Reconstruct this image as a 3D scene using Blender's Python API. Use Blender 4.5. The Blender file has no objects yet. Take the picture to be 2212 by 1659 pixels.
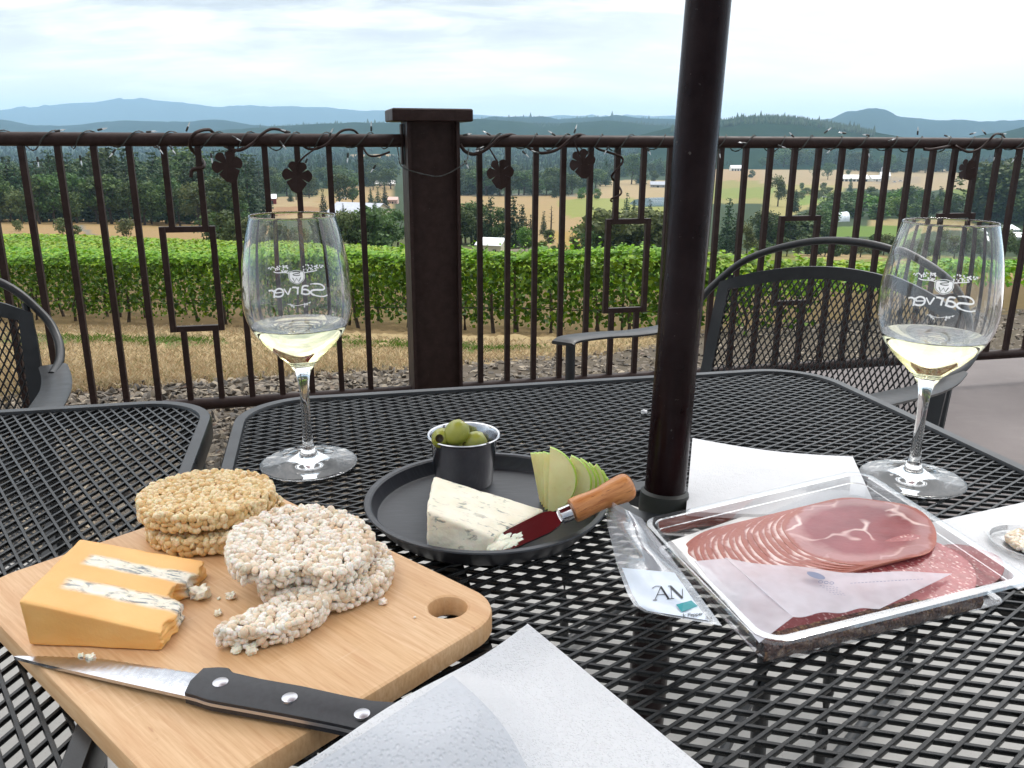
import bpy, math, random
import numpy as np
from mathutils import Vector, Matrix, noise as mnoise

random.seed(7)
RNG = np.random.default_rng(11)
SC = bpy.context.scene
COL = SC.collection
PI = math.pi

# ------------------------------------------------------------------ camera geometry
# the photograph measured on a 2212 x 1659 grid; at(x, y, z) = point of the horizontal plane z seen there
F_PX, CX, CY = 1800.0, 1106.0, 829.5
TH, ROLL, CAMZ = math.radians(16.4), math.radians(0.3), 1.02
_f = np.array([0, math.cos(TH), -math.sin(TH)]); _u = np.array([0, math.sin(TH), math.cos(TH)]); _r = np.array([1.0, 0, 0])
CR = _r * math.cos(ROLL) + _u * math.sin(ROLL); CU = -_r * math.sin(ROLL) + _u * math.cos(ROLL); CF = _f
CP = np.array([0, 0, CAMZ])

def ray(x, y): return CF + CR * ((x - CX) / F_PX) - CU * ((y - CY) / F_PX)
def at(x, y, z):
    d = ray(x, y); return Vector(CP + d * ((z - CP[2]) / d[2]))
def at_d(x, y, D):
    d = ray(x, y); return Vector(CP + d * (D / d[1]))
def to_px(p):
    d = np.asarray(p) - CP; c = d @ CF
    return CX + F_PX * (d @ CR) / c, CY - F_PX * (d @ CU) / c

def S(r, g, b):
    def l(c):
        c /= 255.0
        return c / 12.92 if c <= 0.04045 else ((c + 0.055) / 1.055) ** 2.4
    return (l(r), l(g), l(b))

# ------------------------------------------------------------------ mesh builder
class MB:
    def __init__(s): s.v = []; s.f = []; s.m = []
    def add(s, vs, fs, mi=0):
        o = len(s.v); s.v.extend([tuple(p) for p in vs])
        s.f.extend([tuple(i + o for i in f) for f in fs]); s.m.extend([mi] * len(fs))
    def box(s, c, size, rot=None, mi=0):
        hx, hy, hz = size[0] / 2, size[1] / 2, size[2] / 2
        vs = [Vector((sx * hx, sy * hy, sz * hz)) for sz in (-1, 1) for sy in (-1, 1) for sx in (-1, 1)]
        if rot is not None: vs = [rot @ q for q in vs]
        c = Vector(c)
        s.add([q + c for q in vs], [(0, 2, 3, 1), (4, 5, 7, 6), (0, 1, 5, 4), (2, 6, 7, 3), (0, 4, 6, 2), (1, 3, 7, 5)], mi)
    def sweep(s, path, prof, closed=False, up=(0, 0, 1), caps=True, mi=0, scale=None, ups=None):
        """prof: list of (side, up) offsets; path: points"""
        P = [Vector(p) for p in path]; n = len(P); k = len(prof); vs = []
        up = Vector(up)
        for i in range(n):
            if closed: t = P[(i + 1) % n] - P[i - 1]
            else: t = P[min(i + 1, n - 1)] - P[max(i - 1, 0)]
            if t.length < 1e-9: t = Vector((1, 0, 0))
            t.normalize()
            U = Vector(ups[i]) if ups else up
            side = t.cross(U)
            if side.length < 1e-5: side = t.cross(Vector((0, 1, 0.01)))
            side.normalize(); u2 = side.cross(t).normalized()
            sc = scale[i] if scale else 1.0
            for a, b in prof: vs.append(P[i] + side * (a * sc) + u2 * (b * sc))
        fs = []
        for i in range(n if closed else n - 1):
            a = i * k; b = ((i + 1) % n) * k
            for j in range(k):
                j2 = (j + 1) % k
                fs.append((a + j, a + j2, b + j2, b + j))
        if caps and not closed:
            fs.append(tuple(range(k - 1, -1, -1))); fs.append(tuple((n - 1) * k + j for j in range(k)))
        s.add(vs, fs, mi)
    def tube(s, path, r, n=8, closed=False, caps=True, mi=0, up=(0, 0, 1)):
        prof = [(math.cos(2 * PI * j / n), math.sin(2 * PI * j / n)) for j in range(n)]
        m = len(path)
        sc = list(r) if isinstance(r, (list, tuple)) else [r] * m
        s.sweep(path, prof, closed, up, caps, mi, sc)
    def lathe(s, prof, n=32, c=(0, 0, 0), axis=None, mi=0, capb=False, capt=False):
        c = Vector(c); vs = []; M = axis if axis is not None else Matrix.Identity(3)
        for r, z in prof:
            for j in range(n):
                a = 2 * PI * j / n
                vs.append(c + M @ Vector((r * math.cos(a), r * math.sin(a), z)))
        fs = []
        for i in range(len(prof) - 1):
            for j in range(n):
                j2 = (j + 1) % n
                fs.append((i * n + j, i * n + j2, (i + 1) * n + j2, (i + 1) * n + j))
        if capb: fs.append(tuple(range(n - 1, -1, -1)))
        if capt: fs.append(tuple((len(prof) - 1) * n + j for j in range(n)))
        s.add(vs, fs, mi)
    def prism(s, bot, top, mi=0):
        n = len(bot)
        fs = [tuple(range(n - 1, -1, -1)), tuple(range(n, 2 * n))]
        for i in range(n):
            j = (i + 1) % n; fs.append((i, j, n + j, n + i))
        s.add(list(bot) + list(top), fs, mi)
    def grid(s, pts, nu, nv, mi=0, flip=False, closed_u=False):
        fs = []
        for i in range(nu if closed_u else nu - 1):
            for j in range(nv - 1):
                a = i * nv + j; b = ((i + 1) % nu) * nv + j
                q = (a, b, b + 1, a + 1); fs.append(q[::-1] if flip else q)
        s.add(pts, fs, mi)
    def build(s, name, mats, parent=None, smooth=True, sharp=40, origin=None):
        return mesh_obj(name, np.array(s.v, dtype=np.float64).reshape(-1, 3), s.f, mats, parent, smooth, sharp, s.m, origin)

def mesh_obj(name, V, Fc, mats, parent=None, smooth=True, sharp=40, mi=None, origin=None):
    if not isinstance(mats, (list, tuple)): mats = [mats]
    V = np.asarray(V, dtype=np.float64)
    loc = Vector((0, 0, 0))
    if parent is None:
        if origin is None:
            lo, hi = V.min(0), V.max(0); loc = Vector(((lo[0] + hi[0]) / 2, (lo[1] + hi[1]) / 2, lo[2]))
        else: loc = Vector(origin)
        V = V - np.array(loc)
    me = bpy.data.meshes.new(name)
    if isinstance(Fc, np.ndarray):
        k = Fc.shape[1]; nf = len(Fc)
        me.vertices.add(len(V)); me.vertices.foreach_set('co', V.astype(np.float32).ravel())
        me.loops.add(nf * k); me.loops.foreach_set('vertex_index', Fc.astype(np.int32).ravel())
        me.polygons.add(nf); me.polygons.foreach_set('loop_start', np.arange(0, nf * k, k, dtype=np.int32))
        me.update(calc_edges=True)
    else:
        me.from_pydata(V.tolist(), [], Fc); me.update()
    for m in mats: me.materials.append(m)
    if mi is not None and len(mats) > 1: me.polygons.foreach_set('material_index', np.asarray(mi, dtype=np.int32))
    if smooth:
        me.polygons.foreach_set('use_smooth', np.ones(len(me.polygons), dtype=bool))
        if sharp: me.set_sharp_from_angle(angle=math.radians(sharp))
    o = bpy.data.objects.new(name, me); COL.objects.link(o)
    if parent is not None: put_under(o, parent)
    else: o.location = loc
    return o

def local_m(o): return Matrix.LocRotScale(o.location, o.rotation_euler, o.scale)
def world_m(o):
    m = o.matrix_parent_inverse @ local_m(o) if o.parent else local_m(o)
    return world_m(o.parent) @ m if o.parent else m
def put_under(o, parent):
    o.parent = parent; o.matrix_parent_inverse = world_m(parent).inverted()

def tag(o, label=None, cat=None, group=None, kind=None):
    if label: o['label'] = label
    if cat: o['category'] = cat
    if group: o['group'] = group
    if kind: o['kind'] = kind
    return o
def thing(name, label, cat, loc=(0, 0, 0), rz=0.0, group=None):
    o = bpy.data.objects.new(name, None); COL.objects.link(o); o.location = loc; o.rotation_euler = (0, 0, rz)
    o.empty_display_size = 0.05
    return tag(o, label, cat, group)
def children_of(o): return [c for c in bpy.data.objects if c.parent == o]
def dup(root, kids, loc, rz=0.0, scale=1.0, label=None, group=None):
    """kids: list of (child, [grandchildren]); meshes are shared"""
    r = root.copy(); COL.objects.link(r); r.location = loc; r.rotation_euler = (0, 0, rz)
    r.scale = (scale,) * 3 if not isinstance(scale, tuple) else scale
    if label: r['label'] = label
    if group: r['group'] = group
    for c, gk in kids:
        d = c.copy(); COL.objects.link(d); d.parent = r
        for g in gk:
            e = g.copy(); COL.objects.link(e); e.parent = d
    return r

def fbm(p, sc=1.0, oct=3):
    v = 0; a = 1; q = Vector(p) * sc
    for _ in range(oct): v += a * mnoise.noise(q); q = q * 2.03; a *= .5
    return v
def sph(p0, n=12): pass
def catmull(pts, m=6, closed=False):
    P = [Vector(p) for p in pts]; n = len(P); out = []
    rng = range(n if closed else n - 1)
    for i in rng:
        a, b, c, d = (P[(i - 1) % n], P[i], P[(i + 1) % n], P[(i + 2) % n]) if closed else (P[max(i - 1, 0)], P[i], P[i + 1], P[min(i + 2, n - 1)])
        for k in range(m):
            t = k / m
            out.append(0.5 * ((2 * b) + (c - a) * t + (2 * a - 5 * b + 4 * c - d) * t * t + (3 * b - a - 3 * c + d) * t ** 3))
    if not closed: out.append(P[-1])
    return out

def ico(sub):
    import bmesh
    bm = bmesh.new(); bmesh.ops.create_icosphere(bm, subdivisions=sub, radius=1.0)
    bm.verts.ensure_lookup_table()
    V = np.array([v.co[:] for v in bm.verts]); Fc = np.array([[v.index for v in f.verts] for f in bm.faces]); bm.free()
    return V, Fc
ICO = {k: ico(k) for k in (1, 2, 3)}

# ------------------------------------------------------------------ materials
class NT:
    def __init__(s, name):
        s.m = bpy.data.materials.new(name); s.m.use_nodes = True; s.t = s.m.node_tree; s.t.nodes.clear()
        s.out = s.n('ShaderNodeOutputMaterial')
    def n(s, typ, **kw):
        nd = s.t.nodes.new(typ)
        for k, v in kw.items():
            if k.startswith('_'): setattr(nd, k[1:], v)
            else: nd.inputs[k.replace('__', ' ')].default_value = v
        return nd
    def l(s, a, b): s.t.links.new(a, b); return s
    def coord(s, which='Object', scale=None, rot=None):
        c = s.n('ShaderNodeTexCoord').outputs[which]
        if scale is None and rot is None: return c
        mp = s.n('ShaderNodeMapping')
        if scale is not None: mp.inputs['Scale'].default_value = scale
        if rot is not None: mp.inputs['Rotation'].default_value = rot
        s.l(c, mp.inputs['Vector']); return mp.outputs[0]
    def noise(s, vec, scale=5, detail=4, rough=.55, dist=0, out='Fac'):
        nd = s.n('ShaderNodeTexNoise', Scale=scale, Detail=detail, Roughness=rough, Distortion=dist)
        if vec is not None: s.l(vec, nd.inputs['Vector'])
        return nd.outputs[out]
    def vor(s, vec, scale=5, feat='F1', out='Distance', rnd=1.0):
        nd = s.n('ShaderNodeTexVoronoi', Scale=scale, Randomness=rnd); nd.feature = feat
        if vec is not None: s.l(vec, nd.inputs['Vector'])
        return nd.outputs[out]
    def ramp(s, fac, stops, interp='LINEAR'):
        nd = s.n('ShaderNodeValToRGB'); cr = nd.color_ramp; cr.interpolation = interp
        while len(cr.elements) < len(stops): cr.elements.new(0.5)
        for e, (p, c) in zip(cr.elements, stops):
            e.position = p; e.color = (c, c, c, 1) if isinstance(c, (int, float)) else (*c, 1)
        s.l(fac, nd.inputs[0]); return nd.outputs[0]
    def mix(s, fac, a, b, mode='MIX'):
        nd = s.n('ShaderNodeMix'); nd.data_type = 'RGBA'; nd.blend_type = mode
        for src, i in ((fac, 0), (a, 6), (b, 7)):
            if isinstance(src, bpy.types.NodeSocket): s.l(src, nd.inputs[i])
            elif i == 0: nd.inputs[0].default_value = src
            else: nd.inputs[i].default_value = (*src, 1)
        return nd.outputs[2]
    def math(s, op, a, b=None, c=None, clamp=False):
        nd = s.n('ShaderNodeMath'); nd.operation = op; nd.use_clamp = clamp
        for i, x in enumerate((a, b, c)):
            if x is None: continue
            if isinstance(x, bpy.types.NodeSocket): s.l(x, nd.inputs[i])
            else: nd.inputs[i].default_value = x
        return nd.outputs[0]
    def sep(s, vec):
        nd = s.n('ShaderNodeSeparateXYZ'); s.l(vec, nd.inputs[0]); return nd.outputs
    def bump(s, h, strength=.3, dist=.001, normal=None):
        nd = s.n('ShaderNodeBump', Strength=strength, Distance=dist); s.l(h, nd.inputs['Height'])
        if normal is not None: s.l(normal, nd.inputs['Normal'])
        return nd.outputs[0]
    def pbsdf(s, color=None, rough=.5, metal=0, normal=None, **kw):
        nd = s.n('ShaderNodeBsdfPrincipled')
        nd.inputs['Metallic'].default_value = metal
        if isinstance(rough, bpy.types.NodeSocket): s.l(rough, nd.inputs['Roughness'])
        else: nd.inputs['Roughness'].default_value = rough
        if color is not None:
            if isinstance(color, bpy.types.NodeSocket): s.l(color, nd.inputs['Base Color'])
            else: nd.inputs['Base Color'].default_value = (*color, 1)
        if normal is not None: s.l(normal, nd.inputs['Normal'])
        for k, v in kw.items(): nd.inputs[k.replace('__', ' ')].default_value = v
        return nd.outputs[0]
    def done(s, shader): s.l(shader, s.out.inputs['Surface']); return s.m

def basic(name, c1, c2=None, rough=.5, metal=0, nscale=20, bscale=None, bstr=.2, bdist=.001, lo=.35, hi=.65, coords='Object', detail=4, **kw):
    t = NT(name); co = t.coord(coords)
    col = c1
    if c2 is not None: col = t.mix(t.ramp(t.noise(co, nscale, detail), [(lo, 0), (hi, 1)]), c1, c2)
    nrm = t.bump(t.noise(co, bscale, 4), bstr, bdist) if bscale else None
    return t.done(t.pbsdf(col, rough, metal, nrm, **kw))
# ------------------------------------------------------------------ shared materials
def m_paint(name, col, rough=.4, spec=.5, spots=.02, **kw):
    t = NT(name); co = t.coord('Object')
    n = t.noise(co, 34, 7, .68)
    c = t.mix(t.ramp(n, [(.35, 0), (.7, 1)]), col, tuple(min(1, x * 1.5 + spots * .35) for x in col))
    c = t.mix(t.ramp(t.noise(co, 210, 3), [(.70, 0), (.76, .35)]), c, S(120, 116, 110))
    r = t.math('MULTIPLY_ADD', t.noise(co, 25, 3), .25, rough - .12)
    nrm = t.bump(t.noise(co, 900, 2), .12, .0004)
    return t.done(t.pbsdf(c, r, 0, nrm, **kw))
M = {}
M['table'] = m_paint('black_table_paint', S(20, 22, 25), .32, Specular__IOR__Level=.35)
M['mesh'] = m_paint('black_mesh_paint', S(10, 11, 12), .26, Specular__IOR__Level=.26)
M['chair'] = m_paint('black_chair_paint', S(14, 15, 17), .4, Specular__IOR__Level=.4)
M['rail'] = m_paint('brown_rail_paint', S(34, 19, 15), .5, Specular__IOR__Level=.2)
M['rail_dark'] = m_paint('dark_brown_post_paint', S(32, 16, 11), .55, Specular__IOR__Level=.2)
M['pole'] = m_paint('umbrella_pole_paint', S(18, 4, 5), .2, Specular__IOR__Level=.12)
M['canopy'] = basic('maroon_canvas', S(150, 22, 38), S(132, 16, 32), .85, nscale=6, bscale=300, bstr=.2)
M['wire'] = basic('dark_green_wire', S(38, 40, 36), None, .55)
M['bulb'] = basic('clear_bulb', S(235, 238, 240), None, .12, Transmission__Weight=.55, IOR=1.45)
M['socket'] = basic('bulb_socket', S(30, 32, 30), None, .45)

def m_glass():
    t = NT('clear_glass'); return t.done(t.pbsdf((1, 1, 1), 0.0, 0, None, Transmission__Weight=1.0, IOR=1.47))
M['glass'] = m_glass()
def m_wine():
    t = NT('white_wine'); return t.done(t.pbsdf((1.0, .965, .66), 0.0, 0, None, Transmission__Weight=1.0, IOR=1.335))
M['wine'] = m_wine()
def m_print():
    t = NT('white_print'); d = t.n('ShaderNodeBsdfDiffuse'); d.inputs['Color'].default_value = (.95, .95, .95, 1); l = t.n('ShaderNodeBsdfTranslucent'); l.inputs['Color'].default_value = (.95, .95, .95, 1)
    m = t.n('ShaderNodeMixShader', Fac=.62); t.l(d.outputs[0], m.inputs[1]); t.l(l.outputs[0], m.inputs[2]); return t.done(m.outputs[0])
M['print'] = m_print()
M['print_dark'] = basic('etched_gap', S(70, 84, 66), None, .6)
M['ink'] = basic('black_ink', S(28, 28, 34), None, .5)
M['ink_grey'] = basic('grey_ink', S(120, 126, 150), None, .6)
M['teal'] = basic('teal_ink', S(32, 142, 148), None, .45)

def m_plate():
    t = NT('black_plate'); co = t.coord()
    sc = t.noise(t.coord('Object', (6, 60, 1), (0, 0, .5)), 8, 3)
    c = t.mix(t.ramp(sc, [(.5, 0), (.8, 1)]), S(40, 42, 48), S(62, 64, 70))
    return t.done(t.pbsdf(c, .42, 0, t.bump(t.noise(co, 500, 2), .1, .0003)))
M['plate'] = m_plate()
M['steel'] = basic('brushed_steel', S(200, 200, 202), S(186, 186, 190), .14, 1.0, nscale=90)
M['blade'] = basic('knife_blade_steel', S(205, 206, 210), S(188, 189, 194), .2, 1.0, nscale=150, bscale=700, bstr=.05)
M['mirror'] = basic('polished_blade', S(205, 200, 200), None, .07, 1.0)
M['rivet'] = basic('rivet_metal', S(200, 200, 205), None, .38, 1.0)
M['handle'] = basic('black_handle_plastic', S(30, 31, 36), S(38, 39, 44), .42, nscale=300, bscale=1200, bstr=.15, bdist=.0003)

def m_board():
    t = NT('bamboo_board'); co = t.coord('Object')
    x, y, z = t.sep(co)[:3]
    # glued strips about 19 mm wide along the grain, fine grain streaks, pores
    st = t.n('ShaderNodeTexWhiteNoise'); st.noise_dimensions = '1D'
    t.l(t.math('FLOOR', t.math('MULTIPLY', y, 1 / .019)), st.inputs['W'])
    g = t.noise(t.coord('Object', (9, 160, 60)), 3.2, 6, .62, .3)
    g2 = t.noise(t.coord('Object', (3, 30, 30)), 3.0, 4)
    base = t.mix(st.outputs['Value'], S(214, 174, 128), S(222, 186, 144))
    c = t.mix(t.ramp(g, [(.38, 0), (.72, 1)]), base, S(196, 150, 104))
    c = t.mix(t.math('MULTIPLY', t.ramp(g2, [(.45, 0), (.75, 1)]), .5), c, S(196, 146, 100))
    kn = t.noise(t.coord('Object', (14, 60, 20)), 5, 2)
    c = t.mix(t.ramp(kn, [(.73, 0), (.78, .5)]), c, S(170, 116, 76))
    scr = t.noise(t.coord('Object', (220, 9, 1), (0, 0, .25)), 2.0, 2)
    c = t.mix(t.ramp(scr, [(.66, 0), (.74, .35)]), c, S(222, 192, 156))
    return t.done(t.pbsdf(c, .5, 0, t.bump(g, .12, .0006)))
M['board'] = m_board()

def m_rice(name, a, b, c3):
    t = NT(name); co = t.coord(); g = t.n('ShaderNodeNewGeometry')
    c = t.ramp(g.outputs['Random Per Island'], [(.0, a), (.55, b), (.86, c3), (1, tuple(x * .8 for x in c3))])
    n = t.noise(co, 420, 4)
    c = t.mix(t.ramp(n, [(.42, 0), (.72, 1)]), c, tuple(x * .8 for x in c3))
    s = t.pbsdf(c, .8, 0, t.bump(t.noise(co, 700, 4), .5, .001), Subsurface__Weight=.25, Subsurface__Scale=.002)
    return t.done(s)
M['rice'] = m_rice('puffed_rice', S(242, 224, 188), S(236, 212, 166), S(218, 180, 122))
M['rice_white'] = m_rice('puffed_rice_pale', S(247, 240, 230), S(243, 232, 218), S(230, 206, 176))

def m_cheddar():
    """object space: x 0..1 along the wedge (thick end at 0), y 0..1 from the front, both scaled in the node"""
    t = NT('cheddar_with_blue_layers'); co = t.coord('UV'); u, v = t.sep(co)[0], t.sep(co)[1]
    ob = t.coord()
    w = t.noise(ob, 60, 3); w2 = t.noise(ob, 260, 3)
    vv = t.math('ADD', v, t.math('MULTIPLY_ADD', w, .06, -.03))
    uu = t.math('ADD', u, t.math('MULTIPLY_ADD', w, .07, -.035))
    def band(lo, hi, s):
        a = t.math('SMOOTH_MIN', vv, 10, 0)
        r1 = t.math('MULTIPLY', t.math('SUBTRACT', vv, lo), 1 / s, clamp=True); r2 = t.math('MULTIPLY', t.math('SUBTRACT', hi, vv), 1 / s, clamp=True)
        return t.math('MULTIPLY', r1, r2)
    b = t.math('MAXIMUM', band(.24, .44, .05), band(.61, .81, .04))
    b = t.math('MULTIPLY', b, t.math('MULTIPLY', t.math('SUBTRACT', uu, .15), 1 / .06, clamp=True))
    orange = t.mix(t.ramp(t.noise(ob, 25, 4), [(.3, 0), (.7, 1)]), S(234, 174, 98), S(240, 188, 116))
    mold = t.noise(t.coord('Object', (60, 150, 60)), 1.6, 6, .62, .8)
    m2 = t.math('MULTIPLY', t.ramp(mold, [(.50, 0), (.61, 1)]), t.ramp(t.noise(ob, 45, 2), [(.30, 0), (.52, 1)]))
    white = t.mix(t.ramp(w2, [(.4, 0), (.7, 1)]), S(238, 232, 216), S(228, 220, 200))
    white = t.mix(m2, white, S(122, 130, 134))
    c = t.mix(b, orange, white)
    h = t.math('ADD', t.math('MULTIPLY', t.noise(ob, 500, 4), .4), t.math('MULTIPLY', t.math('MULTIPLY', m2, b), -1.0))
    return t.done(t.pbsdf(c, .48, 0, t.bump(h, .35, .0015), Subsurface__Weight=.3, Subsurface__Scale=.004, Subsurface__Radius=(1, .5, .2)))
M['cheddar'] = m_cheddar()

def m_blue(name='blue_veined_cheese', crumb=False):
    t = NT(name); ob = t.coord()
    v = t.noise(t.coord('Object', (55, 150, 90), (0, 0, .35)), 1.7, 6, .6, .7)
    zone = t.ramp(t.noise(t.coord('Object', None), 22, 2), [(.36, 0), (.56, 1)])
    m = t.math('MULTIPLY', t.ramp(v, [(.56, 0), (.66, 1)]), zone)
    c = t.mix(t.ramp(t.noise(ob, 45, 4), [(.35, 0), (.7, 1)]), S(240, 234, 214), S(232, 224, 200))
    c = t.mix(m, c, S(104, 116, 116))
    pits = t.ramp(t.vor(ob, 230), [(.05, -1), (.16, 0)]) if False else t.math('MULTIPLY', m, -1.0)
    h = t.math('ADD', t.math('MULTIPLY', t.noise(ob, 330, 5), .6), pits)
    return t.done(t.pbsdf(c, .5, 0, t.bump(h, .45, .002), Subsurface__Weight=.25, Subsurface__Scale=.004))
M['blue'] = m_blue()

def m_olive():
    t = NT('green_olive_skin'); ob = t.coord()
    c = t.mix(t.ramp(t.noise(ob, 70, 4), [(.35, 0), (.7, 1)]), S(150, 152, 62), S(128, 134, 48))
    c = t.mix(t.ramp(t.noise(ob, 300, 2), [(.68, 0), (.75, .4)]), c, S(196, 190, 110))
    return t.done(t.pbsdf(c, .3, 0, t.bump(t.noise(ob, 260, 3), .12, .001), Subsurface__Weight=.15, Subsurface__Scale=.003))
M['olive'] = m_olive()
M['olive_hole'] = basic('olive_inside', S(84, 70, 30), S(60, 48, 20), .5, nscale=200)
def m_apple():
    t = NT('apple_flesh'); ob = t.coord()
    c = t.mix(t.ramp(t.noise(ob, 60, 4), [(.35, 0), (.7, 1)]), S(247, 244, 186), S(238, 230, 160))
    c = t.mix(t.ramp(t.noise(ob, 160, 3), [(.6, 0), (.75, .4)]), c, S(206, 176, 110))
    return t.done(t.pbsdf(c, .38, 0, t.bump(t.noise(ob, 700, 3), .2, .0008), Subsurface__Weight=.3, Subsurface__Scale=.003))
M['apple'] = m_apple()
M['apple_skin'] = basic('green_apple_skin', S(176, 206, 66), S(158, 192, 52), .3, nscale=80)
def m_oak():
    t = NT('oak_handle'); g = t.noise(t.coord('Object', (230, 230, 22)), 1.6, 5, .6, .6)
    g2 = t.noise(t.coord('Object', (420, 420, 50)), 1.6, 3)
    c = t.mix(t.ramp(g, [(.35, 0), (.7, 1)]), S(206, 142, 84), S(168, 100, 52))
    c = t.mix(t.ramp(g2, [(.62, 0), (.7, .8)]), c, S(122, 66, 34))
    return t.done(t.pbsdf(c, .36, 0, t.bump(g2, -.2, .0006)))
def m_paper(name, col=S(244, 245, 247), emb=900, strg=.3, rough=.85, tr=.0):
    t = NT(name); ob = t.coord()
    v = t.vor(ob, emb); n = t.noise(ob, 90, 4)
    h = t.math('ADD', t.math('MULTIPLY', t.ramp(v, [(.1, 0), (.5, 1)]), .5), t.math('MULTIPLY', n, 1.5))
    s = t.pbsdf(col, rough, 0, t.bump(h, strg, .0009))
    return t.done(s)
M['napkin'] = m_paper('white_paper_napkin', S(214, 215, 217), 700, .8)
M['napkin_thin'] = m_paper('single_ply_napkin', S(196, 199, 204), 420, .8)
M['sheet'] = m_paper('deli_paper', S(246, 244, 240), 1400, .1, .6)
def m_thin(name, col=(1, 1, 1), clear=.85, rough=.12, edge=.5, wr=60, wstr=.25, white=.1):
    """thin clear plastic: mostly transparent, with a glossy coat and a faint milky body"""
    t = NT(name); ob = t.coord()
    n = t.noise(ob, wr, 3, .5, .4)
    nrm = t.bump(n, wstr, .004)
    g = t.n('ShaderNodeBsdfGlossy', Roughness=rough); t.l(nrm, g.inputs['Normal'])
    d = t.n('ShaderNodeBsdfDiffuse'); d.inputs['Color'].default_value = (.85, .87, .92, 1); t.l(nrm, d.inputs['Normal'])
    tr = t.n('ShaderNodeBsdfTransparent'); tr.inputs['Color'].default_value = (*col, 1)
    lw = t.n('ShaderNodeLayerWeight', Blend=.35); t.l(nrm, lw.inputs['Normal'])
    m0 = t.n('ShaderNodeMixShader', Fac=white); t.l(tr.outputs[0], m0.inputs[1]); t.l(d.outputs[0], m0.inputs[2])
    f = t.math('MULTIPLY_ADD', lw.outputs['Fresnel'], edge, 1 - clear - white if clear + white < 1 else .02, clamp=True)
    m1 = t.n('ShaderNodeMixShader'); t.l(f, m1.inputs[0]); t.l(m0.outputs[0], m1.inputs[1]); t.l(g.outputs[0], m1.inputs[2])
    return t.done(m1.outputs[0])
M['tray'] = m_thin('clear_tray_plastic', (.98, .99, 1), .90, .12, .36, 30, .12, .05)
M['film'] = m_thin('peeled_film', (.97, .98, 1), .62, .2, .3, 45, .22, .36)
M['label'] = basic('printed_label', S(222, 230, 240), S(214, 224, 236), .35, nscale=40, bscale=120, bstr=.15)
M['lid'] = m_thin('clear_lid_plastic', (1, 1, 1), .9, .08, .6, 30, .1, .03)
def m_sheet_thin():
    t = NT('translucent_interleaf'); ob = t.coord()
    d = t.n('ShaderNodeBsdfDiffuse'); d.inputs['Color'].default_value = (*S(240, 238, 244), 1)
    tl = t.n('ShaderNodeBsdfTranslucent'); tl.inputs['Color'].default_value = (*S(240, 236, 240), 1)
    tr = t.n('ShaderNodeBsdfTransparent')
    nrm = t.bump(t.noise(ob, 80, 4), .3, .002)
    t.l(nrm, d.inputs['Normal'])
    a = t.n('ShaderNodeMixShader', Fac=.25); t.l(d.outputs[0], a.inputs[1]); t.l(tl.outputs[0], a.inputs[2])
    f = t.ramp(t.noise(ob, 30, 3), [(.35, .36), (.7, .62)])
    b = t.n('ShaderNodeMixShader'); t.l(f, b.inputs[0]); t.l(a.outputs[0], b.inputs[1]); t.l(tr.outputs[0], b.inputs[2])
    return t.done(b.outputs[0])
M['interleaf'] = m_sheet_thin()
def m_ham(rim=1.0):
    t = NT('cured_ham'); co = t.coord('UV'); ob = t.coord()
    inf = t.n('ShaderNodeObjectInfo').outputs['Random']
    u, v = t.sep(co)[0], t.sep(co)[1]
    sh = t.n('ShaderNodeCombineXYZ'); t.l(t.math('MULTIPLY', inf, 3.0), sh.inputs[2])
    ad = t.n('ShaderNodeVectorMath'); ad.operation = 'ADD'; t.l(co, ad.inputs[0]); t.l(sh.outputs[0], ad.inputs[1])
    w = t.n('ShaderNodeTexNoise', Scale=3.2, Detail=2.0); t.l(ad.outputs[0], w.inputs['Vector'])
    wm = t.n('ShaderNodeVectorMath'); wm.operation = 'MULTIPLY_ADD'; t.l(w.outputs['Color'], wm.inputs[0]); wm.inputs[1].default_value = (.5, .5, .1); t.l(ad.outputs[0], wm.inputs[2])
    e = t.n('ShaderNodeTexVoronoi', Scale=2.6); e.feature = 'DISTANCE_TO_EDGE'; t.l(wm.outputs[0], e.inputs['Vector'])
    vein = t.math('MULTIPLY', t.ramp(e.outputs['Distance'], [(.012, 1), (.06, 0)]), t.ramp(t.noise(wm.outputs[0], 3.0, 3), [(.42, 0), (.62, .95)]))
    red = t.mix(t.ramp(t.noise(ad.outputs[0], 4, 4), [(.3, 0), (.7, 1)]), S(150, 66, 72), S(122, 44, 52))
    fat = t.mix(t.noise(ad.outputs[0], 8, 3), S(242, 216, 208), S(232, 196, 190))
    c = t.mix(vein, red, fat)
    r = t.math('SQRT', t.math('ADD', t.math('POWER', t.math('SUBTRACT', u, .5), 2), t.math('POWER', t.math('SUBTRACT', v, .5), 2)))
    rw = t.math('ADD', r, t.math('MULTIPLY_ADD', t.noise(ad.outputs[0], 5, 3), .12, -.06))
    c = t.mix(t.math('MULTIPLY', t.ramp(rw, [(.33, 0), (.40, .95), (.464, .95), (.480, 0)]), rim), c, fat)
    c = t.mix(t.ramp(rw, [(.455, 0), (.49, 1)]), c, S(160, 84, 66))
    return t.done(t.pbsdf(c, .34, 0, t.bump(t.noise(ob, 260, 4), .25, .001), Subsurface__Weight=.25, Subsurface__Scale=.003, Subsurface__Radius=(1, .35, .25)))
M['ham'] = m_ham(); M['ham_top'] = m_ham(.25)
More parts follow.
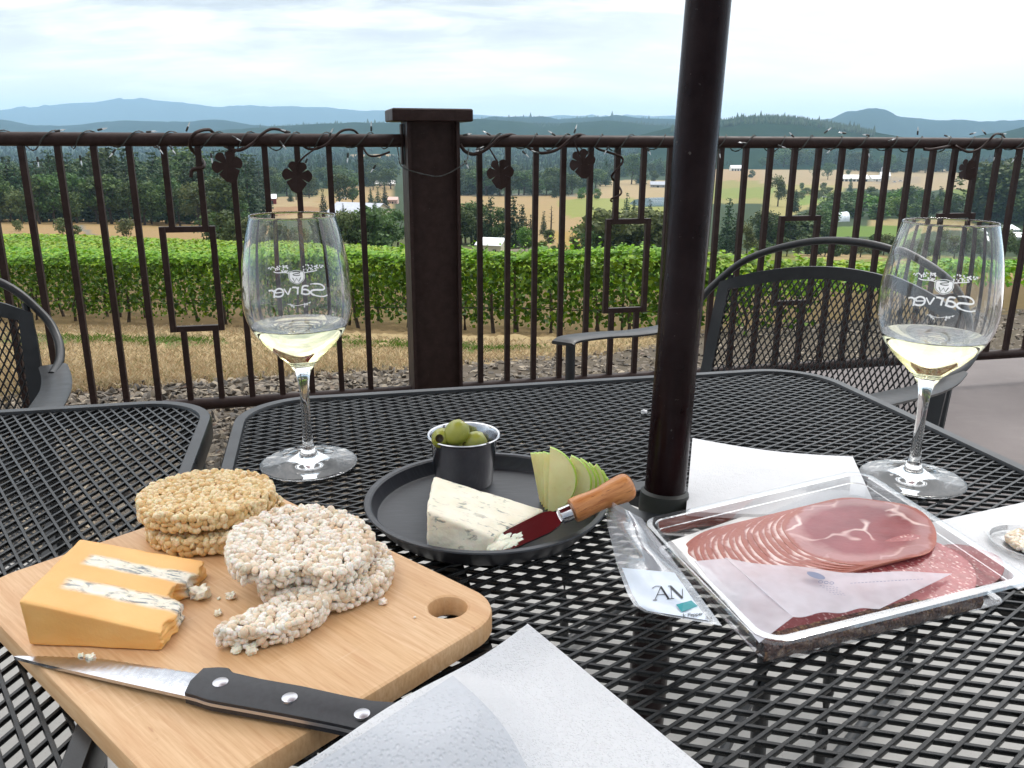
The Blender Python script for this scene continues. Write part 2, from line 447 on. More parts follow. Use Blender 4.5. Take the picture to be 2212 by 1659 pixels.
def m_salami():
    t = NT('salami'); ob = t.coord()
    v = t.vor(t.coord('Object', (420, 260, 320)), 1.0); n = t.noise(ob, 230, 4)
    sp = t.math('MULTIPLY', t.ramp(v, [(.2, 1), (.4, 0)]), t.ramp(n, [(.42, 0), (.58, .9)]))
    c = t.mix(t.ramp(t.noise(ob, 90, 4), [(.3, 0), (.7, 1)]), S(172, 90, 92), S(146, 66, 68))
    c = t.mix(sp, c, S(238, 208, 202))
    return t.done(t.pbsdf(c, .36, 0, t.bump(n, .3, .0015), Subsurface__Weight=.2, Subsurface__Scale=.003))
M['salami'] = m_salami()
def m_pepper():
    t = NT('pepper_crust'); ob = t.coord()
    v = t.n('ShaderNodeTexVoronoi', Scale=430.0); t.l(ob, v.inputs['Vector'])
    c = t.ramp(v.outputs['Color'], [(0, S(58, 40, 34)), (.5, S(92, 60, 50)), (.8, S(120, 88, 64)), (1, S(176, 144, 104))])
    return t.done(t.pbsdf(c, .6, 0, t.bump(t.ramp(v.outputs['Distance'], [(0, 1), (.6, 0)]), .8, .002)))
M['pepper'] = m_pepper()
def m_concrete(name, a, b, nsc=3):
    t = NT(name); ob = t.coord()
    c = t.mix(t.ramp(t.noise(ob, nsc, 6, .6), [(.35, 0), (.68, 1)]), a, b)
    c = t.mix(t.ramp(t.noise(ob, 160, 3), [(.62, 0), (.72, .5)]), c, tuple(x * .55 for x in a))
    c = t.mix(t.ramp(t.noise(t.coord('Object', (2, 9, 1)), 2.2, 4, .6, .6), [(.55, 0), (.75, .35)]), c, tuple(min(1, x * 1.3) for x in a))
    return t.done(t.pbsdf(c, .75, 0, t.bump(t.noise(ob, 220, 5), .2, .002)))
M['patio'] = m_concrete('stained_concrete', S(104, 96, 94), S(92, 84, 82))
M['concrete'] = m_concrete('pale_concrete', S(150, 148, 144), S(136, 134, 131))
# ------------------------------------------------------------------ camera, render settings, sky and sun
cam = bpy.data.cameras.new('camera'); cam_o = bpy.data.objects.new('camera', cam); COL.objects.link(cam_o)
cam.sensor_width = 36.0; cam.lens = F_PX / 2212 * 36.0; cam.clip_start = 0.02; cam.clip_end = 60000
cam_o.matrix_world = Matrix(((CR[0], CU[0], -CF[0], 0), (CR[1], CU[1], -CF[1], 0), (CR[2], CU[2], -CF[2], CAMZ), (0, 0, 0, 1)))
SC.camera = cam_o
SC.render.engine = 'CYCLES'
cy = SC.cycles
cy.max_bounces = 12; cy.diffuse_bounces = 3; cy.glossy_bounces = 4; cy.transmission_bounces = 12; cy.transparent_max_bounces = 24
cy.volume_bounces = 1; cy.caustics_refractive = True; cy.caustics_reflective = False; cy.sample_clamp_indirect = 8
cy.use_denoising = True
try: cy.denoiser = 'OPENIMAGEDENOISE'
except Exception: pass
cy.use_adaptive_sampling = True; cy.adaptive_threshold = .012
SC.view_settings.view_transform = 'Standard'; SC.view_settings.look = 'None'
SC.view_settings.exposure = 0.8; SC.view_settings.gamma = 1.0

SUN_EL, SUN_AZ = math.radians(56), math.radians(38)      # azimuth measured from +Y towards +X
W = bpy.data.worlds.new('World'); SC.world = W; W.use_nodes = True
wt = W.node_tree; wt.nodes.clear()
def wn(t, **kw):
    nd = wt.nodes.new(t)
    for k, v in kw.items():
        if k.startswith('_'): setattr(nd, k[1:], v)
        else: nd.inputs[k].default_value = v
    return nd
def wmath(op, a, b=None, clamp=False):
    nd = wt.nodes.new('ShaderNodeMath'); nd.operation = op; nd.use_clamp = clamp
    for i, x in enumerate((a, b)):
        if x is None: continue
        if isinstance(x, bpy.types.NodeSocket): wt.links.new(x, nd.inputs[i])
        else: nd.inputs[i].default_value = x
    return nd.outputs[0]
def wramp(fac, stops):
    nd = wt.nodes.new('ShaderNodeValToRGB'); cr = nd.color_ramp
    while len(cr.elements) < len(stops): cr.elements.new(.5)
    for e, (p, c) in zip(cr.elements, stops): e.position = p; e.color = (c, c, c, 1) if isinstance(c, (int, float)) else (*c, 1)
    wt.links.new(fac, nd.inputs[0]); return nd.outputs[0]
def wmix(f, a, b, mode='MIX'):
    nd = wt.nodes.new('ShaderNodeMix'); nd.data_type = 'RGBA'; nd.blend_type = mode
    for s, i in ((f, 0), (a, 6), (b, 7)):
        if isinstance(s, bpy.types.NodeSocket): wt.links.new(s, nd.inputs[i])
        elif i == 0: nd.inputs[0].default_value = s
        else: nd.inputs[i].default_value = (*s, 1)
    return nd.outputs[2]
sky = wn('ShaderNodeTexSky'); sky.sky_type = 'NISHITA'; sky.sun_disc = False
sky.sun_elevation = SUN_EL; sky.sun_rotation = SUN_AZ; sky.air_density = 1.2; sky.dust_density = 2.0
tc = wn('ShaderNodeTexCoord'); dirv = tc.outputs['Generated']
sx = wn('ShaderNodeSeparateXYZ'); wt.links.new(dirv, sx.inputs[0])
zc = wmath('MAXIMUM', sx.outputs[2], 0.0)
den = wmath('ADD', zc, .20)
cv = wn('ShaderNodeCombineXYZ')
wt.links.new(wmath('DIVIDE', sx.outputs[0], den), cv.inputs[0]); wt.links.new(wmath('DIVIDE', sx.outputs[1], den), cv.inputs[1])
def wnoise(scale, detail, rough, dist, loc, vec=None, sc=(1, 1, 1)):
    mp = wn('ShaderNodeMapping'); mp.inputs['Location'].default_value = loc; mp.inputs['Scale'].default_value = sc
    wt.links.new(vec or cv.outputs[0], mp.inputs[0])
    nd = wn('ShaderNodeTexNoise', Scale=scale, Detail=detail, Roughness=rough, Distortion=dist); wt.links.new(mp.outputs[0], nd.inputs['Vector'])
    return nd.outputs['Fac']
n1 = wnoise(1.5, 7, .56, .3, (2.6, .3, 0), sc=(.8, 1.25, 1)); n2 = wnoise(3.2, 9, .6, .7, (5.1, 3.3, 0), sc=(.6, 1.6, 1))
cl = wmath('ADD', wmath('MULTIPLY', n1, .68), wmath('MULTIPLY', n2, .32))
# grey undersides to bright gaps
cloud = wramp(cl, [(.39, (.37, .375, .38)), (.47, (.49, .495, .50)), (.53, (.69, .69, .69)), (.60, (.90, .895, .89))])
# brighter towards the sun side and towards the zenith (overcast sky), slightly blue veil near the horizon
dp = wn('ShaderNodeVectorMath'); dp.operation = 'DOT_PRODUCT'; wt.links.new(dirv, dp.inputs[0])
dp.inputs[1].default_value = (math.sin(.62) * math.cos(.35), math.cos(.62) * math.cos(.35), math.sin(.35))
glow = wramp(dp.outputs['Value'], [(.78, 0), (.985, 1)])
cloud = wmix(wmath('MULTIPLY', glow, .75), cloud, (.92, .925, .93))
cloud = wmix(wramp(sx.outputs[2], [(.0, .8), (.05, .55), (.13, 0)]), cloud, (1.20, 1.12, 1.08))
zen = wramp(sx.outputs[2], [(.13, 1.0), (.6, 1.0)])
vm = wn('ShaderNodeMath'); vm.operation = 'MULTIPLY_ADD'; wt.links.new(wramp(sx.outputs[2], [(.16, 0), (.75, 1)]), vm.inputs[0]); vm.inputs[1].default_value = 1.9; vm.inputs[2].default_value = 1.0
bg1 = wn('ShaderNodeBackground', Strength=.1); wt.links.new(sky.outputs[0], bg1.inputs['Color'])
# sky behind the camera dimmed to cut reflections, in place of a dark building
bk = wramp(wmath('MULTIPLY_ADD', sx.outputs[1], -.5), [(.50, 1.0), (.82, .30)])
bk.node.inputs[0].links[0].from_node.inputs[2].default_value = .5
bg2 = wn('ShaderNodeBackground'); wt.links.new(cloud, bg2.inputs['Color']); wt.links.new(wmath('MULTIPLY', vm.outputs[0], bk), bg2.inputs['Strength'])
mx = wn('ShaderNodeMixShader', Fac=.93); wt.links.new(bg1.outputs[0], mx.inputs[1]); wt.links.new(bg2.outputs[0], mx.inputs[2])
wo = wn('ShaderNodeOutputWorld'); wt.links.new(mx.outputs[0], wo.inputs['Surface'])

sl = bpy.data.lights.new('sun', 'SUN'); sl.energy = 1.1; sl.angle = math.radians(14); sl.color = (1, .965, .92)
so = bpy.data.objects.new('sun', sl); COL.objects.link(so)
so.rotation_euler = (math.radians(90) - SUN_EL, 0, -SUN_AZ + PI)      # shines from azimuth SUN_AZ
so.rotation_euler = Vector((math.sin(SUN_AZ) * math.cos(SUN_EL), math.cos(SUN_AZ) * math.cos(SUN_EL), math.sin(SUN_EL))).to_track_quat('Z', 'Y').to_euler()
so.location = (0, 0, 30)

# ------------------------------------------------------------------ terrain
U_COLS = np.array([-.95, -.59, -.30, 0, .30, .59, .95])
TAB = [(6.0, (770, 770, 770, 770, 774, 776, 778)), (10, (741, 741, 741, 742, 752, 750, 748)), (16, (722, 722, 722, 729, 740, 733, 730)),
       (22, (706, 706, 707, 718, 727, 706, 700)), (30, (677, 677, 681, 694, 702, 680, 672)), (45, (622, 622, 632, 652, 668, 645, 635)),
       (70, (576, 576, 590, 607, 628, 615, 605)), (110, (537, 537, 552, 576, 597, 600, 590)), (150, (505, 504, 522, 551, 578, 584, 575)),
       (230, (479, 479, 493, 516, 543, 556, 550)), (400, (446, 446, 458, 474, 484, 500, 495)), (700, (415, 415, 420, 425, 434, 444, 440)),
       (1100, (384, 384, 384, 388, 395, 402, 400)), (1600, (356, 356, 356, 360, 364, 368, 366)), (2400, (332, 332, 332, 334, 338, 340, 340)),
       (3500, (315, 315, 315, 316, 318, 320, 320)), (6000, (301, 301, 302, 303, 304, 306, 306)), (9000, (297, 297, 298, 300, 302, 304, 304)), (16000, (294, 294, 296, 299, 301, 304, 306))]
T_D = np.array([2.0, 3.4] + [r[0] for r in TAB]); T_L = np.log(T_D)
T_Z = np.zeros((len(T_D), len(U_COLS)))
for i, (D, ys) in enumerate(TAB):
    for j, u in enumerate(U_COLS):
        d = ray(1106 + 1875 * u, ys[j]); T_Z[i + 2, j] = CAMZ + d[2] / d[1] * D
def gz_a(X, Y):
    X = np.asarray(X, float); Y = np.maximum(np.asarray(Y, float), 2.0)
    u = np.clip(X / Y, U_COLS[0], U_COLS[-1] - 1e-6); l = np.clip(np.log(Y), T_L[0], T_L[-1] - 1e-6)
    i = np.clip(np.searchsorted(T_L, l, 'right') - 1, 0, len(T_L) - 2); j = np.clip(np.searchsorted(U_COLS, u, 'right') - 1, 0, len(U_COLS) - 2)
    Dd = np.exp(l); fi = (Dd - T_D[i]) / (T_D[i + 1] - T_D[i]); fj = (u - U_COLS[j]) / (U_COLS[j + 1] - U_COLS[j])
    fj = fj * fj * (3 - 2 * fj)
    return (T_Z[i, j] * (1 - fi) + T_Z[i + 1, j] * fi) * (1 - fj) + (T_Z[i, j + 1] * (1 - fi) + T_Z[i + 1, j + 1] * fi) * fj
def gz(x, y): return float(gz_a(x, y))
_DS = np.exp(np.linspace(math.log(3.0), math.log(15000), 900))
def ground_px(x, y):
    """where the line of sight through (x, y) of the photograph meets the terrain"""
    d = ray(x, y); X = CP[0] + d[0] / d[1] * _DS; Z = CAMZ + d[2] / d[1] * _DS
    k = np.argmax(Z <= gz_a(X, _DS)) if np.any(Z <= gz_a(X, _DS)) else len(_DS) - 1
    k = max(k, 1); D0, D1 = _DS[k - 1], _DS[k]
    for _ in range(12):
        Dm = (D0 + D1) / 2; q = d / d[1] * Dm
        if CAMZ + q[2] <= gz(q[0], Dm): D1 = Dm
        else: D0 = Dm
    q = d / d[1] * D1
    return Vector((q[0], D1, gz(q[0], D1)))

def in_poly(px, py, poly):
    px = np.asarray(px); py = np.asarray(py); ins = np.zeros(px.shape, bool); n = len(poly)
    for i in range(n):
        x1, y1 = poly[i]; x2, y2 = poly[(i + 1) % n]
        c = ((y1 > py) != (y2 > py)) & (px < (x2 - x1) * (py - y1) / (y2 - y1 + 1e-9) + x1)
        ins ^= c
    return ins
def px_a(P):
    d = P - CP; c = d @ CF; c = np.where(np.abs(c) < 1e-6, 1e-6, c)
    return CX + F_PX * (d @ CR) / c, CY - F_PX * (d @ CU) / c

GRAV_X = [-900, 0, 150, 553, 865, 1100, 1306, 1420, 1518, 1750, 2156, 2300, 3200]
GRAV_Y = [880, 866, 852, 817, 797, 778, 766, 745, 718, 700, 673, 668, 650]
# field outlines on the valley floor, (colour, polygon as seen in the photograph)
TAN, TAN2, STRAW = S(198, 168, 122), S(205, 180, 140), S(186, 166, 112)
FIELDS = [
    (S(190, 158, 112), [(-200, 470), (560, 474), (560, 560), (-200, 560)]),
    (TAN2, [(535, 428), (700, 424), (720, 470), (560, 476)]), (S(186, 146, 110), [(590, 446), (690, 446), (690, 462), (580, 466)]),
    (TAN, [(681, 406), (712, 404), (790, 402), (850, 398), (850, 486), (690, 486)]), (STRAW, [(640, 408), (740, 404), (740, 424), (650, 424)]),
    (TAN, [(960, 424), (1310, 418), (1340, 470), (1230, 545), (1140, 520), (960, 486)]),
    (S(168, 172, 92), [(1208, 432), (1300, 424), (1350, 440), (1320, 468), (1225, 470)]), (S(196, 164, 96), [(1190, 500), (1300, 500), (1290, 550), (1215, 550)]),
    (TAN2, [(1290, 392), (1480, 386), (1480, 430), (1290, 428)]), (S(172, 176, 100), [(1290, 428), (1480, 430), (1480, 470), (1300, 470)]),
    (S(204, 172, 134), [(1440, 352), (1560, 346), (1660, 338), (1700, 342), (1700, 392), (1440, 392)]),
    (S(176, 168, 104), [(1520, 392), (1700, 388), (1760, 402), (1700, 440), (1520, 440)]), (S(158, 168, 88), [(1520, 408), (1680, 404), (1660, 428), (1520, 430)]),
    (S(200, 176, 140), [(1640, 362), (1790, 358), (1880, 366), (2110, 366), (2130, 412), (1900, 410), (1780, 402), (1640, 396)]),
    (S(190, 178, 116), [(1690, 398), (1830, 402), (1800, 432), (1690, 470), (1640, 460)]), (S(150, 170, 86), [(1720, 424), (1800, 418), (1800, 436), (1715, 444)]),
    (S(136, 150, 70), [(2040, 410), (2150, 408), (2130, 436), (2030, 440)]),
    (S(190, 170, 120), [(1880, 474), (2110, 472), (2130, 496), (1870, 500)]), (S(120, 150, 60), [(1800, 490), (1960, 486), (1960, 510), (1800, 512)]),
    (S(150, 150, 78), [(1500, 552), (1660, 548), (1990, 552), (2300, 566), (2300, 600), (1500, 580)]), (S(196, 170, 124), [(1700, 552), (1800, 546), (1960, 556), (1800, 562)]), (S(196, 164, 112), [(2120, 570), (2300, 574), (2300, 600), (2120, 596)]),
    (S(170, 165, 150), [(1000, 418), (1260, 421), (1260, 424), (1000, 422)]), (S(160, 150, 130), [(976, 536), (1160, 534), (1160, 552), (976, 552)]),
    (S(150, 144, 134), [(166, 488), (176, 485), (204, 508), (184, 508)]), (S(186, 166, 140), [(1890, 384), (1990, 382), (1990, 396), (1880, 398)]),
    (S(200, 168, 128), [(760, 335), (850, 331), (850, 340), (760, 344)]), (S(196, 170, 130), [(585, 334), (628, 333), (628, 339), (585, 340)]),
    (S(196, 170, 130), [(1128, 342), (1180, 336), (1182, 342), (1134, 346)]), (S(200, 176, 140), [(2020, 337), (2060, 341), (2056, 349), (2018, 345)]), (S(190, 166, 126), [(80, 352), (130, 349), (130, 355), (80, 357)]),
]
def zone_colour(P):
    """ground albedo per vertex"""
    X, Y = P[:, 0], P[:, 1]; px, py = px_a(P); n = len(P)
    jx = RNG.normal(0, 1.6, n); jy = RNG.normal(0, .7, n)
    c = np.tile(np.array(S(74, 80, 46)), (n, 1))
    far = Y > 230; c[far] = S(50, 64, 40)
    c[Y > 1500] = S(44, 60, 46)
    for col, poly in FIELDS:
        m = in_poly(px + jx, py + jy, poly) & (Y > 105); c[m] = np.array(col) * .52
    near = Y < 112; c[near] = S(112, 94, 66)
    m = Y < 17; c[m] = S(150, 131, 98)
    g = m & (Y > 6.6) & (np.abs(py + RNG.normal(0, 3, n) - np.interp(px, [-400, 120, 400, 700, 1000, 1160], [733, 735, 738, 742, 752, 757])) < 5 + 6 * np.sin(px * .021)) & (px < 1190)
    c[g] = S(70, 96, 34)
    gr = (py + RNG.normal(0, 3, n) > np.interp(px, GRAV_X, GRAV_Y)) & (Y < 40) | (Y < 3.0)
    c[gr] = S(86, 78, 68)
    return c
us = np.linspace(-1.0, 1.0, 300); Ds = np.concatenate([np.linspace(.15, 3.3, 14), np.exp(np.linspace(math.log(3.5), math.log(16000), 330))])
UU, DD = np.meshgrid(us, Ds, indexing='ij')
Xs = np.where(DD < 3.5, us[:, None] * 3.5, UU * DD); Zs = gz_a(Xs, DD)
TP = np.stack([Xs, DD, Zs], -1).reshape(-1, 3)
rough_amp = np.clip((TP[:, 1] - 4) * .004, 0, .10)
TP[:, 2] += np.where(TP[:, 1] > 4, RNG.normal(0, 1, len(TP)) * np.minimum(rough_amp, .03), 0)
nD = len(Ds); ii, jj = np.meshgrid(np.arange(len(us) - 1), np.arange(nD - 1), indexing='ij'); a0 = (ii * nD + jj).ravel()
TF = np.stack([a0, a0 + nD, a0 + nD + 1, a0 + 1], 1)
# the part of the sheet behind the photographer
back = np.array([[-40, -40, 0], [40, -40, 0], [40, .15, 0], [-40, .15, 0]], float)
def m_ground():
    t = NT('countryside_ground'); ob = t.coord()
    a = t.n('ShaderNodeAttribute'); a.attribute_name = 'soil'
    n = t.noise(ob, 3.5, 6, .7); n2 = t.noise(ob, .06, 5, .65); n3 = t.noise(ob, 38, 4, .7)
    c = t.mix(t.ramp(n, [(.3, .0), (.75, .55)]), a.outputs['Color'], t.mix(1.0, a.outputs['Color'], (.55, .5, .42), 'MULTIPLY'))
    c = t.mix(t.ramp(n2, [(.42, 0), (.7, .5)]), c, t.mix(1.0, c, (.80, .92, .62), 'MULTIPLY'))
    c = t.mix(t.ramp(n3, [(.45, 0), (.75, .5)]), c, t.mix(1.0, c, (1.25, 1.22, 1.15), 'MULTIPLY'))
    return t.done(t.pbsdf(c, .9, 0, t.bump(t.math('ADD', n, n3), .4, .03), Specular__IOR__Level=.1))
ter = mesh_obj('terrain', TP, TF, m_ground(), None, True, None, origin=(0, 0, 0)); tag(ter, kind='structure')
ca = ter.data.attributes.new('soil', 'FLOAT_COLOR', 'POINT')
zc_ = zone_colour(TP); ca.data.foreach_set('color', np.concatenate([zc_, np.ones((len(zc_), 1))], 1).astype(np.float32).ravel())

# patio floor: pale slab under the near table, stained slab running out to the railing
def slab(name, pts, z0, z1, m):
    mb = MB(); mb.prism([(p[0], p[1], z0) for p in pts], [(p[0], p[1], z1) for p in pts]); o = mb.build(name, m, None, False); tag(o, kind='structure'); return o
g0 = lambda x, y: at(x, y, 0.0)
e1 = [g0(-300, 1230), g0(300, 1200), g0(800, 1120), g0(1200, 985)]
s1 = [g0(1200, 985), g0(1690, 806), g0(2420, 752)]
slab('concrete_floor', [(-8, -6), (8, -6), (8, 1.2), g0(2500, 1180)[:2], g0(1500, 1085)[:2], g0(1200, 985)[:2], g0(800, 1120)[:2], g0(300, 1200)[:2], g0(-300, 1230)[:2], (-8, 1.7)], -.1, .012, M['concrete'])
slab('patio_floor', [g0(1200, 985)[:2], g0(1500, 1085)[:2], g0(2500, 1180)[:2], (8, 1.2), (9, 4.6), g0(2420, 752)[:2], g0(1690, 806)[:2]], -.1, .016, M['patio'])

# ------------------------------------------------------------------ far ridges (real depth, from foot to crest and down behind)
def m_ridge(name, a, b, sc):
    t = NT(name); ob = t.coord()
    n = t.noise(ob, sc, 6, .65); n2 = t.noise(ob, sc * 9, 3, .7)
    c = t.mix(t.ramp(n, [(.35, 0), (.65, 1)]), a, b); c = t.mix(t.ramp(n2, [(.4, 0), (.7, .6)]), c, tuple(x * .6 for x in a))
    return t.done(t.pbsdf(c, .95, 0, None, Specular__IOR__Level=0))
def ridge(name, D, prof, foot_y, wid, m, rough, seed):
    xs = np.linspace(prof[0][0], prof[-1][0], 150); ys = np.interp(xs, [p[0] for p in prof], [p[1] for p in prof])
    V = []; ts = [0, .2, .4, .6, .75, .88, 1.0, 1.15, 1.5]
    for x, y in zip(xs, ys):
        top = at_d(x, y, D); fd = D - wid
        zf = gz(top.x * fd / D, fd) - 3 if foot_y is None else at_d(x, foot_y, fd).z
        for t in ts:
            yy = fd + wid * t; xx = top.x * yy / D
            sm = t * t * (3 - 2 * t) if t < 1 else 1 - (t - 1) * 1.2
            z = zf + (top.z - zf) * sm + fbm((xx * .004, yy * .004, seed), 1, 3) * rough * (1 if t < 1 else .5) * min(1, t * 3)
            if abs(t - 1) < .01: z = top.z + mnoise.noise((xx * .02, seed, 0)) * rough * .25
            V.append((xx, yy, z))
    mb = MB(); mb.grid(V, len(xs), len(ts), flip=True); o = mb.build(name, m, None, True, None, origin=(0, D, 0)); tag(o, kind='structure'); return o
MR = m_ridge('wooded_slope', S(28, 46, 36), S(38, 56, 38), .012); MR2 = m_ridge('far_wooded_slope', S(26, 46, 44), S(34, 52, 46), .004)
ridge('far_mountain_range', 14000, [(-700, 246), (-300, 244), (0, 238), (75, 231), (150, 223), (225, 221), (262, 214.5), (300, 213), (350, 218), (400, 222), (475, 232), (500, 228), (553, 229.5), (640, 230), (700, 231), (778, 239.5), (850, 240), (1015, 247), (1106, 252), (1250, 252), (1450, 250), (1500, 256)], 296, 3500, MR2, 60, 1)
ridge('dome_mountain', 6500, [(1680, 266), (1740, 262), (1796, 256), (1834, 244.5), (1859, 237), (1889, 233), (1909, 237), (1924, 243), (1939, 251), (1971, 254.5), (2029, 260), (2084, 258), (2114, 262.5), (2212, 260), (2600, 262), (3000, 280)], 312, 1800, MR2, 25, 2)
ridge('blue_ridge', 5200, [(900, 262), (1106, 254.5), (1170, 253), (1206, 257), (1264, 254), (1331, 250.5), (1356, 255), (1431, 256.5), (1500, 258), (1600, 262), (1700, 268)], 306, 1200, MR2, 18, 3)
ridge('low_hill', 5600, [(-700, 264), (-300, 258), (0, 259), (25, 262), (60, 270), (140, 272), (175, 269), (225, 263), (270, 260), (325, 262), (400, 263), (462, 260), (500, 262), (538, 269), (600, 273), (700, 280)], 300, 1100, MR2, 15, 4)
ridge('wooded_ridge', 3600, [(430, 284), (553, 276), (640, 270), (703, 267), (778, 266), (845, 264), (930, 263), (985, 261), (1110, 262), (1150, 266), (1215, 266), (1306, 262), (1360, 264), (1395, 269), (1456, 270), (1560, 276), (1660, 284)], None, 1300, MR, 12, 5)
ridge('wooded_hill', 2300, [(1380, 292), (1450, 276), (1540, 264), (1600, 254), (1660, 251), (1720, 254), (1765, 262), (1800, 267), (1840, 274), (1890, 285), (1960, 298), (2030, 306)], None, 800, MR, 6, 6)
ridge('corner_hill', 2600, [(2040, 305), (2120, 293), (2166, 287), (2212, 274), (2300, 262), (2500, 250), (2900, 246)], None, 700, MR, 8, 7)

# pond in the valley
pd = [ground_px(x, y) for x, y in ((1360, 441), (1372, 433), (1400, 429), (1440, 428), (1476, 429), (1490, 436), (1470, 444), (1430, 446), (1385, 447))]
pz = max(p.z for p in pd) * .5 + min(p.z for p in pd) * .5
mb = MB(); mb.prism([(p.x, p.y, p.z - 1.0) for p in pd], [(p.x, p.y, p.z + .7) for p in pd])
tag(mb.build('pond', basic('pond_water', S(120, 140, 150), None, .08), None, False), kind='structure')
# ------------------------------------------------------------------ railing
RA = math.radians(13.4); RD = Vector((math.cos(RA), math.sin(RA), 0)); RN = Vector((-math.sin(RA), math.cos(RA), 0)); RP0 = Vector((-.162, 2.95, 0))
def rl(s, z, off=0.0):
    p = RP0 + RD * s + RN * off; return Vector((p.x, p.y, z))
RROT = Matrix.Rotation(RA, 3, 'Z')
ZT, ZB, TR, BR = 1.012, .138, .0215, .0205
def railing(label, s0, s1, frames, bals):
    t = thing('metal_railing', label, 'railing', rl((s0 + s1) / 2, 0))
    for nm, z, r in (('top_rail', ZT, TR), ('bottom_rail', ZB, BR)):
        mb = MB(); mb.tube([rl(s0 + (s1 - s0) * i / 24, z) for i in range(25)], r, 14); mb.build(nm, M['rail'], t)
    w = .0185
    for s in bals:
        fr = [f for f in frames if abs(abs(s - f) - .05) < .03]
        segs = [(ZB + BR * .7, .395), (.742, ZT - TR * .7)] if fr else [(ZB + BR * .7, ZT - TR * .7)]
        for z0, z1 in segs: mb = MB(); mb.box(rl(s, (z0 + z1) / 2), (w, w, z1 - z0), RROT); mb.build('baluster', M['rail'], t, False)
    for f in frames:
        mb = MB(); h = .086
        for sx in (-1, 1): mb.box(rl(f + sx * (h - w / 2), .5685), (w, w, .347), RROT)
        for z in (.395 + w / 2, .742 - w / 2): mb.box(rl(f, z), (2 * h - 2 * w - .002, w - .001, w), RROT)
        mb.build('decorative_frame', M['rail'], t, False)
    return t
L_F = [-.92, -1.62, -2.32]; R_F = [.6, 1.3, 2.0, 2.7]
railL = railing('brown metal railing panel running left from the square post', -2.6, -.21, L_F, [round(-.355 - .1017 * k, 4) for k in range(22)])
railR = railing('brown metal railing panel running right from the square post', -.035, 3.2, R_F, [round(.047 + .1003 * k, 4) for k in range(31)])
# ornamental grapevine of iron rod, with flat cut leaves, welded to the panels
LEAF_OLD = [(0, -.5), (.12, -.47), (.2, -.3), (.33, -.36), (.46, -.2), (.40, -.06), (.2, -.02), (.44, .04), (.47, .2), (.34, .34), (.14, .14), (.19, .38), (.05, .5), (-.1, .42), (-.1, .16), (-.3, .32), (-.45, .22), (-.47, .04), (-.24, .0), (-.44, -.1), (-.42, -.28), (-.28, -.38), (-.16, -.26), (-.12, -.46)]
LEAF = []
for a0_, a1_, k_ in ((-28, 38, 0), (38, 90, 0), (90, 142, 0), (142, 208, 0), (208, 332, 1)):
    for i_ in range(7):
        t_ = i_ / 6; g_ = math.radians(a0_ + 4 + (a1_ - a0_ - 8) * t_); r_ = (.41 + .08 * math.sin(PI * t_)) if not k_ else .40 + .17 * math.sin(PI * t_) ** 3
        LEAF.append((r_ * math.cos(g_), r_ * math.sin(g_)))
    LEAF.append((.19 * math.cos(math.radians(a1_)), .19 * math.sin(math.radians(a1_))))
def iron_leaf(par, x, y, size, rot, bend=0.0):
    d = ray(x, y); off = -.035
    n = np.array(RN); p0 = np.array(rl(0, 0, off)); tt = ((p0 - CP) @ n) / (d @ n); c = Vector(CP + d * tt)
    mb = MB(); bot, top = [], []
    for a, b in LEAF:
        ca, sa = math.cos(rot), math.sin(rot); q = (a * ca - b * sa, a * sa + b * ca)
        dep = -abs(q[0]) * .25 * size + bend * q[1] * size
        bot.append(c + RD * q[0] * size + Vector((0, 0, q[1] * size)) + RN * dep); top.append(bot[-1] - RN * .003)
    k = len(bot); cb, ct = c + RN * .001, c - RN * .002
    mb.add(bot + top + [cb, ct], [(i, (i + 1) % k, 2 * k) for i in range(k)] + [(k + (i + 1) % k, k + i, 2 * k + 1) for i in range(k)] + [(i, k + i, k + (i + 1) % k, (i + 1) % k) for i in range(k)])
    mb.build('iron_leaf', M['rail_dark'], par, False)
    return c
def rail_pt(x, y, off):
    d = ray(x, y); n = np.array(RN); p0 = np.array(rl(0, 0, off)); return Vector(CP + d * (((p0 - CP) @ n) / (d @ n)))
def iron_vine(par, pts, r=.006):
    P = [rail_pt(x, y, o) for x, y, o in pts]; m = catmull(P, 8); n = len(m)
    mb = MB(); mb.tube(m, [r * (1 - .45 * i / n) for i in range(n)], 8); mb.build('iron_vine', M['rail_dark'], par)
iron_leaf(railL, 492, 358, .098, .2); iron_leaf(railL, 642, 380, .098, -.1)
iron_leaf(railR, 1079, 374, .098, .1); iron_leaf(railR, 1256, 352, .098, .3); iron_leaf(railR, 2086, 367, .088, .8)
f_, b_ = -.035, .03
iron_vine(railL, [(412, 383, f_), (416, 367, f_), (438, 362, f_), (440, 350, b_ * .5), (425, 335, b_), (411, 318, f_ * .3), (412, 300, f_), (424, 286, f_), (445, 280, .0), (458, 284, b_), (480, 312, b_), (515, 325, f_), (548, 308, f_), (562, 293, f_), (585, 279, f_ * .4), (612, 283, b_ * .5), (640, 303, b_), (668, 322, f_ * .4), (700, 315, f_), (722, 296, f_), (740, 282, f_ * .6), (762, 281, .0), (776, 294, b_), (785, 320, b_), (798, 336, 0), (820, 336, f_), (842, 328, f_)])
iron_vine(railL, [(645, 352, f_), (660, 336, f_), (690, 316, f_)], .0035); iron_vine(railL, [(497, 338, f_), (510, 326, f_), (525, 318, f_)], .0035)
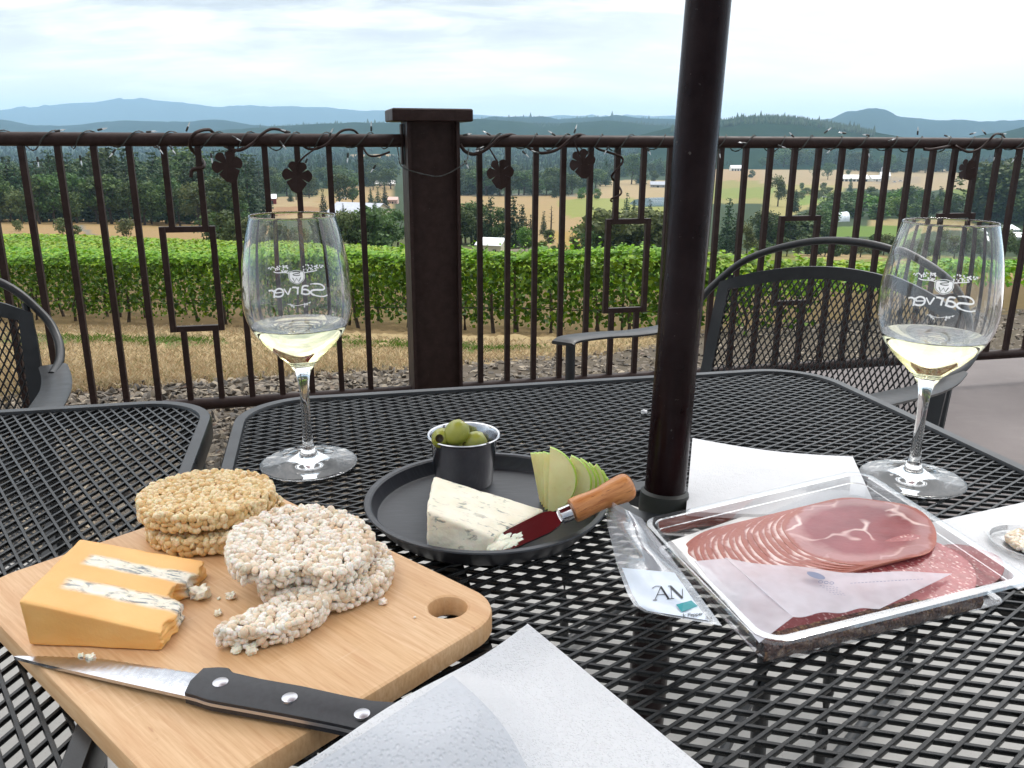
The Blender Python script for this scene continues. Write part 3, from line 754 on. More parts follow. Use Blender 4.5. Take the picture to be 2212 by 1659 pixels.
iron_vine(railR, [(994, 312, f_), (1005, 327, f_), (1025, 333, f_), (1048, 324, f_), (1066, 310, f_), (1082, 296, f_), (1104, 291, 0), (1125, 300, b_), (1140, 318, b_), (1165, 330, f_ * .5), (1190, 328, f_), (1212, 318, f_), (1232, 300, f_), (1248, 291, f_ * .5), (1268, 296, b_), (1290, 320, b_), (1312, 328, 0), (1330, 334, f_), (1343, 340, f_), (1344, 352, f_), (1325, 374, f_), (1322, 385, f_ * .3), (1332, 396, b_), (1342, 412, f_ * .5), (1338, 422, f_), (1320, 430, f_), (1322, 436, f_)])
iron_vine(railR, [(1076, 352, f_), (1066, 335, f_), (1058, 322, f_)], .0035); iron_vine(railR, [(1252, 334, f_), (1245, 318, f_), (1240, 305, f_)], .0035)
iron_vine(railR, [(1996, 322, f_), (2012, 323, f_), (2040, 318, f_), (2060, 312, 0), (2068, 318, f_), (2092, 328, f_), (2115, 322, f_), (2135, 305, f_), (2150, 290, f_), (2165, 292, b_), (2180, 312, b_), (2200, 322, f_), (2240, 312, f_)])
iron_vine(railR, [(2094, 350, f_), (2106, 336, f_), (2118, 322, f_)], .0035)

# square post: steel channel body with a flat cap
post = thing('railing_post', 'square brown steel post with overhanging flat cap between the railing panels', 'post', rl(-.123, .016))
mb = MB(); mb.box(rl(-.123, .545), (.150, .150, 1.054), RROT); mb.build('shaft', M['rail_dark'], post, False)
for s_ in (-1, 1):
    mb = MB(); mb.box(rl(-.123 + s_ * .0805, .545, -.012), (.011, .176, 1.053), RROT); mb.build('flange', M['rail'], post, False)
mb = MB()
for zz, hw in ((1.0725, .126), (1.0755, .1295), (1.108, .1295), (1.112, .1255)):
    for sx, sy in ((-1, -1), (1, -1), (1, 1), (-1, 1)): mb.v.append(tuple(rl(-.128 + sx * hw, zz, sy * hw)))
mb.f = [(3, 2, 1, 0), (12, 13, 14, 15)] + [(4 * k + i, 4 * k + (i + 1) % 4, 4 * k + 4 + (i + 1) % 4, 4 * k + 4 + i) for k in range(3) for i in range(4)]; mb.m = [0] * len(mb.f)
mb.build('cap', M['rail'], post, False)
for s_ in (-.217, -.03):
    mb = MB(); mb.box(rl(s_, ZT - .012), (.006, .05, .13), RROT); mb.build('bracket', M['rail_dark'], post, False)

# ------------------------------------------------------------------ string of fairy lights wound round the top rail
lights = thing('string_lights', 'string of small clear fairy lights wound around the railing top', 'fairy lights', rl(-.1, ZT))
def wrap(s0, s1, turns, r, ph, jit, seed):
    rr = random.Random(seed); n = int(turns * 14); out = []
    for i in range(n + 1):
        f = i / n; a = ph + 2 * PI * turns * f; sag = max(0, -math.sin(a)) * jit * (0.5 + 0.8 * math.sin(i * .37 + seed))
        out.append(rl(s0 + (s1 - s0) * f + .012 * math.sin(a * .5 + seed), ZT + r * math.sin(a) - sag * .6, -r * math.cos(a)))
    return out
wirepaths = [wrap(-2.5, -.235, 19, TR + .004, .3, .012, 1), wrap(-.005, 3.1, 26, TR + .004, 1.0, .012, 2),
             catmull([rl(-.235, ZT - .02, -.03), rl(-.236, .97, -.075), rl(-.228, .93, -.104), rl(-.15, .905, -.112), rl(-.10, .902, -.112), rl(-.04, .93, -.108), rl(-.012, .95, -.085), rl(.005, ZT - .025, -.03)], 8)]
mb = MB()
for p in wirepaths:
    for k in (0, 1): mb.tube([q + Vector((.0012 * math.sin(i * 1.3 + k * PI), .0015 * (k - .5), .0012 * math.cos(i * 1.3 + k * PI))) for i, q in enumerate(p)], .0014, 5)
mb.build('wire', M['wire'], lights)
def bulb(x, y, dx, dy, off=-.035, L=.030):
    c = rail_pt(x, y, off); e = rail_pt(x + dx, y + dy, off); d = (e - c).normalized(); d = (d + RN * random.uniform(-.25, .25)).normalized()
    q = Vector((0, 0, 1)).rotation_difference(d).to_matrix()
    mb = MB(); mb.lathe([(.0004, 0), (.003, .001), (.0034, .010), (.0032, .014), (.0026, .016), (.0022, .0165)], 8, c, q, 1)
    mb.lathe([(.0021, .0155), (.0024, .019), (.0023, .024), (.0014, .029), (.0003, .033)], 8, c, q, 0)
    mb.build('bulb', [M['bulb'], M['socket']], lights)
BUL = [(118, 284, 16, -3), (80, 338, 2, 9), (172, 335, 2, 10), (210, 281, 15, -3), (250, 322, -8, 10), (315, 285, 14, -1), (338, 314, 8, 10), (402, 284, 5, -13), (366, 314, 6, 8), (500, 294, 14, 7), (455, 330, 2, 10), (628, 286, -10, -3), (603, 304, 10, 12), (664, 342, -5, 12), (710, 296, 5, -10), (752, 330, -1, 10),
       (802, 284, 0, -16), (812, 356, -6, 9), (1000, 292, 16, -3), (1060, 292, -8, -4), (1028, 324, 12, -5), (1003, 346, 5, 10), (970, 388, 6, 12), (905, 402, 0, 12), (1044, 325, -14, 1), (1128, 326, 6, 6), (1200, 293, -14, -9), (1240, 288, 6, -16), (1165, 332, -12, -5), (1315, 316, -8, 14), (1398, 318, 6, 12), (1553, 322, 2, 16), (1612, 310, -14, -2), (1680, 314, 14, 5),
       (1715, 296, -10, -8), (1780, 288, 14, -12), (1828, 288, -14, -2), (1800, 320, -8, 6), (1878, 292, -12, -1), (1875, 322, 2, 10), (1918, 306, 14, -6), (1982, 292, 0, -16), (2040, 292, 16, 5), (2095, 290, 12, -3), (2130, 290, -10, -9), (2160, 289, 16, 0), (2150, 330, -2, 10), (2196, 335, -4, 8)]
for b in BUL: bulb(*b)

# ------------------------------------------------------------------ tables of expanded metal
TA = math.radians(13); TU = Vector((math.cos(TA), math.sin(TA), 0)); TV = Vector((-math.sin(TA), math.cos(TA), 0)); TZ = .72
def rrect(hx, hy, r, n=8):
    out = []
    for cx_, cy_, a0 in ((hx - r, hy - r, 0), (-hx + r, hy - r, 90), (-hx + r, -hy + r, 180), (hx - r, -hy + r, 270)):
        for k in range(n + 1):
            a = math.radians(a0 + 90 * k / n); out.append((cx_ + r * math.cos(a), cy_ + r * math.sin(a)))
    return out
def inside_rr(x, y, hx, hy, r):
    dx, dy = abs(x) - (hx - r), abs(y) - (hy - r)
    return (dx <= r and dy <= r) and (dx <= 0 or dy <= 0 or dx * dx + dy * dy <= r * r)
def mesh_bars(mb, hx, hy, r, long_ang, pitch, half_ang, prof, hole=0.0, zoff=(0, -.0003)):
    R = hx + hy
    for fam, sg in enumerate((1, -1)):
        a = long_ang + sg * half_ang; d = (math.cos(a), math.sin(a)); nn = (-d[1], d[0])
        k = int(R / pitch)
        for i in range(-k, k + 1):
            o = (nn[0] * i * pitch, nn[1] * i * pitch); ts = np.arange(-R, R, .002); cur = None
            for t_ in ts:
                x, y = o[0] + d[0] * t_, o[1] + d[1] * t_
                ok = inside_rr(x, y, hx, hy, r) and (x * x + y * y > hole * hole)
                if ok and cur is None: cur = t_
                if cur is not None and not ok:
                    if t_ - cur > .004: yield fam, o, d, cur, t_
                    cur = None
BARP = [(-.0014, -.0014), (.0014, -.0014), (.0016, .0002), (.0010, .0013), (-.0010, .0013), (-.0016, .0002)]
def table(name, label, c, long_ang, hole, hx=.375, hy=.375):
    t = thing('patio_table', label, 'patio table', c, TA)
    def W_(x, y, z): p = Vector(c) + TU * x + TV * y; return Vector((p.x, p.y, z))
    mb = MB()
    prof = [(-.0060, -.022), (.0060, -.022), (.0070, -.020), (.0070, -.0005), (.0052, .0025), (-.0052, .0025), (-.0070, -.0005), (-.0070, -.020)]
    mb.sweep([W_(x, y, TZ) for x, y in rrect(hx - .007, hy - .007, .078, 10)], prof, True); mb.build('rim', M['table'], t)
    mb = MB(); mi = .0135
    for fam, o, d, a, b in mesh_bars(mb, hx - mi + .003, hy - mi + .003, .073, long_ang, .01143, math.radians(26), None, hole):
        z = TZ - .0013 - .0004 * fam
        n = max(2, int((b - a) / .0145) + 1)
        mb.sweep([W_(o[0] + d[0] * a, o[1] + d[1] * a, z), W_(o[0] + d[0] * b, o[1] + d[1] * b, z)], BARP, caps=False)
    mb.build('mesh_top', M['mesh'], t, True, 50)
    if hole:
        mb = MB(); mb.lathe([(.026, -.004), (.026, .001), (.027, .002), (.043, .002), (.0445, .0005), (.0445, -.003), (.026, -.004)], 40, W_(0, 0, TZ + .0005)); mb.build('umbrella_ring', M['table'], t)
    for sx in (-1, 1):
        for sy in (-1, 1):
            mb = MB(); p = [W_(sx * (hx - .03), sy * (hy - .03), TZ - .014), W_(sx * (hx - .035), sy * (hy - .035), .5), W_(sx * (hx - .05), sy * (hy - .05), .25), W_(sx * (hx - .03), sy * (hy - .03), .015)]
            mb.tube(catmull(p, 6), .0125, 10); mb.lathe([(.0125, -.0), (.018, .0), (.018, .012), (.0125, .02)], 12, W_(sx * (hx - .03), sy * (hy - .03), .012)); mb.build('leg', M['table'], t)
    for sx in (-1, 1):
        mb = MB(); mb.tube([W_(sx * (hx - .05), -(hy - .04), .26), W_(-sx * (hx - .05), (hy - .04), .262 + .012 * sx)], .007, 8); mb.build('brace', M['table'], t)
    for q in (-1, 1): mb = MB(); mb.box(W_(q * .19, 0, TZ - .013), (.02, 2 * hy - .05, .012), Matrix.Rotation(TA, 3, 'Z')); mb.build('support_bar', M['table'], t)
    return t
TC = Vector((.131, .661, 0)) + TU * (-.005)
tc1 = TU * .2715 + TV * .613
table('t', 'black expanded metal patio table with food board and umbrella pole', (tc1.x, tc1.y, 0), 0.0, .0445)
tc2 = TU * (-.127 - .375) + TV * (1.006 - .375)
table('t', 'black expanded metal patio table standing empty beside the cheese table', (tc2.x, tc2.y, 0), PI / 2, 0)

# ------------------------------------------------------------------ umbrella
pb, pt_ = at(1434, 1082, .722), None
pdir = Vector((.016, .028, .40)).normalized()
um = thing('patio_umbrella', 'maroon market umbrella on a glossy dark brown pole through the table', 'umbrella', (tc1.x, tc1.y, .016))
pz = lambda z: pb + pdir * ((z - pb.z) / pdir.z)
mb = MB(); mb.tube([pz(.03 + (2.45 - .03) * i / 20) for i in range(21)], .0173, 28); mb.build('pole', M['pole'], um)
mb = MB(); q = Vector((0, 0, 1)).rotation_difference(pdir).to_matrix()
mb.lathe([(.0174, -.03), (.0205, -.028), (.0212, .0), (.0205, .0085), (.0176, .0105)], 28, pz(.722), q); mb.build('sleeve', M['wire'], um)
mb = MB(); b0 = pz(.03)
mb.lathe([(0, .0), (.22, .0), (.225, .02), (.21, .04), (.06, .06), (.027, .08), (.0265, .36), (.0172, .362)], 36, (b0.x, b0.y, .013)); mb.build('base', M['table'], um)
top = pz(2.42); mb = MB(); NR = 8; Rc = .92; rim_z = 2.2
rows = []
for k in range(6):
    f = k / 5
    for j in range(NR * 4):
        a = 2 * PI * j / (NR * 4); jj = (j % 4) / 4; sc_ = 1 / max(1, math.cos((jj - .5) * 2 * PI / NR) / math.cos(PI / NR)) if False else math.cos(PI / NR) / math.cos(((j % 4) / 4 - .5) * 2 * PI / NR)
        sagz = -.05 * f * math.sin(PI * f) + (.03 * f * (1 - abs(2 * jj - 1)))
        rows.append((top.x + Rc * f * sc_ * math.cos(a), top.y + Rc * f * sc_ * math.sin(a), 2.44 + (rim_z - 2.44) * f + sagz))
mb.grid([rows[k * NR * 4 + j] for j in range(NR * 4) for k in range(6)], NR * 4, 6, closed_u=True)
mb.build('canopy', M['canopy'], um, True, 30)
for j in range(NR):
    a = 2 * PI * (j + .0) / NR; mb = MB()
    mb.tube([(top.x + Rc * f * math.cos(a), top.y + Rc * f * math.sin(a), 2.415 + (rim_z - 2.44) * f - .012) for f in (0.02, .5, .98)], .008, 6)
    mb.tube([(top.x + .03 * math.cos(a), top.y + .03 * math.sin(a), 1.95), (top.x + Rc * .5 * math.cos(a), top.y + Rc * .5 * math.sin(a), 2.19)], .007, 6); mb.build('rib', M['wire'], um)

# ------------------------------------------------------------------ chairs
def chair(label, c, ang):
    """local: x sideways, front towards -y; ang turns -y to the facing direction"""
    t = thing('patio_chair', label, 'chair', c, ang, 'black mesh armchairs at the patio tables')
    Rm = Matrix.Rotation(ang, 3, 'Z'); c = Vector(c)
    W_ = lambda x, y, z: c + Rm @ Vector((x, y, z))
    # outer hoop: from arm to arm over the back
    hp = [(-.27, .12, .622), (-.283, .19, .632), (-.282, .25, .66), (-.262, .285, .70), (-.205, .315, .757), (-.10, .335, .798), (0, .34, .81), (.10, .335, .798), (.205, .315, .757), (.262, .285, .70), (.282, .25, .66), (.283, .19, .632), (.27, .12, .622)]
    mb = MB(); mb.tube([W_(*p) for p in catmull(hp, 6)], .0078, 10); mb.build('hoop', M['chair'], t)
    yb = lambda x, z: .215 + (z - .40) * .26 + .045 * (1 - (x / .24) ** 2) - .02
    # back panel: flat bar frame and diamond mesh
    hw = .235; arch = lambda x: .70 + .045 * (1 - (x / hw) ** 2)
    fr = [(-hw, .36)] + [(-hw, z) for z in (.45, .55, .65)] + [(-hw + 2 * hw * k / 14, arch(-hw + 2 * hw * k / 14)) for k in range(15)] + [(hw, z) for z in (.65, .55, .45)] + [(hw, .36)]
    flat = [(-.004, -.013), (.004, -.013), (.004, .013), (-.004, .013)]
    mb = MB(); P = [W_(x, yb(x, z), z) for x, z in fr]
    mb.sweep(P, [(-.013, -.004), (.013, -.004), (.013, .004), (-.013, .004)], False, up=tuple(Rm @ Vector((0, 1, 0))))
    for sx in (-1, 1):
        mb.tube([W_(sx * (hw + .012), .215, .36), W_(sx * (hw + .006), .29, .66), W_(sx * (hw + .0), .305, .72)], .0068, 8)
    mb.build('back_frame', M['chair'], t, True, 30)
    mb = MB(); pitch = .0105
    for sg in (1, -1):
        a = PI / 2 + sg * math.radians(27); d = (math.cos(a), math.sin(a)); nn = (-d[1], d[0])
        for i in range(-60, 61):
            o = (nn[0] * i * pitch, .57 + nn[1] * i * pitch); cur = []
            for t_ in np.arange(-.6, .6, .02):
                x, z = o[0] + d[0] * t_, o[1] + d[1] * t_
                if abs(x) < hw and .36 < z < arch(x): cur.append(W_(x, yb(x, z) + .0006 * sg, z))
                elif cur:
                    if len(cur) > 1: mb.tube(cur, .0017, 4, caps=False)
                    cur = []
    mb.build('back_mesh', M['chair'], t, True, None)
    # seat
    mb = MB(); sp = [(x, y) for x, y in rrect(.245, .235, .06, 6)]
    mb.sweep([W_(x, y - .01, .415 - .02 * (y + .235) / .47) for x, y in sp], [(-.01, -.012), (.01, -.012), (.01, .008), (-.01, .008)], True)
    for sg in (1, -1):
        a = PI / 2 + sg * math.radians(27); d = (math.cos(a), math.sin(a)); nn = (-d[1], d[0])
        for i in range(-46, 47):
            o = (nn[0] * i * pitch, nn[1] * i * pitch); cur = []
            for t_ in np.arange(-.5, .5, .02):
                x, y = o[0] + d[0] * t_, o[1] + d[1] * t_
                if inside_rr(x, y, .24, .23, .06): cur.append(W_(x, y - .01, .413 - .02 * (y + .235) / .47 + .0006 * sg))
                elif cur:
                    if len(cur) > 1: mb.tube(cur, .0020, 4, caps=False)
                    cur = []
    mb.build('seat', M['chair'], t, True, 40)
    for sx in (-1, 1):
        mb = MB(); ar = [(sx * .272, .17, .628), (sx * .278, .10, .625), (sx * .280, .0, .632), (sx * .278, -.10, .645), (sx * .272, -.20, .655), (sx * .268, -.225, .651)]
        mb.sweep([W_(*p) for p in catmull(ar, 4)], [(-.022, -.005), (.022, -.005), (.023, -.001), (.019, .002), (-.019, .002), (-.023, -.001)], False); mb.build('armrest', M['chair'], t, True, 40)
        mb = MB(); lg = [(sx * .270, -.20, .646), (sx * .268, -.20, .42), (sx * .268, -.20, .05), (sx * .268, -.17, .018), (sx * .268, 0, .016), (sx * .268, .17, .018), (sx * .266, .20, .05), (sx * .262, .215, .34)]
        mb.tube([W_(*p) for p in catmull(lg, 5)], .0092, 10); mb.build('leg', M['chair'], t)
    mb = MB()
    for y in (-.2, .19): mb.tube([W_(-.268, y, .395), W_(.268, y, .395)], .009, 8)
    mb.build('stretcher', M['chair'], t)
    return t
def face(dx, dy): return math.atan2(dy, dx) + PI / 2
chair('black mesh armchair behind the right wine glass, angled toward the table', (.44, 1.44, .016), face(-.69, -.72))
chair('black mesh armchair at the left edge, tucked behind the empty table', (-.985, 1.16, 0.0), face(.45, -.89))
# ------------------------------------------------------------------ helpers for the things on the table
TT = TZ + .0003            # top of the mesh strands
BT = TZ + .0155            # top of the cutting board
def setuv(o, uv):
    me = o.data; l = me.uv_layers.new(name='UVMap'); idx = np.empty(len(me.loops), dtype=np.int32); me.loops.foreach_get('vertex_index', idx)
    l.data.foreach_set('uv', np.asarray(uv, dtype=np.float32)[idx].ravel())
def rounded_hex(c, rad, n, disp=0.0, dsc=80, seed=0):
    """c: 8 corners, index = u + 2 v + 4 w (u left-right, v front-back, w bottom-top); returns verts, faces, uvw"""
    c = [np.array(q) for q in c]; vid = {}; V = []; UV = []; Fc = []
    def P(i, j, k):
        key = (i, j, k)
        if key in vid: return vid[key]
        p = np.array([i, j, k]) / n * 2 - 1.0; r = np.array(rad); q = np.clip(p, -(1 - r), 1 - r); d = (p - q) / r; L = np.linalg.norm(d)
        if L > 1: d = d / L
        p2 = q + d * r; u, v, w = (p2 + 1) / 2
        x = sum(c[a + 2 * b + 4 * e] * ((u if a else 1 - u) * (v if b else 1 - v) * (w if e else 1 - w)) for a in (0, 1) for b in (0, 1) for e in (0, 1))
        vid[key] = len(V); V.append(x); UV.append((u, v, w)); return vid[key]
    for ax in range(3):
        for side in (0, n):
            for a in range(n):
                for b in range(n):
                    ids = []
                    for da, db in ((0, 0), (1, 0), (1, 1), (0, 1)):
                        t = [0, 0, 0]; t[ax] = side; t[(ax + 1) % 3] = a + da; t[(ax + 2) % 3] = b + db; ids.append(P(*t))
                    Fc.append(tuple(ids) if side else tuple(ids[::-1]))
    V = np.array(V)
    if disp:
        ctr = V.mean(0)
        for i in range(len(V)):
            d = V[i] - ctr; d /= np.linalg.norm(d) + 1e-9
            V[i] += d * disp * fbm(V[i] + seed, dsc, 3)
    return V, Fc, np.array(UV)
def quad_sheet(name, q, zf, m, label=None, cat=None, nu=28, nv=28, thick=.0012, parent=None, curve=None, group=None, z_init=.036):
    """soft sheet over a four sided outline given as seen in the photograph (z of the table), zf(x, y, u, v) gives its height"""
    V = []
    for i in range(nu):
        for j in range(nv):
            u, v = i / (nu - 1), j / (nv - 1)
            px = [(q[0][k] * (1 - u) + q[1][k] * u) * (1 - v) + (q[3][k] * (1 - u) + q[2][k] * u) * v for k in (0, 1)]
            if curve: px = curve(px, u, v)
            p = at(px[0], px[1], TT + z_init)
            for _ in range(14): z_ = zf(p.x, p.y, u, v); p = at(px[0], px[1], p.z * .7 + z_ * .3)
            V.append(p)
    n = len(V); mb = MB(); mb.grid(V, nu, nv)
    W2 = [p - Vector((0, 0, thick)) for p in V]; mb.grid(W2, nu, nv, flip=True)
    ring = [i * nv for i in range(nu)] + [(nu - 1) * nv + j for j in range(1, nv)] + [i * nv + nv - 1 for i in range(nu - 2, -1, -1)] + [j for j in range(nv - 2, 0, -1)]
    k = len(ring); mb.f += [(ring[i], ring[(i + 1) % k], ring[(i + 1) % k] + n, ring[i] + n) for i in range(k)]; mb.m += [0] * k
    o = mb.build(name, m, parent, True, 50)
    if label: tag(o, label, cat, group)
    return o

# ------------------------------------------------------------------ cutting board
bk = [at(x, y, BT) for x, y in ((557, 1039), (1092, 1316), (413, 1742), (-86, 1290))]      # back, right, near, left corners
bc = (bk[0] + bk[1] + bk[2] + bk[3]) / 4
ex = ((bk[1] - bk[0]) + (bk[2] - bk[3])).normalized(); bang = math.atan2(ex.y, ex.x); ey = Vector((-ex.y, ex.x, 0))
bL = ((bk[1] - bk[0]).dot(ex) + (bk[2] - bk[3]).dot(ex)) / 2; bW = ((bk[0] - bk[3]).dot(ey) + (bk[1] - bk[2]).dot(ey)) / 2
def on_board(x, y): d = Vector((x - bc.x, y - bc.y, 0)); return d.dot(ex), d.dot(ey)
from mathutils.geometry import tessellate_polygon
def board():
    hx, hy, r = bL / 2, bW / 2, .032
    hp = at(967, 1322, BT - .004); hx0, hy0 = on_board(hp.x, hp.y)
    outer = lambda ins: [(x, y) for x, y in rrect(hx - ins, hy - ins, r - ins, 10)]
    hole = lambda ins: [(hx0 + (.0122 + ins) * math.cos(2 * PI * k / 28), hy0 + (.0122 + ins) * math.sin(2 * PI * k / 28)) for k in range(28)]
    T = .015; mb = MB(); lv = [(0, .0018), (.0018, 0), (T - .0022, 0), (T - .0006, .0007), (T, .0024)]
    for fn, flip in ((outer, False), (hole, True)):
        loops = [[(x, y, z) for x, y in fn(ins)] for z, ins in lv]; k = len(loops[0]); o = len(mb.v)
        for L in loops: mb.v += L
        for a in range(len(lv) - 1):
            for i in range(k):
                j = (i + 1) % k; f = (o + a * k + i, o + a * k + j, o + (a + 1) * k + j, o + (a + 1) * k + i)
                mb.f.append(f[::-1] if flip else f); mb.m.append(0)
    for z, ins, up in ((T, .0024, True), (0, .0018, False)):
        A = [Vector((x, y, z)) for x, y in outer(ins)]; B = [Vector((x, y, z)) for x, y in hole(ins)]
        tri = tessellate_polygon([A, B]); pts = A + B; o = len(mb.v); mb.v += [tuple(p) for p in pts]
        for f in tri:
            a, b, c = [pts[i] for i in f]; nz = (b - a).cross(c - a).z
            f = f if (nz > 0) == up else f[::-1]; mb.f.append(tuple(o + i for i in f)); mb.m.append(0)
    o = mb.build('cutting_board', M['board'], None, True, 30, origin=(0, 0, 0))
    o.location = (bc.x, bc.y, TT); o.rotation_euler = (0, 0, bang)
    tag(o, 'light bamboo cutting board with rounded corners and a hanging hole', 'cutting board')
board()

# ------------------------------------------------------------------ layered orange cheese
def cheddar():
    h1, h2 = .029, .011
    top = [at(38, 1297, BT + h1), at(353, 1369, BT + h2), at(172, 1163, BT + h1), at(441, 1212, BT + h2 - .001)]
    bot = [Vector((p.x, p.y, BT + .0003)) for p in top]
    bot[0] += Vector((.003, -.001, 0)); bot[1] += Vector((.001, -.001, 0))
    V, Fc, UV = rounded_hex(bot + top, (.035, .03, .12), 30, .0006, 60)
    exx = (top[1] - top[0]).normalized()
    for i in range(len(V)):
        u, v, w = UV[i]
        if u > .9:   # the cut end is broken: layers stand out to different lengths
            k = (u - .9) / .1
            step = -.010 if .42 < v < .62 else (-.004 if .8 > v >= .62 else (-.002 if v < .2 else 0.0))
            V[i] += np.array(exx) * k * (step + .0025 * mnoise.noise((v * 9, w * 4, 2)) + .0015 * mnoise.noise((v * 30, w * 20, 7)))
    o = mesh_obj('cheese_wedge', V, Fc, M['cheddar'], None, True, None); setuv(o, UV[:, :2])
    tag(o, 'thick orange cheese wedge with two white blue-veined layers on the board', 'cheese')
cheddar()
def blob(r, seed, sq=(1, 1, .8), rough=.5, sub=3):
    V, Fc = ICO[sub]; V = V.copy(); f = np.array([1 + rough * fbm(v * 1.0 + np.array([seed * 3.1, seed, 0]), 1.6, 3) for v in V])
    return V * f[:, None] * r * np.array(sq), Fc
def crumbs(name, label, cat, pts, m, group=None, z=BT):
    for k, (x, y, r) in enumerate(pts):
        V, Fc = blob(r, k + 1); p = at(x, y, z); V = V + np.array([p.x, p.y, z + r * .55]); o = mesh_obj(name, V, Fc, m)
        tag(o, label if isinstance(label, str) else label[k], cat, group)
crumbs('cheese_crumb', 'large crumb of blue-veined cheese fallen from the end of the orange wedge', 'crumb', [(432, 1290, .0062)], M['blue'])
crumbs('cheese_crumb', ['small blue-veined cheese crumb midway between orange wedge and rice cakes', 'tiny yellowish cheese crumb in front of the orange wedge end', 'specks of cheese beside the large fallen crumb'], 'crumb', [(499, 1292, .0032), (472, 1328, .0024), (473, 1294, .0011)], M['blue'])
crumbs('rice_crumb', ['single white puffed rice grain beside the lower pale rice cake', 'tiny white speck beside the hanging hole of the board'], 'crumb', [(827, 1304, .0028), (896, 1335, .0008)], M['rice_white'])
crumbs('paper_crumb', 'small white crumb lying on the black mesh left of the pole', 'crumb', [(1391, 893, .0035)], M['napkin'], None, TT)

# ------------------------------------------------------------------ puffed rice cakes
def grains(pts, nrm, seed, size=.0033, core=None):
    g = np.random.default_rng(seed); V0, F0 = ICO[2]; VV, FF = [], []; off = 0
    for p, nv in zip(pts, nrm):
        ax = g.normal(size=3); ax /= np.linalg.norm(ax); nv = np.array(nv); t = np.cross(nv, ax); t /= np.linalg.norm(t) + 1e-9; b = np.cross(nv, t)
        s = size * g.uniform(.75, 1.25); A = s * g.uniform(1.1, 1.55); B = s * g.uniform(.75, 1.0); C = s * g.uniform(.7, 1.0)
        w = V0 * (1 + .10 * g.normal(size=(len(V0), 1)) * .6)
        VV.append(np.array(p) + w[:, :1] * A * t + w[:, 1:2] * B * b + w[:, 2:] * C * nv); FF.append(F0 + off); off += len(V0)
    if core is not None:
        V1, F1 = core; VV.append(V1); FF.append(F1 + off)
    return np.concatenate(VV), np.concatenate(FF)
def poisson(n, fn, dmin, seed):
    g = np.random.default_rng(seed); out = []
    for _ in range(n):
        p = fn(g)
        if p is None: continue
        if out and np.min(np.sum((np.array(out) - p) ** 2, 1)) < dmin * dmin: continue
        out.append(p)
    return np.array(out)
def rice_cake(name, R, T, seed, m, cut=None, grain=.0026):
    """cut(x, y) -> True where the cake is bitten away"""
    ok = (lambda x, y: True) if cut is None else (lambda x, y: not cut(x, y))
    edge = lambda a: R * (1 + .025 * mnoise.noise((math.cos(a) * 2, math.sin(a) * 2, seed)))
    def f_top(g):
        a = g.uniform(0, 2 * PI); r = edge(a) * math.sqrt(g.uniform()) * .985; x, y = r * math.cos(a), r * math.sin(a)
        return np.array([x, y, T - .0022 - .0012 * max(0, 1 - (r / (R * .7)) ** 4) + .0006 * mnoise.noise((x * 90, y * 90, seed))]) if ok(x, y) else None
    def f_side(g):
        a = g.uniform(0, 2 * PI); r = edge(a) * .985; z = g.uniform(.0022, T - .003); x, y = r * math.cos(a), r * math.sin(a)
        return np.array([x, y, z]) if ok(x, y) else None
    P1 = poisson(11000, f_top, grain * 1.28, seed); P2 = poisson(8000, f_side, grain * 1.32, seed + 1)
    N1 = np.tile([0, 0, 1.0], (len(P1), 1)); N2 = P2 * [1, 1, 0]; N2 /= np.linalg.norm(N2, axis=1)[:, None]
    P, N = [P1, P2], [N1, N2]
    if cut is not None:                                            # the broken face
        def f_cut(g):
            a = g.uniform(0, 2 * PI); r = edge(a) * math.sqrt(g.uniform()) * .97; x, y = r * math.cos(a), r * math.sin(a)
            near = any(cut(x + .0035 * math.cos(b), y + .0035 * math.sin(b)) for b in np.arange(0, 6.2, .8))
            return np.array([x, y, g.uniform(.0022, T - .003)]) if ok(x, y) and near else None
        P3 = poisson(9000, f_cut, grain * 1.35, seed + 2)
        if len(P3): P.append(P3); N.append(np.tile([0, 0, 1.0], (len(P3), 1)) + RNG.normal(0, .6, (len(P3), 3)))
    P = np.concatenate(P); N = np.concatenate(N); N /= np.linalg.norm(N, axis=1)[:, None]
    core = None
    if cut is None:
        n = 40; ring = lambda z, r: np.array([[r * math.cos(2 * PI * k / n), r * math.sin(2 * PI * k / n), z] for k in range(n)])
        V1 = np.concatenate([ring(.0015, R * .95), ring(T - .0036, R * .95), [[0, 0, .0015], [0, 0, T - .005]]])
        F1 = []
        for k in range(n):
            j = (k + 1) % n; F1 += [[k, j, n + j], [k, n + j, n + k], [j, k, 2 * n], [n + k, n + j, 2 * n + 1]]
        core = (V1, np.array(F1))
    V, Fc = grains(P, N, seed + 5, grain, core)
    return mesh_obj(name, V, Fc, m, None, True, None, origin=(0, 0, 0))
def put(o, x, y, z, rot): o.location = at(x, y, z); o.rotation_euler = rot; return o
def tdeg(*a): return tuple(math.radians(q) for q in a)
CT = .0142
r1 = rice_cake('rice_cake', .0490, CT, 21, M['rice']); r1.location = at(470, 1120, BT + CT * .5) + Vector((0, 0, -CT * .5)); r1.rotation_euler = tdeg(0, 0, 40)
tag(r1, 'golden puffed rice cake underneath the top cake at the back of the board', 'rice cake', 'puffed rice cakes on the board')
r2 = rice_cake('rice_cake', .0482, CT, 33, M['rice']); r2.location = at(445, 1059, BT + 2 * CT + .001) + Vector((0, 0, -CT)); r2.rotation_euler = tdeg(1.5, -1.5, 200)
tag(r2, 'golden puffed rice cake with dished top, uppermost at the back of the board', 'rice cake', 'puffed rice cakes on the board')
r3 = rice_cake('rice_cake', .0435, CT, 45, M['rice_white']); r3.location = at(704, 1214, BT + CT) + Vector((0, 0, -CT)); r3.rotation_euler = tdeg(0, 0, 100)
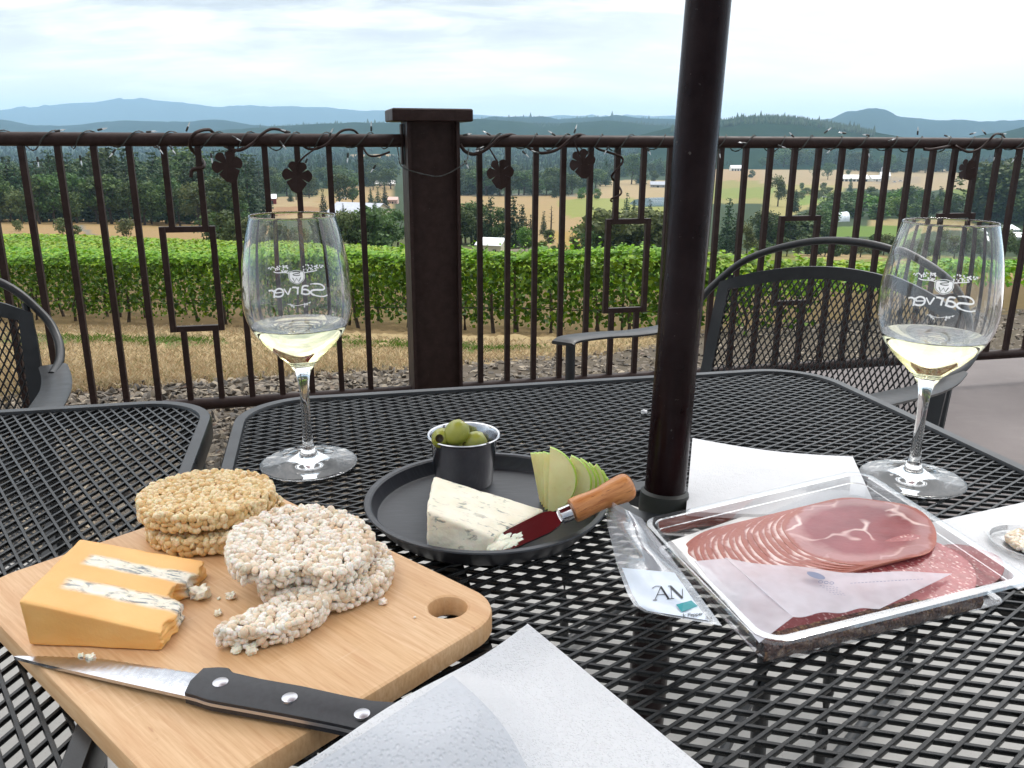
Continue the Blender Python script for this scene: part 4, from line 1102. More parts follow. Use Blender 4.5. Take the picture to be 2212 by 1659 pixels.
tag(r3, 'pale puffed rice cake lying flat on the board under another pale cake', 'rice cake', 'puffed rice cakes on the board')
bite = lambda x, y: (y < -.037 + .004 * math.sin(x * 80) + .003 * math.sin(x * 210)) and x < .022
r4 = rice_cake('rice_cake', .0468, CT, 57, M['rice_white'], bite); r4.location = at(648, 1160, BT + 2 * CT + .003) + Vector((0, 0, -CT)); r4.rotation_euler = tdeg(3.5, 5, 0)
tag(r4, 'pale puffed rice cake with a broken front edge leaning on the cake below', 'rice cake', 'puffed rice cakes on the board')
frag = lambda x, y: y > -.020 + .005 * math.sin(x * 60 + 1) or x > .034 or x < -.035
r5 = rice_cake('rice_cake_piece', .0440, CT, 69, M['rice_white'], frag)
pc = at(606, 1368, BT); r5.rotation_euler = tdeg(6, 0, 36); q5 = Matrix.Rotation(math.radians(36), 3, 'Z') @ Vector((0, -.0318, 0)); r5.location = (pc.x - q5.x, pc.y - q5.y, BT + .004)
tag(r5, 'broken crescent of pale rice cake in the middle of the board', 'rice cake')
crumbs('cheese_crumb', ['blue cheese smear on the left tip of the broken rice crescent', 'little cheese lump hanging at the near edge of the rice crescent', 'cheese lump under the left end of the rice crescent'], 'crumb', [(508, 1392, .0046), (545, 1411, .0034), (512, 1408, .003)], M['blue'])

# ------------------------------------------------------------------ serrated knife
def bread_knife():
    zb = BT + .0058
    tip = at(30, 1420, BT + .0015); hb = at(437, 1486, zb); he = at(838, 1562, zb)
    ax = (he - tip); ax.z = 0; ax.normalize(); sd = Vector((-ax.y, ax.x, 0))
    L1 = (hb - tip).length; L2 = (he - hb).length
    t = thing('bread_knife', 'serrated knife with black riveted handle lying along the near board edge', 'knife', (tip.x, tip.y, BT))
    def W_(a, b, z): p = tip + ax * a + sd * b; return Vector((p.x, p.y, z))
    zz = lambda a: BT + .0012 + .0045 * min(1, a / L1)
    n = 90; bot, top = [], []
    up, lo = [], []
    for i in range(n + 1):
        a = (L1 + .004) * i / n; f = a / L1
        w_up = .0105 * min(1, (f * 2.4) ** .6) if f < .42 else .0105
        ser = .0007 * abs(math.sin(a * PI / .0042)) if .06 < f < .93 else 0
        up.append((a, w_up - ser)); lo.append((a, -.0095 * min(1, f ** .85 * 1.02) + .0 ))
    V = []
    for a, b in up: V.append(W_(a, b, zz(a) + .0002))
    for a, b in up: V.append(W_(a, b - .0035 if b > .006 else b * .6, zz(a) + .0010))
    for a, b in lo: V.append(W_(a, b, zz(a) + .0010))
    for a, b in lo: V.append(W_(a, b, zz(a) - .0010))
    for a, b in up: V.append(W_(a, b, zz(a) - .0003))
    mb = MB(); mb.grid(V, 5, n + 1); mb.build('blade', M['blade'], t, True, 25)
    # handle scales with a swelling at the front and a hooked butt
    ctrl = [(-.004, .0095, -.011), (.003, .0125, -.0115), (.008, .0135, -.0125), (.012, .0105, -.013), (.03, .0095, -.0125), (.055, .0098, -.012), (.08, .0086, -.012), (.094, .0085, -.0125), (.105, .0105, -.0135), (L2 - .004, .0125, -.0145), (L2, .0105, -.012)]
    ts = np.linspace(-.004, L2, 46); cu = np.interp(ts, [c[0] for c in ctrl], [c[1] for c in ctrl]) * .93; clo = np.interp(ts, [c[0] for c in ctrl], [c[2] for c in ctrl]) * .86
    for nm, z0, z1 in (('handle_scale', zb - .0046, zb - .0009), ('handle_scale', zb + .0009, zb + .0062)):
        mb = MB(); V = []; ups = z1 > zb
        for a, u, l in zip(ts, cu, clo):
            ins = .0028
            prof = [(u, z0), (u, z1 - .0016), (u - ins * .6, z1), (l + ins * 1.9, z1), (l, z1 - .0035), (l, z0)] if ups else [(u, z1), (l, z1), (l, z0 + .001), (l + .0015, z0), (u - .0015, z0), (u, z0 + .001)]
            if not ups: prof = prof[::-1]
            for b, z in prof: V.append(W_(L1 + a, b, z))
        mb.grid(V, len(ts), 6); n6 = len(ts)
        mb.f += [(i * 6 + 5, i * 6, i * 6 + 6, i * 6 + 11) for i in range(n6 - 1)] + [tuple(range(6)), tuple((n6 - 1) * 6 + j for j in range(5, -1, -1))]; mb.m = [0] * len(mb.f)
        mb.build(nm, M['handle'], t, True, 35)
    mb = MB(); mb.prism([W_(L1 + a, b, zb - .00088) for a, b in [(x, y - .0002) for x, y in zip(ts, clo)] + [(x, y - .0008) for x, y in zip(ts[::-1], cu[::-1])]], [W_(L1 + a, b, zb + .00088) for a, b in [(x, y - .0002) for x, y in zip(ts, clo)] + [(x, y - .0008) for x, y in zip(ts[::-1], cu[::-1])]]); mb.build('tang', M['rivet'], t, False)
    for x, y in ((476, 1473), (625.5, 1506), (782, 1541)):
        p = at(x, y, zb + .0065); mb = MB(); mb.lathe([(.0040, -.0012), (.0040, .0), (.0036, .0003), (0, .00045)], 20, p); mb.build('rivet', M['rivet'], t)
    crumbs('cheese_crumb', ['smear of cheese stuck to the middle of the serrated blade', 'small cheese bit stuck near the blade smear'], 'crumb', [(196, 1424, .0026), (176, 1420, .0018)], M['blue'], None, BT + .002)
    return W_, L1
KW, KL1 = bread_knife()

# ------------------------------------------------------------------ black plate with cup, olives, blue cheese, apple and spreader
p1, p2 = at(783, 1086, TZ + .018), at(1320, 1104, TZ + .018)
pn, pf = at(1052, 1197, TZ + .018), at(1090, 978, TZ + .018)
PCx, PCy = (p1.x + p2.x) / 2, (pn.y + pf.y) / 2; PR = (p2.x - p1.x) / 2
PZ = TT + .0055
mb = MB(); mb.lathe([(0, 0), (PR * .80, 0), (PR * .86, .001), (PR * .975, .014), (PR, .0172), (PR * .995, .0182), (PR * .955, .0182), (PR * .94, .017), (PR * .915, .009), (PR * .895, .0062), (PR * .87, .0055), (0, .0055)], 96, (PCx, PCy, TT))
tag(mb.build('plate', M['plate'], None, True, 25), 'round matte black plate with a raised rim under the cheese and apple', 'plate')
cb_ = at(1003, 1045, PZ); cup_c = Vector((at(1003, 1041, PZ).x, at(1003, 1041, PZ).y, PZ))
mb = MB(); ch = .0445
mb.lathe([(0, .0004), (.0245, .0), (.0254, .0012), (.0292, ch - .003), (.0305, ch - .0012), (.0318, ch - .0004), (.0322, ch + .0006), (.0316, ch + .0014), (.0300, ch + .0010), (.0284, ch - .002), (.0246, .002), (0, .0018)], 64, cup_c)
tag(mb.build('sauce_cup', M['steel'], None, True, 40), 'small polished steel cup holding green olives on the black plate', 'cup')
def olive(x, y, z, r, axis, label):
    c = at(x, y, z); q = Vector((0, 0, 1)).rotation_difference(Vector(axis).normalized()).to_matrix(); mb = MB(); L = r * 1.18
    prof = [(.30 * r, L * .55), (.33 * r, L * .86), (.40 * r, L * .93)] + [(r * math.sin(a), L * math.cos(a)) for a in np.linspace(.50, PI - .45, 14)] + [(.35 * r, -L * .88), (.3 * r, -L * .6)]
    mb.lathe(prof[:3], 24, c, q, 1); mb.lathe(prof[2:-1], 24, c, q, 0); mb.lathe([(.0, L * .5), (.30 * r, L * .55)], 24, c, q, 1); mb.lathe(prof[-2:] + [(0, -L * .55)], 24, c, q, 1)
    tag(mb.build('olive', [M['olive'], M['olive_hole']], None, True, 60), label, 'olive', 'green olives in the steel cup')
oz = PZ + ch
olive(986, 936, oz + .007, .0107, (.5, .3, .75), 'plump green olive sitting highest in the steel cup')
olive(955, 947, oz + .002, .0092, (-.15, -1, .35), 'pitted green olive showing its round hole at the cup rim')
olive(1024, 958, oz - .003, .0102, (.8, .2, .5), 'green olive low at the right inside of the cup')
olive(1000, 968, oz - .007, .0095, (.2, -.5, .3), 'green olive mostly hidden beneath the other olives')
olive(968, 975, oz - .016, .0100, (.9, .1, .3), 'green olive at the bottom of the cup under the pitted one')

def blue_wedge():
    h1, h2 = .0325, .0135
    top = [at(920, 1103, PZ + h1), at(1066, 1162, PZ + h2), at(936, 1026, PZ + h1), at(1176, 1100, PZ + h2)]
    bot = [Vector((p.x, p.y, PZ + .0003)) for p in top]; bot[0] += Vector((.001, -.003, 0)); bot[1] += Vector((-.004, -.003, 0))
    V, Fc, UV = rounded_hex(bot + top, (.06, .07, .22), 34, .0011, 55, 3)
    tag(mesh_obj('blue_cheese_wedge', V, Fc, M['blue'], None, True, None), 'creamy white blue-veined cheese wedge on the black plate', 'cheese')
blue_wedge()

def apple_slice(base, lean, yaw, label, H=.054, sag=.0205, th=.0042):
    """half moon slice standing on its lower tip; chord on the left, skin on the right"""
    n = 22; R_ = (H * H / 4 + sag * sag) / (2 * sag); pts = []
    for k in range(n + 1):
        a = math.asin(H / 2 / R_) * (2 * k / n - 1); pts.append((R_ * math.cos(a) - (R_ - sag), H / 2 + R_ * math.sin(a)))
    Rm = Matrix.Rotation(yaw, 3, 'Z') @ Matrix.Rotation(lean, 3, 'Y'); b = Vector(base)
    W_ = lambda x, y, z: b + Rm @ Vector((x, y, z))
    t = thing('apple_slice', label, 'apple slice', base, 0, 'thin green apple slices fanned on the plate')
    mb = MB(); core = [(x * .97, z) for x, z in pts]
    F_ = [W_(x, -th * (.25 + .35 * x / sag), z) for x, z in core]; B_ = [W_(x, th * (.25 + .35 * x / sag), z) for x, z in core]
    mb.prism(F_, B_); mb.build('flesh', M['apple'], t, True, 30)
    mb = MB(); V = []
    for x, z in pts:
        hw = th * (.25 + .35 * x / sag) + .0002
        V += [W_(x * .955, -hw, z), W_(x * 1.0, -hw * .7, z), W_(x * 1.015 + .0002, 0, z), W_(x * 1.0, hw * .7, z), W_(x * .955, hw, z)]
    mb.grid(V, len(pts), 5); mb.build('skin', M['apple_skin'], t, True, 60)
ab = at(1183, 1106, PZ)
APL = ['foremost apple slice standing upright with its cut face towards the camera']
apple_slice(ab, math.radians(1), math.radians(-2), APL[0], .057, .0225, .005)
ord_ = ['first', 'second', 'third', 'fourth', 'fifth', 'sixth']
for k in range(4):
    bb = ab + Vector((-.0022 - .0012 * k, .0052 + .0050 * k, 0))
    apple_slice(bb, math.radians(-2.5 - 2.8 * k), math.radians(3 - 2 * k), ord_[k] + ' apple slice behind the upright one, tip fanned to the left', .051 - .0022 * k, .020)
ord_ += ['seventh', 'eighth', 'ninth']
for k in range(6):
    bb = ab + Vector((.003 + .0014 * k, .007 + .0046 * k, 0))
    apple_slice(bb, math.radians(16 + 8 * k), math.radians(-4 - 3 * k), ord_[k] + ' apple slice leaning right behind the wooden knife handle', .050 - .0008 * (k % 3), .026, .0052)

def spreader():
    tip = at(1057, 1184, PZ + .006); end = at(1366, 1046, PZ + .043); ax = (end - tip).normalized(); L = (end - tip).length
    vw = (Vector(CP) - tip).normalized()
    nrm = (Vector((.10, -.28, 1.0))); nrm = (nrm - ax * nrm.dot(ax)).normalized(); sd = nrm.cross(ax)
    t = thing('cheese_spreader', 'small spreader with wooden handle resting across the plate rim', 'cheese knife', (tip.x, tip.y, PZ))
    W_ = lambda a, b, c: tip + ax * a + sd * b + nrm * c
    out = [(0, -.0075), (.003, -.0095), (.02, -.0105), (.045, -.0105), (.053, -.0085), (.059, -.0035), (.064, -.003), (.064, .003), (.058, .0035), (.0535, .0085), (.047, .0105), (.02, .0090), (.004, .0055), (.0, .003)]
    mb = MB(); mb.prism([W_(a, b, -.0007) for a, b in out], [W_(a, b, .0007) for a, b in out]); mb.build('blade', M['mirror'], t, False)
    q = Matrix((sd, nrm, ax)).transposed()
    mb = MB(); mb.lathe([(0, .0565), (.0046, .0568), (.0064, .058), (.0064, .069), (.0058, .0700), (0, .0702)], 24, tip, q); mb.build('ferrule', M['steel'], t, True, 35)
    mb = MB(); hl = L - .068
    pr = [(.0, .068), (.0082, .0682), (.0092, .0695), (.0094, .075), (.0088, .083), (.0086, .092), (.0092, .068 + hl * .55), (.0104, .068 + hl * .75), (.0108, .068 + hl * .86), (.0098, .068 + hl * .94), (.0068, .068 + hl * .985), (.0, .068 + hl)]
    c = catmull([(r, 0, z) for r, z in pr], 3)
    o = MB(); o.lathe([(max(p.x, 0), p.z) for p in c], 28, (0, 0, 0)); ob = o.build('handle', m_oak(), t, True, 40)
    ob.matrix_parent_inverse = world_m(t).inverted(); ob.matrix_basis = Matrix.Translation(tip) @ q.to_4x4()
    for q_, (a_, b_, r_) in enumerate(((.011, .002, .0042), (.017, -.005, .0036), (.022, -.0005, .0026))):
        V, Fc = blob(r_, 30 + q_, (1.5, .9, .14), 1.1); V = np.array([W_(p[0] + a_, p[1] + b_, p[2] + .0009) for p in V]); tag(mesh_obj('cheese_smear', V, Fc, M['blue']), ['cheese smear across the middle of the spreader blade', 'cheese smear along the lower edge of the spreader blade', 'small cheese smear nearest the middle of the spreader blade'][q_], 'cheese smear')
    V, Fc = blob(.0055, 9, (1.2, .9, .25)); V = np.array([W_(p[0] + .006, p[1] - .002, p[2] + .001) for p in V]); tag(mesh_obj('cheese_smear', V, Fc, M['blue']), 'smear of soft cheese left on the tip of the spreader', 'cheese smear')
spreader()

# ------------------------------------------------------------------ wine glasses
GP = [(.0, .0008), (.030, .0006), (.0440, .0012), (.0449, .0022), (.0440, .0031), (.030, .0048), (.016, .0082), (.0085, .0125), (.0058, .018), (.0047, .028), (.0043, .045), (.0042, .062), (.0047, .078), (.0066, .090), (.0110, .0985), (.0190, .1070), (.0290, .1165), (.0385, .1280), (.0447, .1405), (.0479, .1530), (.0485, .1640), (.0478, .1780), (.0455, .1960), (.0420, .2150), (.0372, .2345)]
GH = .2345
def prof_fine(P, m=5): return [(max(0.0, q.x), q.z) for q in catmull([(r, 0, z) for r, z in P], m)]
_gs = np.poly1d(np.polyfit([q[1] for q in GP[14:]], [q[0] for q in GP[14:]], 6))
GP = GP[:15] + [(float(_gs(z)), float(z)) for z in np.linspace(.1010, .2345, 90)]
_gz, _gr = [q[1] for q in GP[14:]], [q[0] for q in GP[14:]]
def r_at(z): return float(_gs(z)) if z > .1012 else float(np.interp(z, _gz, _gr))
WL = .1380
def ribbon(mb, pts, w, fn, mi=0, off=0.0):
    n = len(pts)
    L, R_ = [], []
    for i in range(n):
        a = pts[max(i - 1, 0)]; b = pts[min(i + 1, n - 1)]; d = Vector((b[0] - a[0], b[1] - a[1])); d = d.normalized() if d.length else Vector((1, 0))
        nx, ny = -d.y, d.x; ww = w[i] if isinstance(w, list) else w
        L.append(fn(pts[i][0] + nx * ww / 2, pts[i][1] + ny * ww / 2, off)); R_.append(fn(pts[i][0] - nx * ww / 2, pts[i][1] - ny * ww / 2, off))
    mb.add(L + R_, [(i, i + 1, n + i + 1, n + i) for i in range(n - 1)], mi)
def c2(pts, m=5): return [(p.x, p.y) for p in catmull([(x, y, 0) for x, y in pts], m)]
def logo(mb, fn):
    """traced strokes of the print on the bowl, in its own units; the print faces away, so it reads mirrored from here"""
    w = 28
    ribbon(mb, c2([(1096, 1272), (1150, 1264), (1240, 1262), (1310, 1282), (1346, 1318), (1338, 1346), (1290, 1360), (1200, 1362), (1130, 1372), (1102, 1400), (1118, 1430), (1180, 1456), (1260, 1467), (1340, 1462), (1402, 1438)]), [12] * 6 + [26] * 22 + [32] * 26 + [20] * 17, fn)
    ribbon(mb, c2([(1066, 1304), (1030, 1296), (980, 1304), (962, 1340), (955, 1390), (946, 1436)]), w, fn)
    ribbon(mb, c2([(960, 1362), (1010, 1358), (1060, 1374), (1080, 1402), (1064, 1430), (1010, 1438), (952, 1424)]), w, fn)
    ribbon(mb, c2([(900, 1312), (888, 1360), (880, 1436)]), w, fn); ribbon(mb, c2([(892, 1346), (860, 1322), (800, 1318)]), w, fn)
    ribbon(mb, [(774, 1324), (748, 1380), (722, 1434)], 26, fn); ribbon(mb, [(722, 1434), (690, 1380), (660, 1330)], 20, fn)
    ribbon(mb, c2([(512, 1388), (570, 1386), (640, 1384)]), 18, fn); ribbon(mb, c2([(512, 1388), (518, 1345), (570, 1322), (628, 1340), (648, 1392), (622, 1440), (560, 1452), (500, 1438)]), w, fn)
    ribbon(mb, c2([(496, 1336), (490, 1400), (480, 1462)]), w, fn); ribbon(mb, c2([(492, 1366), (450, 1338), (392, 1340)]), w, fn)
    sh = c2([(752, 1062), (800, 1052), (885, 1036), (960, 1052), (1012, 1062), (1020, 1120), (1012, 1180), (970, 1232), (888, 1270), (800, 1232), (758, 1180), (748, 1110), (752, 1062)], 4)
    k = len(sh) - 1; ctr = fn(884, 1150, 0); mb.add([fn(x, y, 0) for x, y in sh[:k]] + [ctr], [(i, (i + 1) % k, k) for i in range(k)], 0)
    ins = [(884 + (x - 884) * .90, 1150 + (y - 1150) * .90) for x, y in sh]; ribbon(mb, ins, 9, fn, 1, -.0002)
    ribbon(mb, c2([(820, 1064), (880, 1060), (936, 1070), (930, 1086), (860, 1096), (826, 1108), (850, 1122), (900, 1126), (944, 1118)]), 14, fn, 1, -.0003)
    ribbon(mb, [(816, 1160), (846, 1226), (880, 1168), (914, 1226), (950, 1160)], 15, fn, 1, -.0003)
    ribbon(mb, c2([(748, 1082), (680, 1068), (560, 1062), (500, 1040)]), 14, fn); ribbon(mb, c2([(1018, 1082), (1080, 1070), (1180, 1054), (1240, 1036)]), 14, fn)
    rr = random.Random(4)
    for x0, x1 in ((400, 745), (1005, 1362)):
        for _ in range(74):
            x, y = rr.uniform(x0, x1), rr.uniform(950, 1064); f = (x - x0) / (x1 - x0); f = 1 - f if x0 < 700 else f
            if y > 1062 - 88 * f ** 1.3 + 4 or y < 944 + 10 * (1 - f): continue
            r = rr.uniform(8, 13); a0 = rr.uniform(0, 6)
            mb.add([fn(x + r * math.cos(a0 + a) * (1.5 if rr.random() < .2 else 1), y + r * math.sin(a0 + a), 0) for a in (0, 1.05, 2.1, 3.15, 4.2, 5.25)], [(0, 1, 2, 3, 4, 5)], 0)
    ribbon(mb, c2([(700, 1584), (760, 1596), (830, 1612), (900, 1612), (960, 1598), (1040, 1580), (1100, 1560)]), 9, fn)
    for x, y, s in ((770, 1610, 30), (744, 1590, 20), (800, 1634, 22), (990, 1600, 30), (1030, 1598, 24), (984, 1634, 20), (1076, 1572, 18)):
        mb.add([fn(x + s * (1 if i % 2 else .5) * math.cos(i * PI / 5), y + s * (1 if i % 2 else .5) * math.sin(i * PI / 5), 0) for i in range(10)], [tuple(range(10))], 0)
def wine_glass(x, y, label, wlabel, lx):
    c = at(x, y, TT); t = thing('wine_glass', label, 'wine glass', c)
    outer = prof_fine(GP[:16], 4)[:-1] + GP[15:]; inn = [(max(r_at(z) - .00105, .0), z) for z in np.linspace(.1010, .2345, 90)[2:]]; inn = [(0, .0992), (.006, .0996)] + [p for p in inn if p[1] > .1005]
    # inner wall follows the bowl a millimetre inside
    pr = outer + [(GP[-1][0] - .0004, GH + .0004), (GP[-1][0] - .0009, GH)] + inn[::-1]
    mb = MB(); mb.lathe(pr, 72, c); mb.build('glass_body', M['glass'], t, True, 60)
    mb = MB(); d = Vector((c.x, c.y, 0)).normalized(); ang0 = math.atan2(d.y, d.x)
    # far side of the bowl, x to the left/right of its axis as seen in the photograph
    Rz = r_at(.158); Df = math.hypot(c.x, c.y) + Rz
    mpp = .125 / F_PX * (Df * .96 + .14 * .28) / 1.0
    def fn(zx, zy, off):
        h = GH - .0885 - (zy - 1150) * mpp * 1.03 + .0265; ang = ang0 - (zx - 880 + lx) * mpp / Rz
        r = r_at(h) + .00025 + off; return c + Vector((r * math.cos(ang), r * math.sin(ang), h))
    logo(mb, fn); mb.build('printed_logo', [M['print'], M['print_dark']], t, False)
    wp = [(0, .09935), (.0058, .0997)] + [(r_at(z) - .00105 + .00025, z) for z in np.linspace(.1010, .2345, 90)[:25]]
    wp = wp + [(r_at(WL) - .0016, WL - .0005), (r_at(WL) - .004, WL - .0008), (0, WL - .0008)]
    mb = MB(); mb.lathe(wp, 72, c); tag(mb.build('white_wine', M['wine'], None, True, 50), wlabel, 'wine')
wine_glass(668, 1003, 'stemmed wine glass with printed emblem, left behind the rice cakes', 'pale white wine in the left-hand glass near the gap between the tables', 0)
wine_glass(1969, 1037, 'stemmed wine glass with printed emblem, right behind the meat tray', 'pale white wine in the right-hand glass behind the meat tray', 40)

# ------------------------------------------------------------------ napkins
wav = lambda x, y, a, s: a * fbm((x, y, s), 22, 2)
quad_sheet('paper_napkin', [(1496, 946), (1842, 986), (1893, 1097), (1482, 1104)], lambda x, y, u, v: TT + .0052 + wav(x, y, .0008, 1) + .002 * (1 - u) * v, M['napkin'], 'folded white napkin lying behind the meat tray next to the pole', 'napkin', thick=.0042, curve=lambda p, u, v: (p[0], p[1] + 8 * math.sin(PI * u) * (1 - v) * 1.0 + 10 * math.sin(PI * u) * v))
quad_sheet('paper_napkin', [(1967, 1138), (2262, 1074), (2440, 1190), (2200, 1272)], lambda x, y, u, v: TT + .0012 + wav(x, y, .0006, 5) + .0012 * math.sin(u * 7), M['napkin'], 'flat white napkin running under the right end of the meat tray', 'napkin', thick=.0009)
hA = Vector((KW(KL1, 0, 0).x, KW(KL1, 0, 0).y, 0)); hB = Vector((KW(KL1 + .125, 0, 0).x, KW(KL1 + .125, 0, 0).y, 0))
def drape(x, y):
    a, b = on_board(x, y); d = max(abs(a) - bL / 2, abs(b) - bW / 2); f = 1 - min(1, max(0, (d + .001) / .045)); f = f * f * (3 - 2 * f)
    p = Vector((x, y, 0)); hd = hB - hA; tt = max(0, min(1, (p - hA).dot(hd) / hd.length_squared)); dist = (p - hA - hd * tt).length
    g = 1 - min(1, max(0, (dist - .017) / .055)); g = g * g * (3 - 2 * g)
    return TT + .0012 + max(f * (BT - TT + .0004), g * (BT - TT + .0150), f * (BT - TT) * .6 + g * .012)
quad_sheet('paper_napkin', [(1140, 1347), (1570, 1700), (1050, 1900), (628, 1664)], lambda x, y, u, v: drape(x, y) + wav(x, y, .0008, 9) + .0006, M['napkin'], 'white napkin draped over the knife handle and the near board corner', 'napkin', 50, 50, .0008,
           curve=lambda p, u, v: (p[0] + 6 * math.sin(PI * v * 2) * (1 - u), p[1] + 5 * math.sin(v * 9) * (1 - u)))
quad_sheet('paper_napkin', [(978, 1459), (1150, 1690), (860, 1840), (672, 1658)], lambda x, y, u, v: drape(x, y) + .0022 + wav(x, y, .0012, 19) + .0012 * math.sin(u * PI), M['napkin_thin'], 'thin grey-white napkin ply folded back over the front napkin', 'napkin', 40, 40, .0005,
           curve=lambda p, u, v: (p[0] + 22 * math.sin(PI * u) * (1 - v), p[1] - 8 * math.sin(PI * u) * (1 - v)))

# ------------------------------------------------------------------ meat tray
RZ = TT + .0235
tk = [at(x, y, RZ) for x, y in ((1383, 1121), (1862, 1010), (2238, 1252), (1652, 1399))]     # back left, back right, front right, front left
tcn = (tk[0] + tk[1] + tk[2] + tk[3]) / 4; tx = ((tk[1] - tk[0]) + (tk[2] - tk[3])).normalized(); tang = math.atan2(tx.y, tx.x)
def tray_loop(k, z, r, n=8):
    """loop on the fitted four corners shrunk by k metres with rounded corners"""
    out = []; P = [Vector((p.x, p.y, 0)) for p in tk]
    for i in range(4):
        p = P[i]; a = (P[i - 1] - p).normalized(); b = (P[(i + 1) % 4] - p).normalized(); bis = (a + b).normalized(); sn = math.sqrt((1 - a.dot(b)) / 2)
        q = p + bis * (k / sn); rr = max(r, .002); tl = rr / math.tan(math.acos(max(-1, min(1, a.dot(b)))) / 2); cc = q + bis * (rr / sn)
        s0, s1 = q + a * tl - cc, q + b * tl - cc
        for j in range(n + 1):
            f = j / n; w = (s0 * (1 - f) + s1 * f).normalized() * rr; out.append((cc.x + w.x, cc.y + w.y, z))
    return out
loops = [tray_loop(.0, RZ - .0022, .016), tray_loop(.0008, RZ - .0004, .016), tray_loop(.002, RZ, .015), tray_loop(.0065, RZ, .012), tray_loop(.0075, RZ - .0008, .011), tray_loop(.0082, RZ - .007, .010), tray_loop(.0088, RZ - .0075, .010), tray_loop(.0100, TT + .0026, .010), tray_loop(.0125, TT + .0008, .008)]
mb = MB(); k = len(loops[0])
for L in loops: mb.v += L
mb.f = [(a * k + i, a * k + (i + 1) % k, (a + 1) * k + (i + 1) % k, (a + 1) * k + i) for a in range(len(loops) - 1) for i in range(k)] + [tuple((len(loops) - 1) * k + i for i in range(k))]; mb.m = [0] * len(mb.f)
tray = thing('meat_tray', 'clear plastic tray of sliced cold meats with its printed lid peeled back', 'food tray', (tcn.x, tcn.y, TT))
mb.build('tray_shell', M['tray'], tray, True, 35)
# peeled lid: a curled film along the left rim
ts_, us_ = 26, 20
outer_px = [(0, 1304, 1074), (.25, 1313, 1140), (.5, 1333, 1222), (.75, 1356, 1284), (.88, 1370, 1308), (1, 1392, 1322)]
def film_px(t, s):
    ox = np.interp(t, [q[0] for q in outer_px], [q[1] for q in outer_px]); oy = np.interp(t, [q[0] for q in outer_px], [q[2] for q in outer_px])
    rx, ry = 1386 + (1560 - 1386) * t, 1119 + (1352 - 1119) * t
    return rx + (ox - rx) * s, ry + (oy - ry) * s
def film_z(t, s):
    curl = max(0, 1 - t / .62) ** .7
    return RZ + .0012 + .012 * math.sin(PI * min(1, s * 1.0)) * (1 - .5 * t) + .016 * curl * math.sin(PI * min(1, .25 + s * .75)) + .0016 * math.sin(t * 17 + s * 5) * (1 - s) * s * 4
V = []; 
for i in range(ts_):
    for j in range(us_):
        t, s = i / (ts_ - 1), j / (us_ - 1); V.append(at(*film_px(t, s), film_z(t, s)))
mb = MB(); mb.grid(V, ts_, us_); lid = mb.build('peeled_lid', M['film'], tray, True, 60)
def film_at(t, s, up=.0006): return at(*film_px(t, s), film_z(t, s)) + Vector((0, -.0002, up))
V = [film_at(.52 + .455 * i / 15, .14 + .80 * j / 15) for i in range(16) for j in range(16)]
mb = MB(); mb.grid(V, 16, 16); lb = mb.build('printed_label', M['label'], tray, True, 60)
def film_inv(x, y):
    best = None
    t, s = .8, .6
    for _ in range(25):
        fx, fy = film_px(t, s); e = 1e-3; ax_, ay_ = film_px(t + e, s); bx_, by_ = film_px(t, s + e)
        J = np.array([[(ax_ - fx) / e, (bx_ - fx) / e], [(ay_ - fy) / e, (by_ - fy) / e]]); d = np.linalg.solve(J, np.array([x - fx, y - fy])); t = min(1, max(0, t + d[0])); s = min(1, max(0, s + d[1]))
    return t, s
lab = lambda x, y, off: film_at(*film_inv(x, y), .0011 + off)
mb = MB()
for pts, w in (([(1414, 1299), (1427, 1271)], 1.4), ([(1427, 1270), (1444, 1297)], 4.2), ([(1419, 1288), (1437, 1287)], 1.4), ([(1410, 1299.5), (1419, 1299)], 1.5), ([(1440, 1297.5), (1449, 1296.5)], 1.5), ([(1451, 1296), (1449, 1270)], 1.4), ([(1448, 1269), (1474, 1295)], 4.2), ([(1474, 1296), (1474, 1275)], 1.4), ([(1446, 1296.6), (1456, 1295.6)], 1.4), ([(1408, 1274), (1416, 1269), (1427, 1269)], 1.2), ([(1443, 1269), (1449, 1268)], 1.4)):
    ribbon(mb, [(pts[0][0] + (pts[-1][0] - pts[0][0]) * k / 3, pts[0][1] + (pts[-1][1] - pts[0][1]) * k / 3) for k in range(4)] if len(pts) == 2 else pts, w, lab)
mb.add([lab(x, y, 0) for x, y in ((1460, 1309), (1476, 1304.5), (1493, 1300), (1507, 1312), (1490, 1319), (1472, 1325))], [(0, 1, 2, 3, 4, 5)], 1)
def text_strokes(mb, txt, x, y, size, slope, fn, mi=0, w=None):
    """small hand drawn capitals and lower case letters"""
    G = {'k': [[(0, 1), (0, 0)], [(.5, .6), (0, .3), (.5, 0)]], 'P': [[(0, 0), (0, 1), (.5, .95), (.55, .7), (.4, .5), (0, .48)]], 'e': [[(0, .32), (.5, .34), (.42, .6), (.15, .62), (0, .35), (.1, .05), (.5, .05)]],
         'p': [[(0, -.35), (0, .6)], [(0, .5), (.35, .6), (.5, .3), (.35, .02), (0, .1)]], 'r': [[(0, 0), (0, .6)], [(0, .4), (.35, .6)]], 'I': [[(.1, 0), (.1, 1)]], 't': [[(.15, .9), (.15, .1), (.35, 0)], [(0, .62), (.35, .62)]], 'a': [[(.45, .6), (.45, 0)], [(.45, .5), (.15, .6), (0, .3), (.15, 0), (.45, .12)]], '-': [[(.1, .3), (.4, .3)]]}
    cx_ = x
    for ch_ in txt:
        if ch_ == ' ': cx_ += size * .5; continue
        for st in G[ch_]: ribbon(mb, [(cx_ + a * size, y - b * size * .9 + (cx_ + a * size - x) * slope) for a, b in st], w or size * .14, fn, mi)
        cx_ += size * (.38 if ch_ in 'I' else .68)
